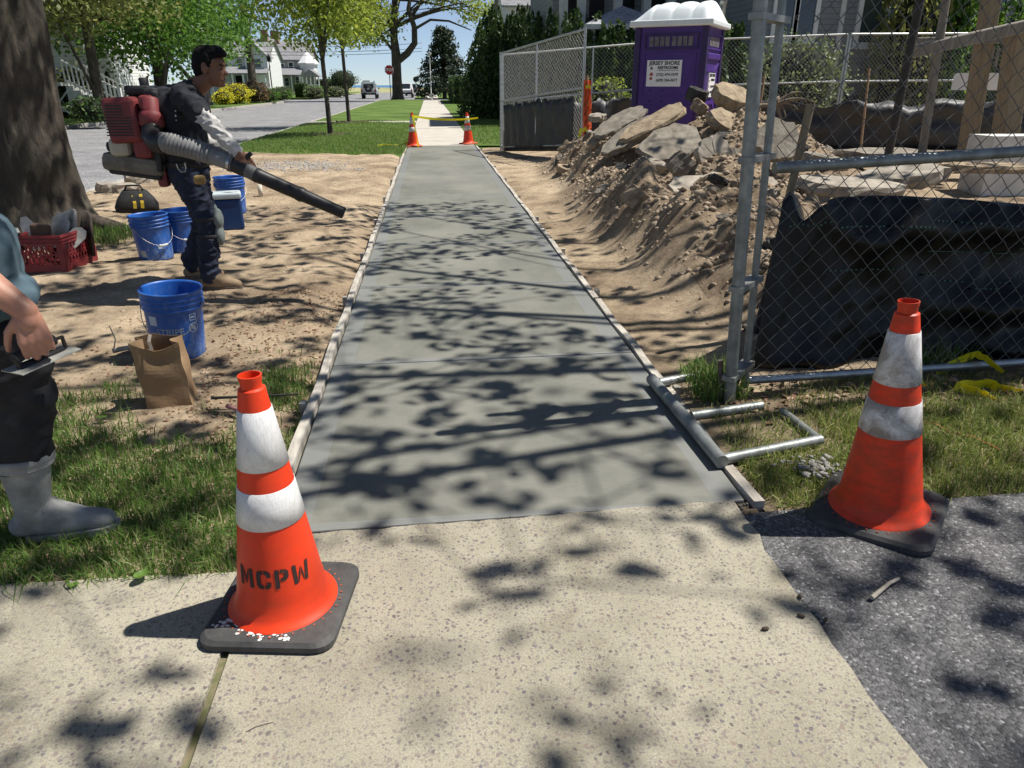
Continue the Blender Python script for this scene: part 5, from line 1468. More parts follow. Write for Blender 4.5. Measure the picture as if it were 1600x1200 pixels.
    for z in (1.24, 1.16, 1.08): MB().bbox((-.002, .385, z - .015), (0.0, .42, z + .02)).build('emblem', INKR, s2)
toilet()

# orange bundle of safety fencing by the gate panel
def orange_bundle():
    b = AY(916, 212, 13.75); 
    t = thing('safety_fence_roll', 'tall orange roll of plastic safety fencing leaning at the gate panel', 'safety fence', (b.x, 13.7, .15))
    ORM = M('orange_mesh_plastic', (.75, .13, .035), (.55, .08, .02), 20, .55)
    top = AY(914, 125, 13.75).z - .15
    V = []; nz, na = 40, 20
    for i in range(nz + 1):
        z = top * i / nz
        for k in range(na):
            a = 2 * pi * k / na; r = .075 + .018 * sin(5 * a + z * 2) + .02 * mnoise.noise(Vector((cos(a), sin(a), z * 3))) - .02 * i / nz
            V.append((r * cos(a) - .02 * z, r * sin(a), z))
    Fs = []
    for i in range(nz):
        for k in range(na):
            if (i * 3 + k * 2) % 5 != 0: Fs.append((i * na + k, i * na + (k + 1) % na, (i + 1) * na + (k + 1) % na, (i + 1) * na + k))
    o = MB().add(V, Fs, 0, False).build('mesh_roll', ORM, t)
    sd = o.modifiers.new('thickness', 'SOLIDIFY'); sd.thickness = .004
    MB().tube([(-.02, 0, -.1), (-.04, 0, top + .08)], .03, 8).build('core_stake', STAKEW, t)
    mb = MB()
    mb.ribbon([(-.10, -.09, .45), (-.06, -.12, .5), (0, -.12, .42), (.03, -.11, .3)], .06).ribbon([(-.12, -.05, .5), (-.16, -.1, .35), (-.14, -.12, .15), (-.17, -.1, .02)], .06, (1, 0, 0), twist=2)
    mb.ribbon([(-.07, -.08, top - .12), (-.02, -.1, top - .1), (.02, -.09, top - .14)], .05)
    mb.build('yellow_tie', M('yellow_tape', (.72, .66, .03), (.6, .55, .02), 12, .45), t)
orange_bundle()

# ================================================================== RUBBLE
CONC_T = M('broken_concrete_tan', (.40, .315, .21), (.20, .15, .10), 9, .92, bmp=.9, bscale=34, bdist=.02)
CONC_G = M('broken_concrete_grey', (.27, .24, .195), (.13, .112, .088), 9, .9, bmp=.5, bscale=40, bdist=.01)
CONC_P = M('broken_concrete_pale', (.38, .34, .28), (.22, .19, .15), 8, .9, bmp=.4, bscale=50, bdist=.008)
ASPHC = M('asphalt_chunk', (.075, .072, .068), (.035, .034, .033), 18, .9, bmp=.9, bscale=40, bdist=.015)
def hit(px, py):
    d = ray(px, py); t = 2.0
    while t < 40:
        p = EYE + d * t
        if p.z < float(zr(p.x, p.y)): return p
        t += .03
    return EYE + d * 12
def chunk(name, label, pos, lx, ly, th, rot, mat, seed, group='broken slabs on the mound', bury=0.0, cat='rubble'):
    r = random.Random(seed); n = r.randint(6, 9); ring = []
    for k in range(n):
        a = 2 * pi * (k + r.uniform(-.25, .25)) / n; q = r.uniform(.8, 1.12)
        ring.append((cos(a) * lx / 2 * q, sin(a) * ly / 2 * q))
    # subdivide the outline so that the broken edge is ragged
    pts = []
    for i in range(n):
        p, q = ring[i], ring[(i + 1) % n]
        for f in (0, .33, .66): pts.append((p[0] + (q[0] - p[0]) * f + r.gauss(0, .012) * (f > 0), p[1] + (q[1] - p[1]) * f + r.gauss(0, .012) * (f > 0)))
    N = len(pts); V = []
    for z, s in ((-.5, .93), (-.18, 1.0), (.2, .985), (.5, .95)):
        for p in pts: V.append((p[0] * s + r.gauss(0, .009), p[1] * s + r.gauss(0, .009), z * th + r.gauss(0, .010 if abs(z) < .4 else .0025)))
    for p in pts: V.append((p[0] * .55 + r.gauss(0, .01), p[1] * .55 + r.gauss(0, .01), .5 * th + r.gauss(0, .004)))
    V += [(0, 0, -.5 * th), (0, 0, .505 * th)]
    Fs = [(l * N + i, l * N + (i + 1) % N, (l + 1) * N + (i + 1) % N, (l + 1) * N + i) for l in range(4) for i in range(N)]
    Fs += [(5 * N, (i + 1) % N, i) for i in range(N)] + [(5 * N + 1, 4 * N + i, 4 * N + (i + 1) % N) for i in range(N)]
    o = MB().add(V, Fs).build(name, mat)
    o.location = Vector(pos) - Vector((0, 0, bury)); o.rotation_euler = (-rot[0], rot[1], rot[2])
    return tag(o, label, cat, group)
def pxy(px, py, Y): return AY(px, py, Y)
CH = [
 ('broken tan slab on the very top of the rubble beside the near post', pxy(1142, 152, 9.4), .72, .5, .15, (-.55, .12, .3), CONC_T),
 ('tan slab with rough brown face just below the topmost slab', pxy(1133, 192, 8.9), .6, .42, .12, (-.7, .30, .2), CONC_T),
 ('large smooth grey slab leaning on the mound front', pxy(1048, 224, 8.4), 1.0, .60, .075, (-.45, -.30, .5), CONC_G),
 ('upright pale slab standing right of the smooth grey slab', pxy(1115, 248, 7.7), .42, .52, .11, (-1.15, .05, .10), CONC_P),
 ('pale squarish slab behind the near fence post', pxy(1152, 256, 7.9), .36, .42, .11, (-1.1, -.05, -.15), CONC_P),
 ('long pale slab lying at the foot of the upright slabs', pxy(1130, 292, 7.0), 1.5, .5, .09, (-.38, .03, .06), CONC_P),
 ('rounded chunk with pale rim in the middle of the mound', pxy(1067, 262, 7.6), .34, .30, .22, (-.5, .5, .8), CONC_G),
 ('small pale wedge chunk left of the rounded chunk', pxy(1017, 258, 7.9), .30, .17, .10, (-.5, .1, -.2), CONC_P),
 ('dark-sided block half buried low in the mound', pxy(1000, 316, 6.6), .42, .40, .18, (-.35, .55, .5), CONC_T),
 ('lone tan chunk at the far left end of the mound', pxy(888, 236, 12.4), .34, .30, .22, (-.35, .7, .3), CONC_T),
 ('lower long grey slab tilting up to the right in the layered stack', pxy(985, 214, 9.6), 1.15, .5, .075, (-.12, -.5, .35), CONC_G),
 ('middle layered slab with dark broken edge', pxy(1022, 192, 9.6), 1.15, .5, .085, (-.10, -.45, .3), CONC_T),
 ('upper layered slab before the toilet base', pxy(968, 192, 10.4), .95, .5, .07, (-.1, -.45, .45), CONC_G),
 ('black asphalt chunk left of the topmost slab', pxy(1088, 149, 9.8), .34, .3, .16, (-.3, .2, .3), ASPHC),
 ('rounded tan stone below the black asphalt chunk', pxy(1093, 168, 9.3), .24, .22, .14, (-.6, .2, .9), CONC_T),
 ('thin grey slab edge at the left slope of the layered stack', pxy(950, 208, 10.4), .8, .4, .08, (-.1, -.55, .5), CONC_T),
 ('small reddish chunk on the left shoulder before the toilet', pxy(933, 184, 11.4), .30, .22, .09, (-.2, -.1, .2), CONC_P),
 ('grey slab leaning behind the near fence left of the pole', pxy(1215, 222, 7.8), .62, .55, .12, (-.95, .1, -.2), CONC_G),
 ('pale flat slab on the sand right of the wrapped pole', pxy(1330, 292, 5.8), .95, .55, .10, (-.12, .05, .1), CONC_P),
 ('second pale flat slab on the sand under the middle rail', pxy(1405, 278, 6.2), .8, .5, .12, (-.15, -.12, -.3), CONC_P),
 ('dark slab with shaded edge beyond the flat slabs', pxy(1290, 252, 7.2), .7, .4, .10, (-.2, .15, .4), CONC_G),
 ('thin tan board-like slab at right beyond the tarpaulin', pxy(1545, 262, 6.6), 1.3, .35, .07, (-.08, .02, .05), CONC_T),
 ('grey slab lying beneath the leaning poles', pxy(1400, 243, 8.6), 1.6, .8, .10, (-.06, .02, .1), CONC_G),
]
for i, (lab, p, lx, ly, th, rot, mt) in enumerate(CH): chunk('concrete_chunk', lab, p, lx, ly, th, rot, mt, 100 + i)
for i in range(58):
    while True:
        x, y = random.uniform(1.7, 5), random.uniform(4.4, 13.5)
        if mound(x, y) > .14: break
    s = random.uniform(.06, .15) if i < 46 else random.uniform(.15, .34)
    chunk('rubble_piece', 'small broken piece of concrete in the soil of the mound', (x, y, float(zr(x, y)) + s * .1), s * random.uniform(1, 1.6), s, s * .5 if i < 46 else s * .28, (random.uniform(-.8, .8), random.uniform(-.8, .8), random.uniform(0, 3)), random.choice((CONC_T, CONC_G, CONC_P, ASPHC)), 300 + i, 'small rubble pieces in the mound')
# torn roots at the top right of the rubble
rt_ = MB(); c = pxy(1212, 165, 9.2)
for i in range(14):
    d = Vector((random.gauss(0, .28), random.gauss(0, .15), random.gauss(-.08, .16)))
    rt_.tube(bez(c, c + d * .5 + Vector((0, 0, .12)), c + d, 5), [.03, .028, .022, .016, .01, .005], 5)
tag(rt_.build('root_clump', M('dry_root', (.24, .19, .14), (.12, .095, .07), 20, .9)), 'tangle of torn dry roots on top of the rubble behind the fence', 'roots')

# ================================================================== TRAFFIC CONES
def mat_orange(name, dirt):
    m, nt, b = new_mat(name)
    co = coord(nt)
    c = ramp(nt, noise(nt, co, 4, 5), [(.3, (.74, .038, .008)), (.7, (.82, .058, .012))])
    g = ramp(nt, noise(nt, coord(nt, 'Object', (1, 1, 2.2)), 11, 9, .78), [(.40 - dirt * .02, (0, 0, 0)), (.62, (1, 1, 1))])
    inv = math_(nt, 'MULTIPLY', math_(nt, 'SUBTRACT', 1.0, g), dirt)
    c = mix(nt, inv, c, (.16, .05, .025))
    nt.links.new(c, b.inputs['Base Color']); b.inputs['Roughness'].default_value = .48
    b.inputs['Specular IOR Level'].default_value = .35
    bump(nt, noise(nt, co, 60, 4), .08, .004, b)
    return m
def mat_collar(name, dirt):
    m, nt, b = new_mat(name)
    co = coord(nt)
    hexa = voro(nt, co, 150, 'DISTANCE_TO_EDGE', 'Distance', .25)
    c = ramp(nt, hexa, [(0, (.60, .60, .60)), (.12, (.74, .74, .735))])
    g = ramp(nt, noise(nt, co, 9, 9, .75, .6), [(.42, (0, 0, 0)), (.62, (1, 1, 1))])
    inv = math_(nt, 'MULTIPLY', math_(nt, 'SUBTRACT', 1.0, g), min(1, dirt * 1.5))
    c = mix(nt, inv, c, (.19, .15, .12))
    nt.links.new(c, b.inputs['Base Color']); b.inputs['Roughness'].default_value = .35
    return m
def mat_rubber():
    m, nt, b = new_mat('worn_cone_rubber')
    co = coord(nt)
    c = ramp(nt, noise(nt, co, 14, 8, .7), [(.3, (.028, .028, .029)), (.65, (.075, .073, .070))])
    nt.links.new(c, b.inputs['Base Color']); b.inputs['Roughness'].default_value = .72
    bump(nt, noise(nt, co, 90, 5), .3, .003, b)
    return m
CRUB = mat_rubber()
def cone_r(z): return .128 - (z - .03) * (.128 - .033) / (.685 - .03)
def cone(label, loc, rot, s, dirt, group, letters=False, splash=False, base_mat=None, detail=True):
    t = thing('traffic_cone', label, 'traffic cone', loc, rot=(Matrix.Rotation(rot[1], 3, 'Y') @ Matrix.Rotation(rot[2], 3, 'Z')).to_euler(), group=group)
    t.scale = (s, s, s)
    om = mat_orange('cone_orange', dirt); cm = mat_collar('cone_reflective_collar', dirt)
    # base: square rubber foot with rounded corners and sloping top
    def outline(h, c):
        P = []
        for (sx, sy, a0) in ((1, 1, 0), (-1, 1, pi / 2), (-1, -1, pi), (1, -1, 3 * pi / 2)):
            for k in range(6):
                a = a0 + pi / 2 * k / 5; P.append((sx * (h - c) + c * cos(a), sy * (h - c) + c * sin(a)))
        return P
    rings = [(outline(.176, .045), .0), (outline(.182, .05), .006), (outline(.182, .05), .022), (outline(.172, .05), .032), (outline(.145, .06), .036)]
    mb = MB(); N = len(rings[0][0]); V = [(x, y, z) for P, z in rings for x, y in P]
    Fs = [(l * N + i, l * N + (i + 1) % N, (l + 1) * N + (i + 1) % N, (l + 1) * N + i) for l in range(len(rings) - 1) for i in range(N)]
    V += [(0, 0, 0), (0, 0, .037)]
    Fs += [(len(V) - 2, (i + 1) % N, i) for i in range(N)] + [(len(V) - 1, (len(rings) - 1) * N + i, (len(rings) - 1) * N + (i + 1) % N) for i in range(N)]
    bs = mb.add(V, Fs).build('base', base_mat or CRUB, t)
    prof = [(.150, .036), (.146, .041), (.136, .047), (.129, .06)] + [(cone_r(z), z) for z in np.linspace(.08, .684, 24)]
    prof += [(.031, .662), (.026, .668), (.0255, .69), (.029, .70), (.031, .716), (.030, .72), (.026, .72), (.024, .70), (.024, .60)]
    k_ = 28
    MB().lathe(prof[:k_], 48).lathe([prof[k_ - 1], (.0265, .688)], 48).lathe([(.0265, .688), (.0262, .70), (.0285, .708), (.029, .7195)], 48).lathe([(.029, .7195), (.0255, .72)], 48).lathe([(.0255, .72), (.0235, .70), (.0235, .60)], 48).build('cone_body', om, t)
    for z0, z1 in ((.475, .632), (.315, .418)):
        MB().lathe([(cone_r(z0) + .0005, z0), (cone_r(z0) + .0022, z0 + .001), (cone_r((z0 + z1) / 2) + .0022, (z0 + z1) / 2), (cone_r(z1) + .0022, z1 - .001), (cone_r(z1) + .0005, z1)], 48).build('reflective_collar', cm, t)
    if detail:
        pg = MB()
        for k in range(34):
            a = 2 * pi * k / 34; pg.box((.160 * cos(a), .160 * sin(a), .036), (.006, .0045, .0025), Matrix.Rotation(a, 3, 'Z'))
        tag(pg.build('peg_ring', M('dull_orange_peg', (.42, .11, .05), (.25, .07, .04), 30, .7), t), kind='stuff')
    return t
def cone_map(p2, ang, off=.0012):
    """2-D (arc metres, z) -> point on the cone"""
    x, z = p2; r = cone_r(z) + off; a = ang + x / r
    return (r * cos(a), r * sin(a), z)
def stencil(parent, word, ang, z0, h, slant):
    L = {'M': [[(0, 0), (.26, 0), (.26, 1), (0, 1)], [(.32, 1), (.32, .62), (.50, .1), (.50, .55)], [(.56, .55), (.56, .1), (.74, .62), (.74, 1)], [(.80, 0), (1.06, 0), (1.06, 1), (.80, 1)]],
         'C': [[(.0, .2), (.12, .04), (.42, 0), (.42, .2), (.30, .24), (.27, .34), (.27, .66), (.30, .76), (.42, .8), (.42, 1), (.12, .96), (0, .8)], [(.48, .8), (.60, .76), (.62, .62), (.88, .62), (.86, .86), (.72, .97), (.48, 1)], [(.48, 0), (.72, .03), (.86, .14), (.88, .38), (.62, .38), (.60, .24), (.48, .2)]],
         'P': [[(0, 0), (.26, 0), (.26, 1), (0, 1)], [(.32, 1), (.32, .82), (.50, .80), (.55, .68), (.50, .56), (.32, .54), (.32, .36), (.62, .38), (.80, .54), (.80, .84), (.62, .98)]],
         'W': [[(0, 1), (.10, 0), (.34, 0), (.25, 1)], [(.38, 0), (.38, .34), (.54, .86), (.54, .42)], [(.60, .42), (.60, .86), (.76, .34), (.76, 0)], [(.80, 0), (1.04, 0), (1.14, 1), (.89, 1)]]}
    mb = MB(); x = 0.0; w = h * .82
    tot = sum({'M': 1.06, 'C': .88, 'P': .8, 'W': 1.14}[c] * w + .010 for c in word) - .010
    for c in word:
        for poly in L[c]:
            bm = bmesh.new()
            f = bm.faces.new([bm.verts.new((px * w + x - tot / 2, pz * h, 0)) for px, pz in poly])
            bmesh.ops.triangulate(bm, faces=bm.faces); bmesh.ops.subdivide_edges(bm, edges=bm.edges, cuts=2, use_grid_fill=True)
            bm.verts.index_update()
            mb.add([cone_map((v.co.x, z0 + v.co.y + slant * v.co.x), ang) for v in bm.verts], [[v.index for v in q.verts] for q in bm.faces], 0, True); bm.free()
        x += {'M': 1.06, 'C': .88, 'P': .8, 'W': 1.14}[c] * w + .010
    return mb.build('lettering', M('stencil_black', (.035, .022, .02), (.09, .035, .025), 40, .7, stops=(.3, .45)), parent)
pL = G(446, 949)
cl_ = cone('near left orange traffic cone stencilled MCPW with white splashes on its base', (pL.x, pL.y, .0), (0, 0, R_(-8)), 1.0, .18, 'large traffic cones in the foreground')
stencil(cl_, 'MCPW', math.atan2(-pL.y, -pL.x) - .19 + R_(8), .152, .054, -.03)
# white paint splashes on the base, clustered at the front-left corner
PS = M('white_splash', (.75, .74, .71), (.62, .6, .57), 20, .8)
for gx, gy, n, sp in ((-.11, -.115, 26, .028), (-.02, -.142, 34, .022), (.045, -.155, 12, .012)):
    mb = MB()
    for i in range(n):
        x, y = gx + random.gauss(0, sp), gy + random.gauss(0, sp * .5); r = random.uniform(.002, .0075)
        if abs(y) > .165 or abs(x) > .165: continue
        k = 7; rr = [r * random.uniform(.6, 1.3) for _ in range(k)]
        z = .0365 if max(abs(x), abs(y)) < .142 else .0365 - (max(abs(x), abs(y)) - .142) * .14
        V = [(x + rr[q] * cos(2 * pi * q / k), y + rr[q] * sin(2 * pi * q / k), z + .0006) for q in range(k)] + [(x, y, z + .002)]
        mb.add(V, [(q, (q + 1) % k, k) for q in range(k)])
    tag(mb.build('paint_splash', PS, cl_), kind='stuff')
pR = G(1371, 800)
cone('near right scuffed orange traffic cone on the asphalt by the fence', (pR.x, pR.y, -.007), (0, R_(-4.4), R_(47)), 1.08, .55, 'large traffic cones in the foreground')
fl = G(646, 229); fr = G(732, 225)
ORB = M('orange_cone_base', (.62, .10, .03), (.35, .07, .03), 12, .6)
cone('small distant traffic cone on the left of the walk tied with yellow tape', (fl.x, fl.y, .0), (0, 0, .2), 1.08, .25, 'traffic cones at the far end of the fresh walk', base_mat=ORB, detail=False)
cone('small distant faded traffic cone on the right of the walk', (fr.x, fr.y, .0), (0, R_(-2), .5), 1.05, .5, 'traffic cones at the far end of the fresh walk', base_mat=ORB, detail=False)

YTAPE = M('yellow_tape', (.72, .66, .03))
YT2 = leaf_mat('caution_tape_film', [(.70, .66, .02), (.78, .74, .03)], .35, .35)
a, b = Vector((fl.x, fl.y - .02, .70)), Vector((fr.x + .25, fr.y, .62))
tp = [a.lerp(b, k / 14) - Vector((0, 0, .06 * (1 - (2 * k / 14 - 1) ** 2))) for k in range(15)]
tag(MB().ribbon(tp, .05, (0, .3, 1), twist=1.0).build('caution_tape', YT2), 'yellow caution tape strung between the two distant cones', 'tape')
tag(MB().ribbon([a + Vector((.02, -.02, .02)), a + Vector((.06, -.1, -.25)), a + Vector((.09, -.16, -.5)), a + Vector((.12, -.18, -.68))], .05, (1, 0, 0), twist=2.5).build('caution_tape', YT2), 'end of yellow tape hanging down the distant left cone', 'tape')
tl = [G(642, 228) + Vector((0, -.1, .12)), G(628, 226, .05), G(612, 226, .06), G(600, 226, .07), G(590, 228, .06)]
tag(MB().ribbon(tl, .05, (0, .4, 1), twist=3).build('caution_tape', YT2), 'short yellow tape trailing on the lawn left of the distant cones', 'tape')
# crumpled tape at the near fence
def tape_run(label, pts, w=.05, tw=4.0):
    P = [AY(x, y, Y) for x, y, Y in pts]
    Q = []
    for p, q in zip(P[:-1], P[1:]):
        for k in range(4): Q.append(p.lerp(q, k / 4) + Vector((random.gauss(0, .004), random.gauss(0, .004), random.gauss(0, .004))))
    Q.append(P[-1])
    tag(MB().ribbon(Q, w, (.1, .3, 1), twist=tw).build('caution_tape', YT2), label, 'tape')
tape_run('yellow tape peaked over the bottom rail behind the right cone', [(1462, 582, 3.10), (1500, 563, 3.12), (1524, 552, 3.12), (1545, 563, 3.08), (1568, 582, 3.02)], .042, 1.2)
tape_run('crumpled yellow tape on the grass under the fence rail', [(1493, 604, 2.88), (1530, 614, 2.83), (1562, 626, 2.78), (1600, 628, 2.78), (1640, 622, 2.8)], .045, 2.6)
tape_run('second crumpled yellow tape loop at the right edge', [(1500, 603, 2.87), (1540, 600, 2.9), (1575, 608, 2.86), (1610, 612, 2.84), (1650, 606, 2.84)], .05, 2)
tape_run('small curl of yellow tape just right of the right cone', [(1432, 604, 3.0), (1440, 598, 3.0), (1445, 608, 2.98), (1438, 616, 2.95)], .035, 2)

# ================================================================== BUCKETS
def mat_bucket():
    m, nt, b = new_mat('scuffed_blue_plastic')
    co = coord(nt)
    c = ramp(nt, noise(nt, co, 5, 5), [(.3, (.010, .085, .36)), (.7, (.013, .11, .43))])
    sx = nt.nodes.new('ShaderNodeSeparateXYZ'); nt.links.new(co, sx.inputs[0])
    low = ramp(nt, sx.outputs[2], [(.0, (1, 1, 1)), (.16, (0, 0, 0))])
    d = ramp(nt, noise(nt, coord(nt, 'Object', (1, 1, .6)), 16, 9, .8), [(.47, (0, 0, 0)), (.68, (1, 1, 1))])
    f = math_(nt, 'MULTIPLY', d, math_(nt, 'ADD', math_(nt, 'MULTIPLY', low, .75), .22))
    c = mix(nt, f, c, (.36, .44, .52))
    nt.links.new(c, b.inputs['Base Color']); b.inputs['Roughness'].default_value = .42
    b.inputs['Subsurface Weight'].default_value = 0.0
    return m
BLUE = mat_bucket()
STICK = M('grey_sticker', (.50, .52, .52), (.30, .34, .36), 30, .6)
LBL = M('pale_blue_print', (.52, .60, .68), (.40, .50, .60), 30, .6)
def br(z): return .131 + .018 * z / .37
def patch(mb, a0, a1, z0, z1, off=.0012, n=8):
    V = []
    for i in range(n + 1):
        a = a0 + (a1 - a0) * i / n
        for z in (z0, z1): V.append(((br(z) + off) * cos(a), (br(z) + off) * sin(a), z))
    return mb.add(V, [(2 * i, 2 * i + 2, 2 * i + 3, 2 * i + 1) for i in range(n)], 0, True)
def bend(o, a0, z0, off=.0018):
    for v in o.data.vertices:
        x, z = v.co.x, v.co.y; r = br(z0 + z) + off; a = a0 + x / r
        v.co = (r * cos(a), r * sin(a), z0 + z)
    o.location = (0, 0, 0); o.rotation_euler = (0, 0, 0)
def bucket(label, loc, rotz=0, tilt=(0, 0), handle=-1.0, hdrop=-.6, stickers=(), text=None, group='blue plastic buckets on the worn ground', s=1.0):
    t = thing('bucket', label, 'bucket', loc, rot=(tilt[0], tilt[1], rotz), group=group); t.scale = (s, s, s)
    prof = [(.0, .004), (.124, .004), (.129, 0), (.132, .006)]
    prof += [(br(z), z) for z in (.05, .12, .2, .268)]
    for zc in (.276, .304, .330):
        prof += [(br(zc) + .001, zc - .006), (br(zc) + .008, zc - .003), (br(zc) + .008, zc + .004), (br(zc) + .001, zc + .007)]
    prof += [(br(.35), .352), (br(.36) + .007, .358), (br(.37) + .008, .366), (br(.37) + .005, .371), (br(.37) - .002, .370), (br(.36) - .004, .36), (br(.2) - .004, .2), (.126, .012), (0, .012)]
    MB().lathe(prof, 44).build('body', BLUE, t)
    # bail handle hanging against the wall
    a0 = handle; pts = []
    for k in range(15):
        f = k / 14 * pi; R = .155
        x, u = cos(f) * R, sin(f)
        drop = .17 * u
        out = .010 + .012 * u
        lx = x; ly = math.sqrt(max(0, (br(.30) + .010) ** 2 - x * x)) if abs(x) < br(.30) + .010 else 0
        pts.append(Vector((lx, -(ly + .006), .298 - drop)))
    q = Matrix.Rotation(a0, 3, 'Z')
    MB().tube([q @ p for p in pts], .0022, 6).build('handle', M('bail_wire', (.45, .45, .45), (.3, .3, .3), 10, .4, .8), t)
    MB().tube([q @ p for p in pts[6:9]], .010, 8).build('grip', M('white_grip', (.6, .6, .58)), t)
    for sg in (-1, 1): MB().lathe([(.0, .0), (.018, 0), (.018, .008), (0, .008)], 10, origin=q @ Vector((sg * .150, 0, .298)), mat=(q @ Matrix.Rotation(sg * pi / 2, 3, 'Y'))).build('handle_ear', BLUE, t)
    for (a, da, z0, z1, mt) in stickers: patch(MB(), a - da / 2, a + da / 2, z0, z1).build('sticker', mt, t)
    if text:
        o = text_mesh(text[0], text[1], LBL, 'lettering', t, (0, 0, 0), (0, 0, 0), .0004, bold=.0012); bend(o, text[2], text[3])
    return t
b1 = G(281, 549)
face = math.atan2(-b1.y, -b1.x)
bk = bucket('nearest blue bucket with STRIPE lettering standing behind the paper bag', (b1.x, b1.y, float(zl(b1.x, b1.y))), 0, (R_(1), R_(2.5)), face + pi / 2 - .35, stickers=((face - .85, .34, .20, .25, LBL),), text=('STRIPE', .048, face - .25, .165), s=1.03)
# small printed box and round no-entry pictogram on the nearest bucket
pm = MB(); aa = face + .62
patch(pm, aa - .13, aa + .13, .218, .222); patch(pm, aa - .13, aa + .13, .250, .254); patch(pm, aa - .13, aa - .10, .222, .25); patch(pm, aa + .10, aa + .13, .222, .25); patch(pm, aa - .08, aa + .08, .232, .240)
def ringpatch(mb, a0, z0, r0, r1, n=26):
    V = []
    for k in range(n):
        f = 2 * pi * k / n
        for r in (r0, r1):
            z = z0 + r * sin(f); rr = br(z) + .0014; a = a0 + r * cos(f) / rr
            V.append((rr * cos(a), rr * sin(a), z))
    return mb.add(V, [(2 * k, 2 * ((k + 1) % n), 2 * ((k + 1) % n) + 1, 2 * k + 1) for k in range(n)], 0, True)
ringpatch(pm, aa, .178, .023, .027)
for s_ in (-.5, 0, .5): 
    V = []
    for f in (-1, 1):
        for w_ in (-.0025, .0025):
            x, z = f * .015 + w_ * .7, .178 - f * .015 * .9 + w_ * .7 + s_ * .018
            rr = br(z) + .0014; a = aa + x / rr; V.append((rr * cos(a), rr * sin(a), z))
    pm.add(V, [(0, 1, 3, 2)])
pm.build('pictogram', LBL, bk)
b2 = G(246, 404); f2 = math.atan2(-b2.y, -b2.x)
bucket('scuffed blue bucket with hanging handle in front of the black tool bag', (b2.x, b2.y, float(zl(b2.x, b2.y))), 0, (0, R_(-2)), f2 + pi / 2 + .45, stickers=((f2 - .75, .35, .04, .095, STICK), (f2 + .3, .22, .10, .125, LBL)), s=1.02)
b3 = G(291, 392); f3 = math.atan2(-b3.y, -b3.x)
bucket('blue bucket with white rim partly hidden behind the worker leg', (b3.x, b3.y, float(zl(b3.x, b3.y))), 0, (0, 0), f3 + pi / 2 + .2, stickers=((f3 + .25, .26, .05, .11, STICK),))
b4 = G(349, 341, .0)
bucket('farthest blue bucket standing behind the cooler', (b4.x, b4.y + .45, float(zl(b4.x, b4.y + .45))), 0, (0, 0), .5, s=1.12)
bpy.context.view_layer.update()

# cooler, tool bag, crate, paper bag
def cooler():
    p = G(352, 364)
    t = thing('cooler', 'small dark blue cooler with pale grey lid behind the worker legs', 'cooler', (p.x + .02, p.y + .1, float(zl(p.x, p.y))), .25)
    MB().cbox((0, 0, .15), (.30, .22, .30), .02).build('body', M('navy_plastic', (.012, .05, .17), (.010, .035, .12), 6, .5), t)
    MB().cbox((0, 0, .335), (.315, .235, .06), .018).build('lid', M('pale_grey_lid', (.50, .56, .57), (.42, .48, .5), 6, .5), t)
    MB().tube([(-.155, 0, .26), (-.17, -.08, .30), (-.17, .08, .30), (-.155, 0, .26)], .008, 6).build('handle', RUB, t)
cooler()
def tool_bag():
    p = G(216, 330)
    t = thing('tool_bag', 'black fabric tool bag with yellow stripes beside the kerb', 'bag', (p.x, p.y, float(zl(p.x, p.y)) - .01), .25)
    BLK = M('black_nylon', (.022, .022, .024), (.012, .012, .013), 20, .8, bmp=.4)
    V = []; n = 14
    for i, (hw, hd, z) in enumerate(((.23, .13, 0), (.235, .135, .08), (.20, .11, .16), (.14, .06, .235), (.12, .03, .255))):
        for k in range(24):
            a = 2 * pi * k / 24; ex = .55
            x = hw * math.copysign(abs(cos(a)) ** ex, cos(a)); y = hd * math.copysign(abs(sin(a)) ** ex, sin(a))
            V.append((x, y, z + .012 * mnoise.noise(Vector((x * 9, y * 9, z * 9)))))
    Fs = [(l * 24 + k, l * 24 + (k + 1) % 24, (l + 1) * 24 + (k + 1) % 24, (l + 1) * 24 + k) for l in range(4) for k in range(24)] + [tuple(range(24))[::-1], tuple(range(96, 120))]
    MB().add(V, Fs, 0, True).build('body', BLK, t)
    YL = M('yellow_webbing', (.55, .40, .03), (.4, .28, .02), 10, .7)
    for x in (-.01, .07): MB().ribbon([(x, -.137, .06), (x + .005, -.128, .12), (x, -.085, .2), (x - .02, -.035, .25)], .035, (1, 0, 0), thick=.004).build('strap', YL, t)
    MB().tube([(-.10, -.02, .25), (-.07, -.03, .31), (.07, -.03, .31), (.10, -.02, .25)], .012, 6).build('handle', BLK, t)
tool_bag()
RED = M('red_crate_plastic', (.24, .03, .033), (.15, .022, .025), 8, .55)
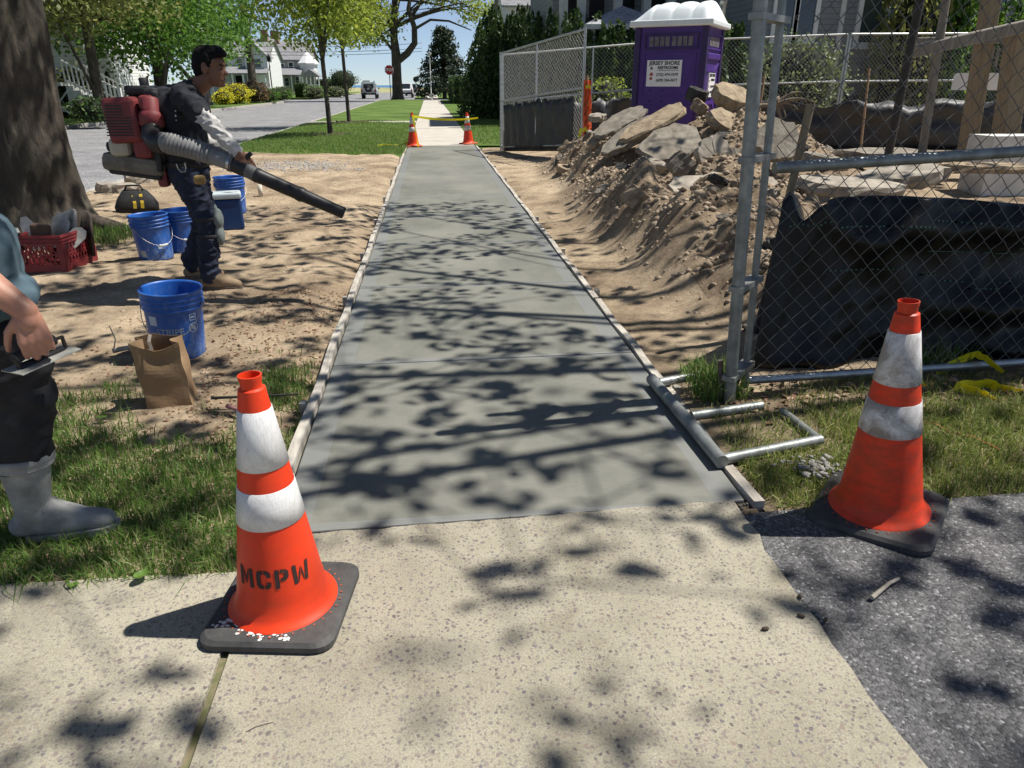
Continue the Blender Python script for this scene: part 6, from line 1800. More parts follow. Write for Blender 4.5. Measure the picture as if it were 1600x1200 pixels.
def crate():
    c = G(107, 428); 
    W, D, Hh = .36, .44, .29
    t = thing('milk_crate', 'red plastic lattice crate full of tools by the big trunk', 'crate', (c.x, c.y, float(zl(c.x, c.y)) - .004), R_(-6))
    # local: near-right corner at the origin, x to the left is negative, y away
    def wall(p, q, nm):
        p, q = Vector(p), Vector(q); d = q - p; L = d.length; a = math.atan2(d.y, d.x); Rm = Matrix.Rotation(a, 3, 'Z')
        def bx(s, z, w, h, th=.008, tilt=0, name='slat'):
            return MB().box(p + d * s + Vector((0, 0, z)), (w, th, h), Rm @ Matrix.Rotation(tilt, 3, 'Y')).build(name, RED, t)
        bx(.5, .03, L, .06, .012, 0, 'bottom_band')
        for z in (.225, .250, .275): bx(.5, z, L + .012, .012, .022, 0, 'rim_band')
        bx(.5, .25, L, .075, .008, 0, 'top_band')
        for s in (0.05, .95): bx(s, .145, .045, .175, .012, 0, 'corner_post')
        n = max(5, int(L / .05))
        for i in range(n):
            s = .1 + .8 * (i + .5) / n
            bx(s, .137, .010, .185, .007, .42); bx(s, .137, .010, .185, .0085, -.42)
        bx(.5, .137, L * .9, .010, .0095)
    wall((-W, 0, 0), (0, 0, 0), 'front'); wall((0, 0, 0), (0, D, 0), 'right'); wall((0, D, 0), (-W, D, 0), 'back'); wall((-W, D, 0), (-W, 0, 0), 'left')
    MB().bbox((-W, 0, .008), (0, D, .018)).build('bottom', RED, t)
    base = Vector((c.x, c.y, float(zl(c.x, c.y))))
    Rz = Matrix.Rotation(R_(-6), 3, 'Z')
    def L2(x, y, z): return base + Rz @ Vector((x, y, z))
    STL = M('used_trowel_steel', (.42, .42, .40), (.22, .21, .19), 12, .45, .5)
    GRYF = M('cement_grey_float', (.40, .39, .36), (.25, .24, .22), 9, .8, bmp=.4)
    DBR = M('dark_brown_foam', (.07, .055, .045), (.04, .03, .025), 10, .85)
    def curved(label, c0, w, h, bulge, mat, rot, name):
        V = []; n = 10
        for i in range(n + 1):
            f = i / n * 2 - 1
            for z in (0, 1): V.append((f * w / 2, bulge * (1 - f * f), z * h * (1 - .12 * f * f * z)))
        o = MB().add(V, [(2 * i, 2 * i + 2, 2 * i + 3, 2 * i + 1) for i in range(n)], 0, True).build(name, mat)
        sd = o.modifiers.new('thickness', 'SOLIDIFY'); sd.thickness = .022
        o.location = c0; o.rotation_euler = rot; tag(o, label, 'tool')
    curved('pale curved knee board standing at the back of the red crate', L2(-.13, .30, .06), .17, .38, .05, GRYF, (-.1, .12, -.5), 'knee_board')
    curved('dark curved knee board at the right in the red crate', L2(-.02, .33, .06), .16, .36, .05, DBR, (-.05, .1, -.2), 'knee_board')
    def trowel(label, c0, rot, w, h):
        t2 = thing('hand_trowel', label, 'trowel', c0, rot=rot)
        MB().prism([(-w / 2, 0), (w / 2, 0), (w / 2, h * .75), (w * .2, h), (-w * .2, h), (-w / 2, h * .8)], 'y', -.002, .002).build('blade', STL, t2)
        MB().tube([(0, .01, h * .3), (0, .05, h * .35), (0, .05, h * .7)], .012, 8).build('handle', DBR, t2)
    trowel('pointed steel trowel standing at the left in the red crate', L2(-.29, .16, .14), (-.2, -.25, .2), .10, .27)
    trowel('grey steel trowel standing behind the brown block in the crate', L2(-.20, .24, .14), (-.15, .35, .1), .13, .29)
    trowel('small steel trowel lying at the right corner of the crate', L2(-.06, .14, .17), (-.7, .7, -.2), .12, .20)
    o = MB().cbox((0, 0, 0), (.15, .07, .15), .03).build('sponge_block', M('brown_sponge', (.13, .085, .065), (.08, .055, .04), 14, .9, bmp=.5)); o.location = L2(-.19, .09, .29); o.rotation_euler = (.2, .15, .1); tag(o, 'dark brown rounded block on top of the crate contents', 'tool')
    o = MB().lathe([(0, 0), (.014, 0), (.015, .16), (.017, .165), (.017, .18), (0, .182)], 12).build('rubber_grip_tool', M('black_grip', (.03, .03, .03))); MB().lathe([(.0175, .14), (.0175, .178), (0, .1825)], 12).build('white_cap', WHITE, o)
    o.location = L2(-.33, .05, .16); o.rotation_euler = (0, -.15, 0); tag(o, 'black tool handle with white end at the left rim of the crate', 'tool')
crate()
def paper_bag():
    p = G(263, 630)
    t = thing('paper_bag', 'crumpled brown paper bag standing open on the grass', 'paper bag', (p.x, p.y + .06, float(zl(p.x, p.y)) - .005), R_(8))
    KR = M('kraft_paper', (.34, .225, .125), (.26, .165, .09), 6, .8, bmp=.35, bscale=18, bdist=.01)
    W, D, Hh = .195, .13, .315
    corners = [(-W / 2, -D / 2), (W / 2, -D / 2), (W / 2, D / 2), (-W / 2, D / 2)]
    per = []
    for i in range(4):
        a, b = corners[i], corners[(i + 1) % 4]
        for k in range(10): per.append((a[0] + (b[0] - a[0]) * k / 10, a[1] + (b[1] - a[1]) * k / 10, i, k / 10))
    n = len(per); rows = 16; V = []
    for r in range(rows + 1):
        f = r / rows
        for (x, y, side, u) in per:
            inw = 0
            if side in (1, 3): inw = -.045 * sin(u * pi) * f ** 1.2 * (1 if side == 1 else -1)          # gusset fold
            nz = Vector((x * 8, y * 8, f * 3))
            dx = .010 * mnoise.noise(nz) + inw; dy = .014 * mnoise.noise(nz + Vector((5, 0, 0))) + (.02 * sin(u * pi) * f if side == 2 else 0)
            top = Hh * (1 + (.06 * mnoise.noise(Vector((x * 12, y * 12, 1))) - .10 * sin(u * pi) * (side == 0) + .03 * (x < 0)) * f)
            V.append((x * (1 + .03 * f) + dx - .02 * f, y * (1 - .12 * f) + dy, top * f))
    Fs = [(r * n + k, r * n + (k + 1) % n, (r + 1) * n + (k + 1) % n, (r + 1) * n + k) for r in range(rows) for k in range(n)] + [tuple(range(n))[::-1]]
    o = MB().add(V, Fs).build('bag_body', KR, t)
    sd = o.modifiers.new('thickness', 'SOLIDIFY'); sd.thickness = .002
    MB().ribbon([(-.03, -.07, .29), (-.035, -.065, .33), (-.028, -.05, .36)], .014, (1, 0, 0)).build('torn_flap', M('paper_flap', (.5, .42, .33)), t)
paper_bag()

# sticks, leaves, offcuts and other small things on the ground
WOODP = M('pale_stick_wood', (.50, .45, .37), (.32, .27, .21), 20, .85, bmp=.4)
def stick(label, pts, r, mat=WOODP, name='stick'):
    n = len(pts); tag(MB().tube(pts, [r * (1 - .35 * i / (n - 1)) for i in range(n)], 7).build(name, mat), label, 'stick')
p, q = G(1362, 934, .006), G(1404, 904, .008)
stick('pale twig lying on the asphalt driveway below the right cone', [p, p.lerp(q, .25) + Vector((.006, .004, .003)), p.lerp(q, .55) + Vector((-.003, 0, .004)), p.lerp(q, .62) + Vector((.004, .004, .006)), q], .0075)
p, q = G(176, 548, .02), G(218, 540, .03)
stick('pale split stick on the bare soil left of the paper bag', [p, p.lerp(q, .5), q], .016)
p = G(178, 546, .03)
stick('thin curved pale twig beside the split stick', [p, p + Vector((.02, 0, .06)), p + Vector((.0, .02, .11)), p + Vector((-.01, .03, .13))], .004)
p, q = G(330, 622, .04), G(466, 616, .05)
stick('thin dark metal strip lying in the grass behind the left cone', [p, p.lerp(q, .5), q], .007, M('dark_steel_strip', (.05, .055, .045), (.03, .03, .03), 10, .6, .3), 'metal_strip')
p, q = G(355, 634, .03), G(376, 642, .025)
stick('small pinkish tool handle in the grass by the left cone', [p, p.lerp(q, .5), q], .011, M('pink_grip', (.40, .19, .19), (.3, .13, .13), 9, .6), 'scraper')
p, q = G(385, 1142, .003), G(428, 1127, .003)
stick('fine dry stem on the pavement in front of the left cone', [p, p.lerp(q, .4) + Vector((0, .004, .003)), q], .0016)
for i, (x, y) in enumerate(((1196, 982), (1250, 932), (1252, 962), (1290, 968))):
    pp = G(x, y, .006); o = MB().ball((0, 0, 0), (.012, .006, .005), 8, 5).build('wood_chip', SOILDARK); o.location = pp; o.rotation_euler = (0, 0, i * 1.3)
    tag(o, ('brown bark chip on the pavement near the asphalt edge', 'dark crumb at the asphalt edge nearest the right cone', 'dark crumb just below another at the asphalt edge', 'loose dark crumb on the asphalt by the twig')[i], 'chip', 'loose chips on the pavement')
GLF = leaf_mat('fallen_green_leaf', [(.10, .20, .03), (.16, .26, .06)], .3)
def ground_leaf(label, c, L, W, rz, curl, fold=.3):
    V = []; n = 8
    for i in range(n + 1):
        f = i / n; w = W * sin(pi * min(1, f * 1.02 + .02)) ** .7 * (1 - .25 * f)
        x = (f - .5) * L; z = curl * (f - .5) ** 2 * 4 + .004
        V += [(x, -w / 2, z + abs(w) * fold), (x, 0, z), (x, w / 2, z + abs(w) * fold)]
    Fs = [(3 * i + k, 3 * i + 3 + k, 3 * i + 4 + k, 3 * i + 1 + k) for i in range(n) for k in (0, 1)]
    o = MB().add(V, Fs, 0, True).build('fallen_leaf', GLF); o.location = c; o.rotation_euler = (0, 0, rz); tag(o, label, 'leaf', 'green leaves at the pavement edge')
ground_leaf('folded green leaf standing at the lawn edge left of the left cone', G(223, 903, .01), .055, .042, 1.2, .018, .35)
ground_leaf('small flat green leaf on the pavement edge near the grey boot', G(115, 916, .004), .036, .024, .4, .004, .15)
ground_leaf('grey-green dry leaf lying on the bald patch of grass', G(160, 653, .01), .05, .03, .1, .004, .1)
# white pipe stub and pale debris by the blower tube, broken kerb pieces beside the tree
p = G(408, 308)
o = MB().lathe([(.0, 0), (.03, 0), (.03, .16), (.026, .16), (.026, .02), (0, .02)], 14).build('pipe_stub', M('cream_pipe', (.62, .58, .48), (.5, .46, .38), 9, .6)); o.location = (p.x, p.y, float(zl(p.x, p.y)) - .01); tag(o, 'short cream pipe stub standing in the soil behind the blower tube', 'pipe')
for i, (x, y, lx, ly, lab) in enumerate(((185, 301, .62, .24, 'pale broken kerb piece beside the tree root'), (222, 287, .5, .2, 'second broken kerb piece behind the tool bag'), (245, 276, .4, .2, 'third broken kerb piece behind the worker'))):
    pp = G(x, y); chunk('kerb_piece', lab, (pp.x, pp.y, .05), lx, ly, .14, (.08 * (i - 1), .1, R_(28) + .2 * i), CONC_P, 600 + i, 'broken kerb pieces by the tree')
# orange string in the grass
sp = [G(1438, 662, .03), G(1462, 662, .035), G(1486, 676, .03), G(1520, 682, .035), G(1550, 696, .03), G(1562, 702, .03)]
tag(MB().tube(sp, .0018, 5).build('string', M('orange_string', (.65, .22, .08))), 'thin orange string lying in the grass right of the right cone', 'string')
# mortar splash under the left side of the right cone
lumps('mortar_spill', 'grey mortar crumbs spilled on the grass left of the right cone', 'debris', np.stack([1.42 + rng.normal(0, .05, 160), 2.26 + rng.normal(0, .04, 160), np.full(160, .026)], -1), .006, M('grey_mortar', (.30, .29, .27), (.2, .19, .175), 20, .9))

# ================================================================== PEOPLE
def _capsule(p0, p1, r0, r1, seg=14, rings=5):
    p0, p1 = Vector(p0), Vector(p1); d = p1 - p0; L = d.length
    z = d.normalized() if L > 1e-6 else Vector((0, 0, 1)); q = z.to_track_quat('Z', 'Y').to_matrix()
    V = []; prof = []
    for i in range(rings + 1): a = pi / 2 * i / rings; prof.append((r0 * sin(a), -r0 * cos(a)))
    for i in range(rings + 1): a = pi / 2 * (1 - i / rings); prof.append((r1 * sin(a), L + r1 * cos(a)))
    prof[0] = (r0 * .02, -r0); prof[-1] = (r1 * .02, L + r1)
    mb = MB().lathe(prof, seg, close=True, mat=q, origin=p0)
    return mb.v, mb.f
def _ell(c, r, rot=None):
    mb = MB().ball((0, 0, 0), r, 18, 12, rot=rot)
    # close the poles
    return [tuple(Vector(v) + Vector(c)) for v in mb.v], mb.f
def blob(name, prims, mat, parent, voxel=.01, smooth=6, wr=0.0, wsc=(9, 9, 9), fac=.5):
    bm = bmesh.new()
    for pr in prims:
        V, Fs = _capsule(*pr[1:]) if pr[0] == 'c' else _ell(*pr[1:])
        vs_ = [bm.verts.new(v) for v in V]
        for f in Fs:
            try: bm.faces.new([vs_[i] for i in f])
            except ValueError: pass
    bmesh.ops.remove_doubles(bm, verts=bm.verts, dist=1e-5)
    me = bpy.data.meshes.new(name); bm.to_mesh(me); bm.free()
    o = bpy.data.objects.new(name, me); C.objects.link(o)
    rm = o.modifiers.new('r', 'REMESH'); rm.mode = 'VOXEL'; rm.voxel_size = voxel
    s = o.modifiers.new('s', 'SMOOTH'); s.factor = fac; s.iterations = smooth
    dg = bpy.context.evaluated_depsgraph_get()
    me2 = bpy.data.meshes.new_from_object(o.evaluated_get(dg))
    bpy.data.objects.remove(o); bpy.data.meshes.remove(me)
    if wr:
        n = len(me2.vertices); co = np.empty(n * 3, np.float32); me2.vertices.foreach_get('co', co); co = co.reshape(-1, 3)
        nr = np.empty(n * 3, np.float32); me2.vertices.foreach_get('normal', nr); nr = nr.reshape(-1, 3)
        for i in range(n):
            q = Vector((co[i, 0] * wsc[0], co[i, 1] * wsc[1], co[i, 2] * wsc[2]))
            h = (max(0, 1 - 2.2 * abs(mnoise.noise(q)))) ** 2 * 1.1 - .35 + .4 * mnoise.noise(q * 2.1) + .25 * (max(0, 1 - 3 * abs(mnoise.noise(q * 1.9 + Vector((4, 2, 7)))))) ** 2
            co[i] += nr[i] * (wr * h)
        me2.vertices.foreach_set('co', co.ravel())
    me2.materials.clear(); me2.materials.append(mat); me2.name = name
    me2.polygons.foreach_set('use_smooth', np.ones(len(me2.polygons), dtype=bool)); me2.update()
    o = bpy.data.objects.new(name, me2); C.objects.link(o); o.parent = parent
    return o
def hand(wrist, d, n, curl, thumb_side, spread=.0, s=1.0, tcurl=.6):
    """palm, four fingers of three bones each and a thumb; d along the hand, n where the palm faces"""
    d = Vector(d).normalized(); n = Vector(n); n = (n - d * n.dot(d)).normalized(); w = d.cross(n).normalized() * thumb_side
    W = Vector(wrist); pr = [('c', W, W + d * .03 * s, .026 * s, .028 * s)]
    for k in range(4):
        off = w * (.030 - .020 * k) * s
        pr.append(('c', W + off * .6 + d * .02 * s, W + off + d * .083 * s, .0155 * s, .0125 * s))
    for k, L in enumerate((.040, .045, .041, .032)):
        b = W + w * (.031 - .0207 * k) * s + d * (.088 - .004 * abs(k - 1)) * s
        dd = (d + w * spread * (1.5 - k)).normalized(); ang = 0
        for j, (q, ra, rb) in enumerate(((1.0, .0096, .0088), (.68, .0086, .0079), (.55, .0078, .0066))):
            ang = curl[j] if isinstance(curl, tuple) else curl
            dd = (Quaternion(dd.cross(n).normalized(), ang) @ dd); n2 = n
            e = b + dd * L * q * s; pr.append(('c', b, e, ra * s, rb * s)); b = e
            n = n - dd * n.dot(dd) if False else n
    tb = W + d * .022 * s + w * .026 * s; td = (d * .55 + w * .62 + n * .35).normalized()
    e = tb + td * .042 * s; pr.append(('c', tb, e, .015 * s, .0118 * s))
    td = (td * (1 - tcurl * .4) + d * .55 - w * .25 * tcurl + n * .35 * tcurl).normalized(); e2 = e + td * .032 * s; pr.append(('c', e, e2, .0112 * s, .0098 * s))
    td = (td + n * .35 * tcurl - w * .2 * tcurl).normalized(); pr.append(('c', e2, e2 + td * .024 * s, .0098 * s, .0078 * s))
    return pr
def head_prims(c, f, up, s=1.0):
    """c centre of the head, f where the face looks"""
    f = Vector(f).normalized(); up = Vector(up); up = (up - f * up.dot(f)).normalized(); r = f.cross(up)
    M3 = Matrix((f, r, up)).transposed()
    L = lambda x, y, z: Vector(c) + f * x * s + r * y * s + up * z * s
    e = lambda x, y, z, rx, ry, rz: ('e', L(x, y, z), (rx * s, ry * s, rz * s), M3)
    pr = [e(-.012, 0, .035, .094, .076, .088), e(.022, 0, -.03, .070, .064, .085), e(.046, 0, -.083, .040, .044, .034), e(.058, 0, .035, .036, .058, .045),
          e(.068, .0, .008, .022, .052, .014), e(.040, 0, -.055, .048, .055, .05), e(.080, 0, -.062, .016, .026, .010), e(.080, 0, -.074, .015, .022, .009), e(.070, 0, -.098, .018, .022, .016),
          ('c', L(.078, 0, .012), L(.103, 0, -.022), .0085 * s, .0125 * s), e(.100, 0, -.027, .012, .0165, .0095), e(.055, .034, -.018, .03, .024, .022), e(.055, -.034, -.018, .03, .024, .022)]
    for sg in (-1, 1):
        pr += [e(-.012, sg * .076, -.005, .024, .009, .034), e(-.008, sg * .079, -.032, .013, .008, .014)]
    return pr, L, M3
SKIN1 = M('tan_skin', (.20, .092, .055), (.155, .068, .040), 9, .55, bmp=.12, bscale=120, bdist=.002)
SKIN2 = M('fair_skin', (.46, .24, .165), (.38, .18, .12), 7, .5, bmp=.15, bscale=120, bdist=.002)
HAIR = M('black_hair', (.010, .009, .009), (.005, .005, .005), 30, .75, bmp=.8, bscale=90, bdist=.006, spec=.15)
NAVY = M('charcoal_tshirt', (.022, .024, .032), (.014, .015, .02), 14, .9, bmp=.35, bscale=30, bdist=.006)
SLEEVE = M('light_grey_sleeve', (.50, .49, .47), (.38, .37, .36), 8, .9, bmp=.4, bscale=26, bdist=.006)
JEANS = M('dark_navy_jeans', (.020, .028, .055), (.012, .015, .03), 10, .9, bmp=.4, bscale=34, bdist=.006)
PANTS = M('black_work_trousers', (.020, .020, .024), (.011, .011, .013), 9, .85, bmp=.4, bscale=24, bdist=.006)
TEE2 = M('slate_blue_tshirt', (.085, .135, .165), (.055, .09, .115), 6, .9, bmp=.4, bscale=20, bdist=.008)
BOOTT = M('tan_work_boot', (.30, .215, .13), (.19, .13, .08), 10, .8, bmp=.3)
BOOTG = M('cement_grey_rubber_boot', (.33, .33, .315), (.17, .17, .165), 11, .7, bmp=.3, bscale=50, detail=9)
SOLE = M('boot_sole', (.16, .13, .10), (.09, .075, .06), 10, .85)
def eye(parent, p, f):
    o = MB().ball(p, .0105, 10, 8).build('eye', M('eye_dark', (.03, .02, .018), (.02, .015, .012), 5, .25), parent)
def boot_prims(ankle, toe_dir, L=.29, r=.048, shaft=.0, shaft_top=None, rs=.06):
    a = Vector(ankle); d = Vector((toe_dir[0], toe_dir[1], 0)).normalized(); g = a.z
    base = Vector((a.x, a.y, 0)); z0 = ground_z
    pr = [('c', base + d * -.045 + Vector((0, 0, z0 + .045)), base + d * (L * .30) + Vector((0, 0, z0 + .045)), .040, .046),
          ('c', base + d * (L * .30) + Vector((0, 0, z0 + .048)), base + d * (L * .60) + Vector((0, 0, z0 + .036)), .047, .035),
          ('c', a, base + d * (L * .35) + Vector((0, 0, z0 + .055)), .05, .042), ('c', base + d * -.03 + Vector((0, 0, z0 + .05)), a, .043, .05)]
    if shaft_top is not None: pr += [('c', a, shaft_top, .052, rs)]
    return pr
ground_z = 0.0

# ---------- worker with the backpack blower
def worker():
    global ground_z
    gz = float(zl(-1.6, 5.3)); ground_z = gz
    t = thing('person', 'person in charcoal t-shirt and grey sleeves aiming a backpack blower tube', 'person', (-1.68, 5.42, gz))
    t.location = (0, 0, 0)
    pel = Vector((-1.71, 5.42, .84)); chest = Vector((-1.70, 5.41, 1.19)); nb = Vector((-1.56, 5.39, 1.375)); hc = Vector((-1.445, 5.38, 1.485))
    fdir = Vector((1, -.12, -.10)); fw = Vector((1, 0, 0)); sd = Vector((0, -1, 0))
    shR, shL = Vector((-1.60, 5.215, 1.305)), Vector((-1.62, 5.60, 1.31))
    elR, wrR = AY(337, 202, 5.06), AY(371, 238, 4.99)
    elL, wrL = Vector((-1.68, 5.70, 1.02)), Vector((-1.46, 5.62, .93))
    hipR, hipL = pel + Vector((0, -.085, -.03)), pel + Vector((0, .085, -.03))
    knR, anR = Vector((-1.60, 5.30, .46)), Vector((-1.645, 5.28, .095))
    knL, anL = Vector((-1.70, 5.56, .46)), Vector((-1.86, 5.62, .10))
    hp, HL, HM = head_prims(hc, fdir, (.1, 0, 1), 1.0)
    dR = AY(398, 268, 4.97) - wrR
    body = hp + [('c', nb - Vector((.02, 0, .03)), hc + Vector((-.03, 0, -.06)), .062, .058), ('c', pel, chest, .10, .12), ('c', chest, nb, .11, .06), ('c', shR, elR, .045, .036), ('c', elR, wrR, .036, .026), ('c', shL, elL, .045, .036), ('c', elL, wrL, .036, .026), ('c', shR, shL, .055, .055),
             ('c', hipR, knR, .075, .052), ('c', knR, anR, .05, .036), ('c', hipL, knL, .075, .052), ('c', knL, anL, .05, .036)]
    body += hand(wrR, dR, (-.25, .9, -.55), (.35, .55, .45), -1, .0, 1.06)
    body += hand(wrL, (.8, -.1, -.5), (0, -.6, -.6), (.6, .8, .6), 1, 0, 1.0)
    blob('body', body, SKIN1, t, .0055, 3)
    for sg in (-1, 1): eye(t, HL(.078, sg * .030, .004), fdir)
    for sg in (-1, 1): MB().box(HL(.086, sg * .030, .024), (.012, .040, .008), HM @ Matrix.Rotation(sg * .15, 3, 'X')).build('eyebrow', HAIR, t)
    # hair: cap over the skull with a short fringe swept forward
    e = lambda x, y, z, a, b, c_: ('e', HL(x, y, z), (a, b, c_), HM)
    blob('hair', [e(-.022, 0, .052, .095, .081, .087), e(-.055, 0, .010, .066, .074, .085), e(.030, 0, .100, .068, .066, .042), e(.062, 0, .098, .040, .056, .028), e(.085, .01, .092, .024, .045, .018), e(-.075, 0, -.03, .035, .055, .05), e(-.005, .066, .03, .030, .013, .045), e(-.005, -.066, .03, .030, .013, .045)], HAIR, t, .007, 2, .006, (30, 30, 30))
    # t-shirt
    E = lambda c_, r: ('e', c_, r, None)
    ts = [E(chest + Vector((.0, 0, .02)), (.135, .205, .17)), E(pel + Vector((.015, 0, .10)), (.145, .185, .17)), E((pel + chest) / 2 + Vector((.02, 0, .03)), (.14, .185, .2)), ('c', shR, shL, .082, .082), ('c', chest + Vector((.02, 0, .08)), nb - Vector((.03, 0, .03)), .11, .078), ('c', shR, shR.lerp(elR, .48), .078, .076), ('c', shL, shL.lerp(elL, .5), .078, .074), E(chest + Vector((-.055, 0, .04)), (.10, .17, .15))]
    blob('tshirt', ts, NAVY, t, .009, 4, .012, (10, 10, 8))
    blob('sleeve', [('c', shR.lerp(elR, .35), elR, .060, .050), ('c', elR, elR.lerp(wrR, .9), .052, .040), ('c', elR.lerp(wrR, .86), elR.lerp(wrR, .97), .041, .038)], SLEEVE, t, .007, 2, .012, (17, 17, 26))
    blob('sleeve', [('c', shL.lerp(elL, .35), elL, .060, .050), ('c', elL, elL.lerp(wrL, .95), .052, .038)], SLEEVE, t, .010, 3, .006, (16, 16, 22))
    # jeans
    jn = [E(pel + Vector((0, 0, -.02)), (.135, .175, .12)), ('c', hipR, knR, .105, .078), ('c', knR, anR + Vector((0, 0, .05)), .078, .068), ('c', hipL, knL, .105, .078), ('c', knL, anL + Vector((.01, 0, .05)), .078, .068), ('c', anR + Vector((0, 0, .06)), anR + Vector((.01, 0, .02)), .070, .072), ('c', anL + Vector((0, 0, .06)), anL + Vector((.01, 0, .02)), .070, .072)]
    blob('jeans', jn, JEANS, t, .009, 3, .014, (10, 10, 17))
    for an, td in ((anR, (1, -.12)), (anL, (1, -.1))):
        bt_ = blob('boot', boot_prims(an, td, .32), BOOTT, t, .007, 3)
        d = Vector((td[0], td[1], 0)).normalized(); c_ = Vector((an.x, an.y, gz)) + d * .065
        q = Matrix.Rotation(math.atan2(d.y, d.x), 3, 'Z')
        P = [(-.10, .0), (-.09, .037), (-.03, .040), (.06, .047), (.12, .042), (.155, .02), (.16, 0), (.155, -.02), (.12, -.042), (.06, -.047), (-.03, -.040), (-.09, -.037)]
        sm = MB().prism(P, 'z', -.004, .022); sm.v = [tuple(q @ Vector(v) + c_) for v in sm.v]; sm.build('sole', SOLE, bt_)
    # knee pads with straps
    PAD = M('grey_knee_pad', (.19, .215, .205), (.12, .14, .135), 8, .7, bmp=.3)
    for kn, an in ((knR, anR), (knL, anL)):
        kp = blob('knee_pad', [('e', kn + Vector((.075, -.01, .045)), (.035, .058, .075), None), ('e', kn + Vector((.07, -.01, -.06)), (.032, .052, .085), None)], PAD, t, .008, 4)
        for dz in (.05, -.07):
            cx = kn + Vector((-.002, 0, dz)); MB().lathe([(.088, -.014), (.09, -.012), (.09, .012), (.088, .014)], 20, origin=cx).build('strap', RUB, kp)
    # belt, pouch and hook
    MB().lathe([(.0, -.02), (.148, -.02), (.150, -.018), (.150, .018), (.148, .02), (0, .02)], 28, origin=pel + Vector((.0, 0, .035)), mat=Matrix(((1, 0, 0), (0, 1.2, 0), (0, 0, 1)))).build('belt', M('black_belt', (.02, .018, .016), (.012, .011, .01), 10, .6), t)
    p = AY(312, 281, 5.16)
    MB().cbox(p, (.075, .05, .06), .018).build('pouch', M('tan_leather_pouch', (.36, .25, .09), (.2, .13, .05), 10, .7), t)
    p = AY(285, 262, 5.18)
    MB().tube([p + Vector((-.035 + .0, 0, .025)), p + Vector((-.03, 0, -.005)), p + Vector((-.01, 0, -.03)), p + Vector((.015, 0, -.025)), p + Vector((.022, 0, .0)), p + Vector((.02, 0, .03))], .004, 6).build('hook', CHROME, t)
    # red and white print down the back of the shirt
    for i, (px, py, w, h, mt) in enumerate(((276, 146, .034, .040, INKR), (272, 163, .04, .04, INKR), (272, 176, .036, .022, WHITE), (273, 184, .036, .018, WHITE))):
        p = AY(px, py, 5.222)
        o = text_mesh(('A', 'C', 'M', 'W')[i], .055, mt, 'shirt_print', t, p, (pi / 2, R_(-80), R_(-38)), .003, bold=.002)
    return dict(pel=pel, chest=chest, wrR=wrR, dR=dR)
wk = worker()

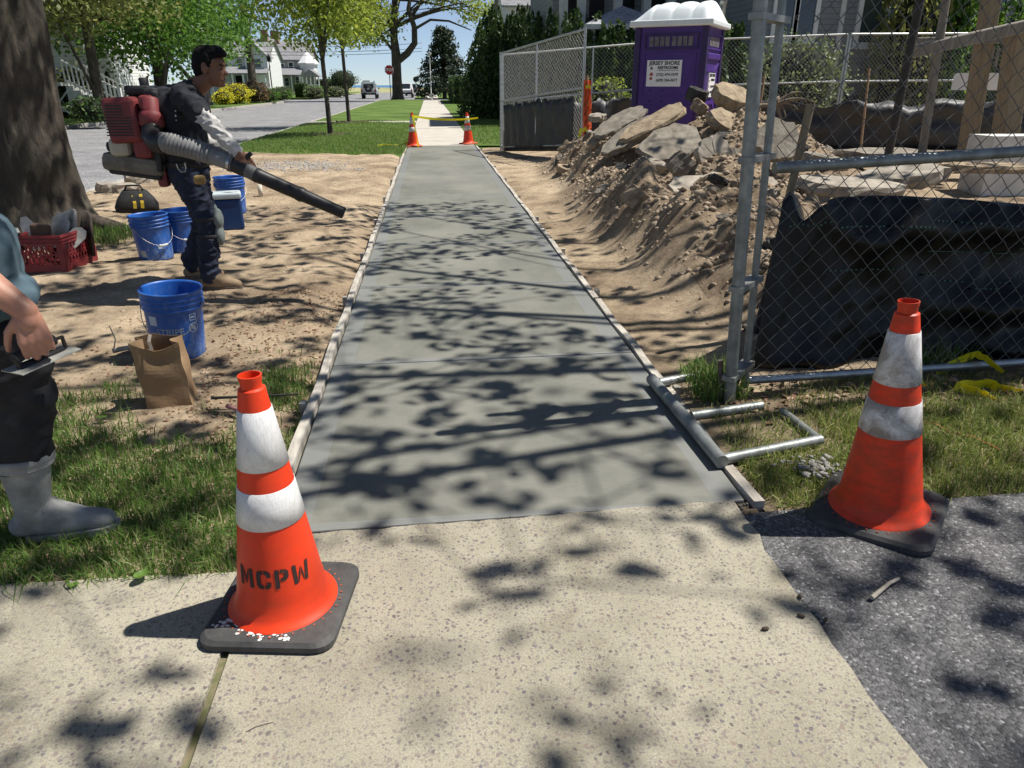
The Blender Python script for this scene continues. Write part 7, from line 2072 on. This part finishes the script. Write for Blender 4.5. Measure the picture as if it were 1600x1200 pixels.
# ---------- backpack blower worn by that worker
def blower():
    t = thing('backpack_blower', 'red backpack leaf blower with grey ribbed hose worn by the worker', 'leaf blower', (-2.0, 5.42, .85))
    O = Vector((-2.0, 5.42, .85)); loc = lambda x, y, Y: AY(x, y, Y) - O
    REDP = M('faded_red_plastic', (.21, .035, .038), (.14, .028, .03), 7, .55)
    DRK = M('dark_housing_plastic', (.03, .03, .032), (.018, .018, .02), 10, .6)
    CRM = M('cream_fuel_tank', (.46, .43, .35), (.36, .33, .26), 6, .5)
    GRY = M('grey_hose', (.24, .245, .245), (.17, .17, .17), 9, .6)
    BLKT = M('black_tube', (.022, .022, .024), (.013, .013, .014), 8, .42)
    c = loc(201, 187, 5.33)
    ec = MB().cbox(c, (.215, .26, .285), .03, Matrix.Rotation(R_(-3), 3, 'Y')).build('engine_cover', REDP, t)
    for i in range(11): MB().bbox((c.x - .085 - .002 * i, c.y - .134, c.z + .085 - i * .018), (c.x + (.065 if i > 3 else .02), c.y - .128, c.z + .093 - i * .018)).build('cooling_slot', DRK, ec)
    MB().cbox(loc(233, 160, 5.28), (.10, .15, .09), .025).build('shroud', REDP, t)
    MB().lathe([(.062, -.01), (.078, .0), (.078, .06), (.066, .085), (.050, .10), (.048, .17), (.028, .18)], 18, origin=loc(238, 196, 5.22), mat=Matrix.Rotation(R_(6), 3, 'Y')).build('red_collar', REDP, t)
    MB().cbox(loc(228, 222, 5.33), (.12, .2, .2), .03).build('fan_shroud', REDP, t)
    mt = Matrix.Rotation(R_(90), 3, 'Y')
    MB().lathe([(.02, -.07), (.18, -.07), (.205, -.04), (.205, .05), (.18, .08), (.02, .08)], 28, origin=loc(250, 215, 5.44), mat=mt).build('fan_housing', DRK, t)
    MB().cbox(loc(257, 205, 5.42), (.04, .34, .52), .015, Matrix.Rotation(R_(6), 3, 'Y')).build('back_frame', DRK, t)
    # air filter on top
    MB().cbox(loc(222, 141, 5.40), (.17, .20, .06), .02).build('air_filter', DRK, t)
    MB().cbox(loc(240, 146, 5.38), (.09, .18, .07), .02).build('air_filter', DRK, t)
    MB().lathe([(.03, 0), (.03, .05), (.02, .055)], 12, origin=loc(226, 135, 5.36)).build('filter_knob', DRK, t)
    MB().cbox(loc(222, 158, 5.42), (.12, .16, .1), .02).build('cylinder_head', DRK, t)
    # tank and lower tray
    MB().cbox(loc(193, 229, 5.33), (.135, .20, .12), .035).build('fuel_tank', CRM, t)
    MB().lathe([(.0, 0), (.03, 0), (.03, .03), (0, .03)], 12, origin=loc(176, 229, 5.31), mat=Matrix.Rotation(R_(-90), 3, 'Y')).build('fuel_cap', DRK, t)
    q = Matrix.Rotation(R_(9), 3, 'Y')
    MB().cbox(loc(215, 256, 5.37), (.40, .24, .13), .045, q).build('fuel_tank', M('grimy_tank', (.22, .20, .16), (.10, .09, .075), 7, .6), t)
    MB().cbox(loc(222, 268, 5.40), (.34, .28, .05), .02, q).build('base_tray', DRK, t)
    # shoulder strap and waist piece
    sp = [loc(262, 150, 5.24), loc(280, 137, 5.22), loc(300, 140, 5.20), loc(318, 160, 5.25)]
    MB().ribbon([p + Vector((0, 0, 0)) for p in sp], .05, (0, 1, 0), thick=.012).build('shoulder_strap', DRK, t)
    # air path: elbow, ribbed hose, cuff, clamp, tube, nozzle
    E0, E1, E2, E3 = loc(238, 198, 5.2), loc(238, 212, 5.17), loc(246, 222, 5.12), loc(258, 224, 5.09)
    MB().tube([E0, E0.lerp(E1, .6), E1, E2, E3], [.062, .066, .072, .072, .066], 20).build('elbow', BLKT, t)
    H0, H1 = loc(252, 222, 5.10), loc(348, 249, 5.03)
    hs = MB(); n = 64; V = []; pts = []; rad = []
    for i in range(n + 1):
        f = i / n; p = H0.lerp(H1, f) + Vector((0, 0, .012 * sin(f * pi)))
        pts.append(p); inr = .10 < f < .86
        rad.append((.064 - .008 * f) + (.006 * (1 if (i // 2) % 2 else -1) if inr else 0))
    hs.tube(pts, rad, 22).build('ribbed_hose', GRY, t)
    T0 = loc(343, 247, 5.03); T1 = loc(366, 256, 5.0)
    MB().tube([T0, T1], [.057, .052], 20).build('hose_cuff', GRY, t)
    MB().tube([T0.lerp(T1, .75), T0.lerp(T1, .92)], .060, 20).build('hose_clamp', CHROME, t)
    N0, N1, N2 = loc(366, 256, 5.0), loc(402, 274, 4.97), loc(537, 333, 4.90)
    MB().tube([N0, N0.lerp(N1, .55)], [.054, .050], 20).build('control_tube', BLKT, t)
    MB().tube([N0.lerp(N1, .5), N1], [.048, .047], 20).build('coupling', M('smoky_coupling', (.16, .16, .155), (.10, .10, .10), 9, .45), t)
    A = N1.lerp(N2, .5)
    MB().tube([N1.lerp(N0, .1), N1, N1.lerp(N2, .03), A], [.046, .050, .046, .044], 22).build('blower_tube', BLKT, t)
    B_ = N1.lerp(N2, .53)
    MB().tube([A.lerp(N1, .08), A.lerp(N1, .0), B_], [.047, .049, .046], 22).build('tube_joint', BLKT, t)
    MB().tube([B_, N1.lerp(N2, .9), N2], [.043, .038, .039], 22, cap=False).build('nozzle', BLKT, t)
    MB().tube([N1.lerp(N2, .96), N2 * 1.0], [.030, .0335], 18).build('nozzle_inside', DARKI, t)
    # control grip under the hand
    g0 = loc(388, 258, 4.99)
    MB().tube([g0 + Vector((-.02, 0, .0)), g0 + Vector((0, 0, .055)), g0 + Vector((.03, 0, .075))], [.016, .017, .014], 10).build('control_grip', BLKT, t)
    # red carrier at hip
    MB().cbox(loc(256, 278, 5.34), (.07, .08, .12), .02).build('red_bracket', REDP, t)
blower()

# ---------- foreground worker at the left edge, mostly outside the picture
def worker2():
    global ground_z
    gz = .0; ground_z = gz
    t = thing('person', 'cropped person at left edge in slate t-shirt and grey rubber boots holding a trowel', 'person', (0, 0, 0))
    pel = Vector((-1.385, 2.15, .87)); chest = Vector((-1.52, 2.14, 1.22)); nb = Vector((-1.54, 2.14, 1.42)); hc = Vector((-1.52, 2.14, 1.585))
    fdir = Vector((1, -.05, -.35))
    shR, shL = Vector((-1.54, 1.98, 1.34)), Vector((-1.60, 2.32, 1.34))
    elR, wrR = AY(-100, 385, 2.02), AY(40, 486, 1.985)
    elL, wrL = Vector((-1.72, 2.50, 1.06)), Vector((-1.62, 2.50, .82))
    hipR, hipL = pel + Vector((0, -.085, -.03)), pel + Vector((0, .085, -.03))
    knR, anR = Vector((-1.285, 2.15, .50)), Vector((-1.345, 2.14, .10))
    knL, anL = Vector((-1.55, 2.34, .49)), Vector((-1.86, 2.36, .10))
    hp, HL, HM = head_prims(hc, fdir, (.3, 0, 1), 1.0)
    dR = AY(62, 552, 1.96) - wrR
    body = hp + [('c', nb - Vector((.0, 0, .05)), hc + Vector((-.03, 0, -.06)), .064, .06), ('c', pel, chest, .10, .12), ('c', chest, nb, .11, .06), ('c', shR, elR, .052, .046), ('c', elR, elR.lerp(wrR, .35), .045, .047), ('c', elR.lerp(wrR, .35), wrR, .047, .031), ('c', shL, elL, .052, .045), ('c', elL, wrL, .045, .03), ('c', shR, shL, .055, .055),
             ('c', hipR, knR, .075, .055), ('c', knR, anR, .052, .036), ('c', hipL, knL, .075, .055), ('c', knL, anL, .052, .036)]
    # the hand grips the trowel handle: back of the hand towards the camera
    body += hand(wrR, dR, (-.35, .75, -.35), (.50, .95, .8), -1, .03, 1.0)
    body += hand(wrL, (.1, 0, -.95), (0, -.8, -.1), (.5, .7, .5), 1, 0, 1.05)
    blob('body', body, SKIN2, t, .0042, 2)
    for sg in (-1, 1): eye(t, HL(.078, sg * .030, .004), fdir)
    e = lambda x, y, z, a, b, c_: ('e', HL(x, y, z), (a, b, c_), HM)
    blob('hair', [e(-.022, 0, .052, .095, .081, .087), e(-.055, 0, .010, .066, .074, .085), e(.030, 0, .100, .068, .066, .042), e(-.075, 0, -.03, .035, .055, .05)], HAIR, t, .009, 2, .005, (30, 30, 30))
    E = lambda c_, r: ('e', c_, r, None)
    ts = [E(chest, (.145, .20, .2)), E(pel + Vector((.025, 0, .06)), (.158, .19, .17)), E((pel + chest) / 2 + Vector((.02, 0, .0)), (.145, .175, .22)), ('c', shR, shL, .085, .085), ('c', chest, nb - Vector((.0, 0, .05)), .13, .08), ('c', shR, shR.lerp(elR, .62), .084, .086), ('c', shL, shL.lerp(elL, .6), .084, .082), E(pel + Vector((.055, -.02, -.06)), (.160, .18, .075))]
    blob('tshirt', ts, TEE2, t, .009, 4, .012, (8, 8, 7))
    jn = [E(pel + Vector((0, 0, -.04)), (.14, .18, .13)), ('c', hipR, knR, .108, .092), ('c', knR, Vector((-1.335, 2.145, .30)), .092, .084), ('c', hipL, knL, .108, .09), ('c', knL, knL.lerp(anL, .55), .09, .08), ('c', pel + Vector((.05, -.09, -.08)), knR + Vector((.015, 0, .1)), .09, .09)]
    blob('trousers', jn, PANTS, t, .009, 4, .009, (8, 8, 14))
    for an, td, top in ((anR, (1, .12), Vector((-1.335, 2.145, .255))), (anL, (1, .1), Vector((-1.75, 2.35, .27)))):
        bt_ = blob('rubber_boot', boot_prims(an, td, .335, .05, 0, top, .073), BOOTG, t, .007, 3)
        MB().lathe([(.078, -.022), (.088, -.02), (.090, -.012), (.086, -.008), (.090, 0), (.090, .012), (.086, .02), (.078, .022)], 26, origin=top + Vector((0, 0, .035)), mat=Matrix.Rotation(.10, 3, 'Y')).build('boot_cuff', BOOTG, bt_)
        d = Vector((td[0], td[1], 0)).normalized(); c_ = Vector((an.x, an.y, gz)) + d * .07
        q = Matrix.Rotation(math.atan2(d.y, d.x), 3, 'Z')
        P = [(-.11, .0), (-.10, .040), (-.03, .043), (.06, .050), (.13, .044), (.17, .02), (.175, 0), (.17, -.02), (.13, -.044), (.06, -.050), (-.03, -.043), (-.10, -.040)]
        sm = MB().prism(P, 'z', -.004, .020); sm.v = [tuple(q @ Vector(v) + c_) for v in sm.v]; sm.build('sole', BOOTG, bt_)
        for i in range(4):
            f = i / 3; p0 = an + d * (.035 + .05 * f) + Vector((0, 0, .035 - .045 * f))
            MB().tube([p0 + Vector((0, -.045, -.012)), p0 + Vector((.004, -.02, .006)), p0 + Vector((.004, .02, .006)), p0 + Vector((0, .045, -.012))], .004, 6).build('crease', BOOTG, bt_)
    # trowel in the hand
    tr = thing('steel_trowel', 'flat steel finishing trowel held in the hand at the left edge', 'trowel', (0, 0, 0))
    zt = .655
    c4 = [G(2, 580, zt), G(36, 587, zt), G(127, 546, zt + .012), G(98, 538, zt + .012)]
    nrm = (c4[1] - c4[0]).cross(c4[2] - c4[0]).normalized(); nrm = nrm if nrm.z > 0 else -nrm
    MB().add([p for p in c4] + [p + nrm * .0025 for p in c4], [(3, 2, 1, 0), (4, 5, 6, 7), (0, 1, 5, 4), (1, 2, 6, 5), (2, 3, 7, 6), (3, 0, 4, 7)]).build('blade', M('dusty_trowel_steel', (.46, .46, .42), (.34, .34, .30), 9, .5, .2), tr)
    m0, m1 = (c4[0] + c4[1]) / 2, (c4[2] + c4[3]) / 2
    ax = (m1 - m0)
    h0, h1 = m0 + ax * .08 + Vector((0, 0, .034)), m0 + ax * .74 + Vector((0, 0, .042))
    MB().tube([m0 + ax * .12 + nrm * .006, m0 + ax * .85 + nrm * .006], .010, 8).build('spine', RUB, tr)
    MB().tube([h0, (h0 + h1) / 2 + Vector((0, 0, .005)), h1], .0155, 12).build('handle', RUB, tr)
    MB().tube([h1 - ax * .02, m1 - ax * .12 + Vector((0, 0, .04)), m1 - ax * .10 + nrm * .006], .006, 8).build('shank', M('dark_shank', (.06, .045, .035)), tr)
    MB().tube([h0 + ax * .02, m0 + ax * .14 + nrm * .006], .006, 8).build('shank', M('dark_shank', (.06, .045, .035)), tr)
worker2()
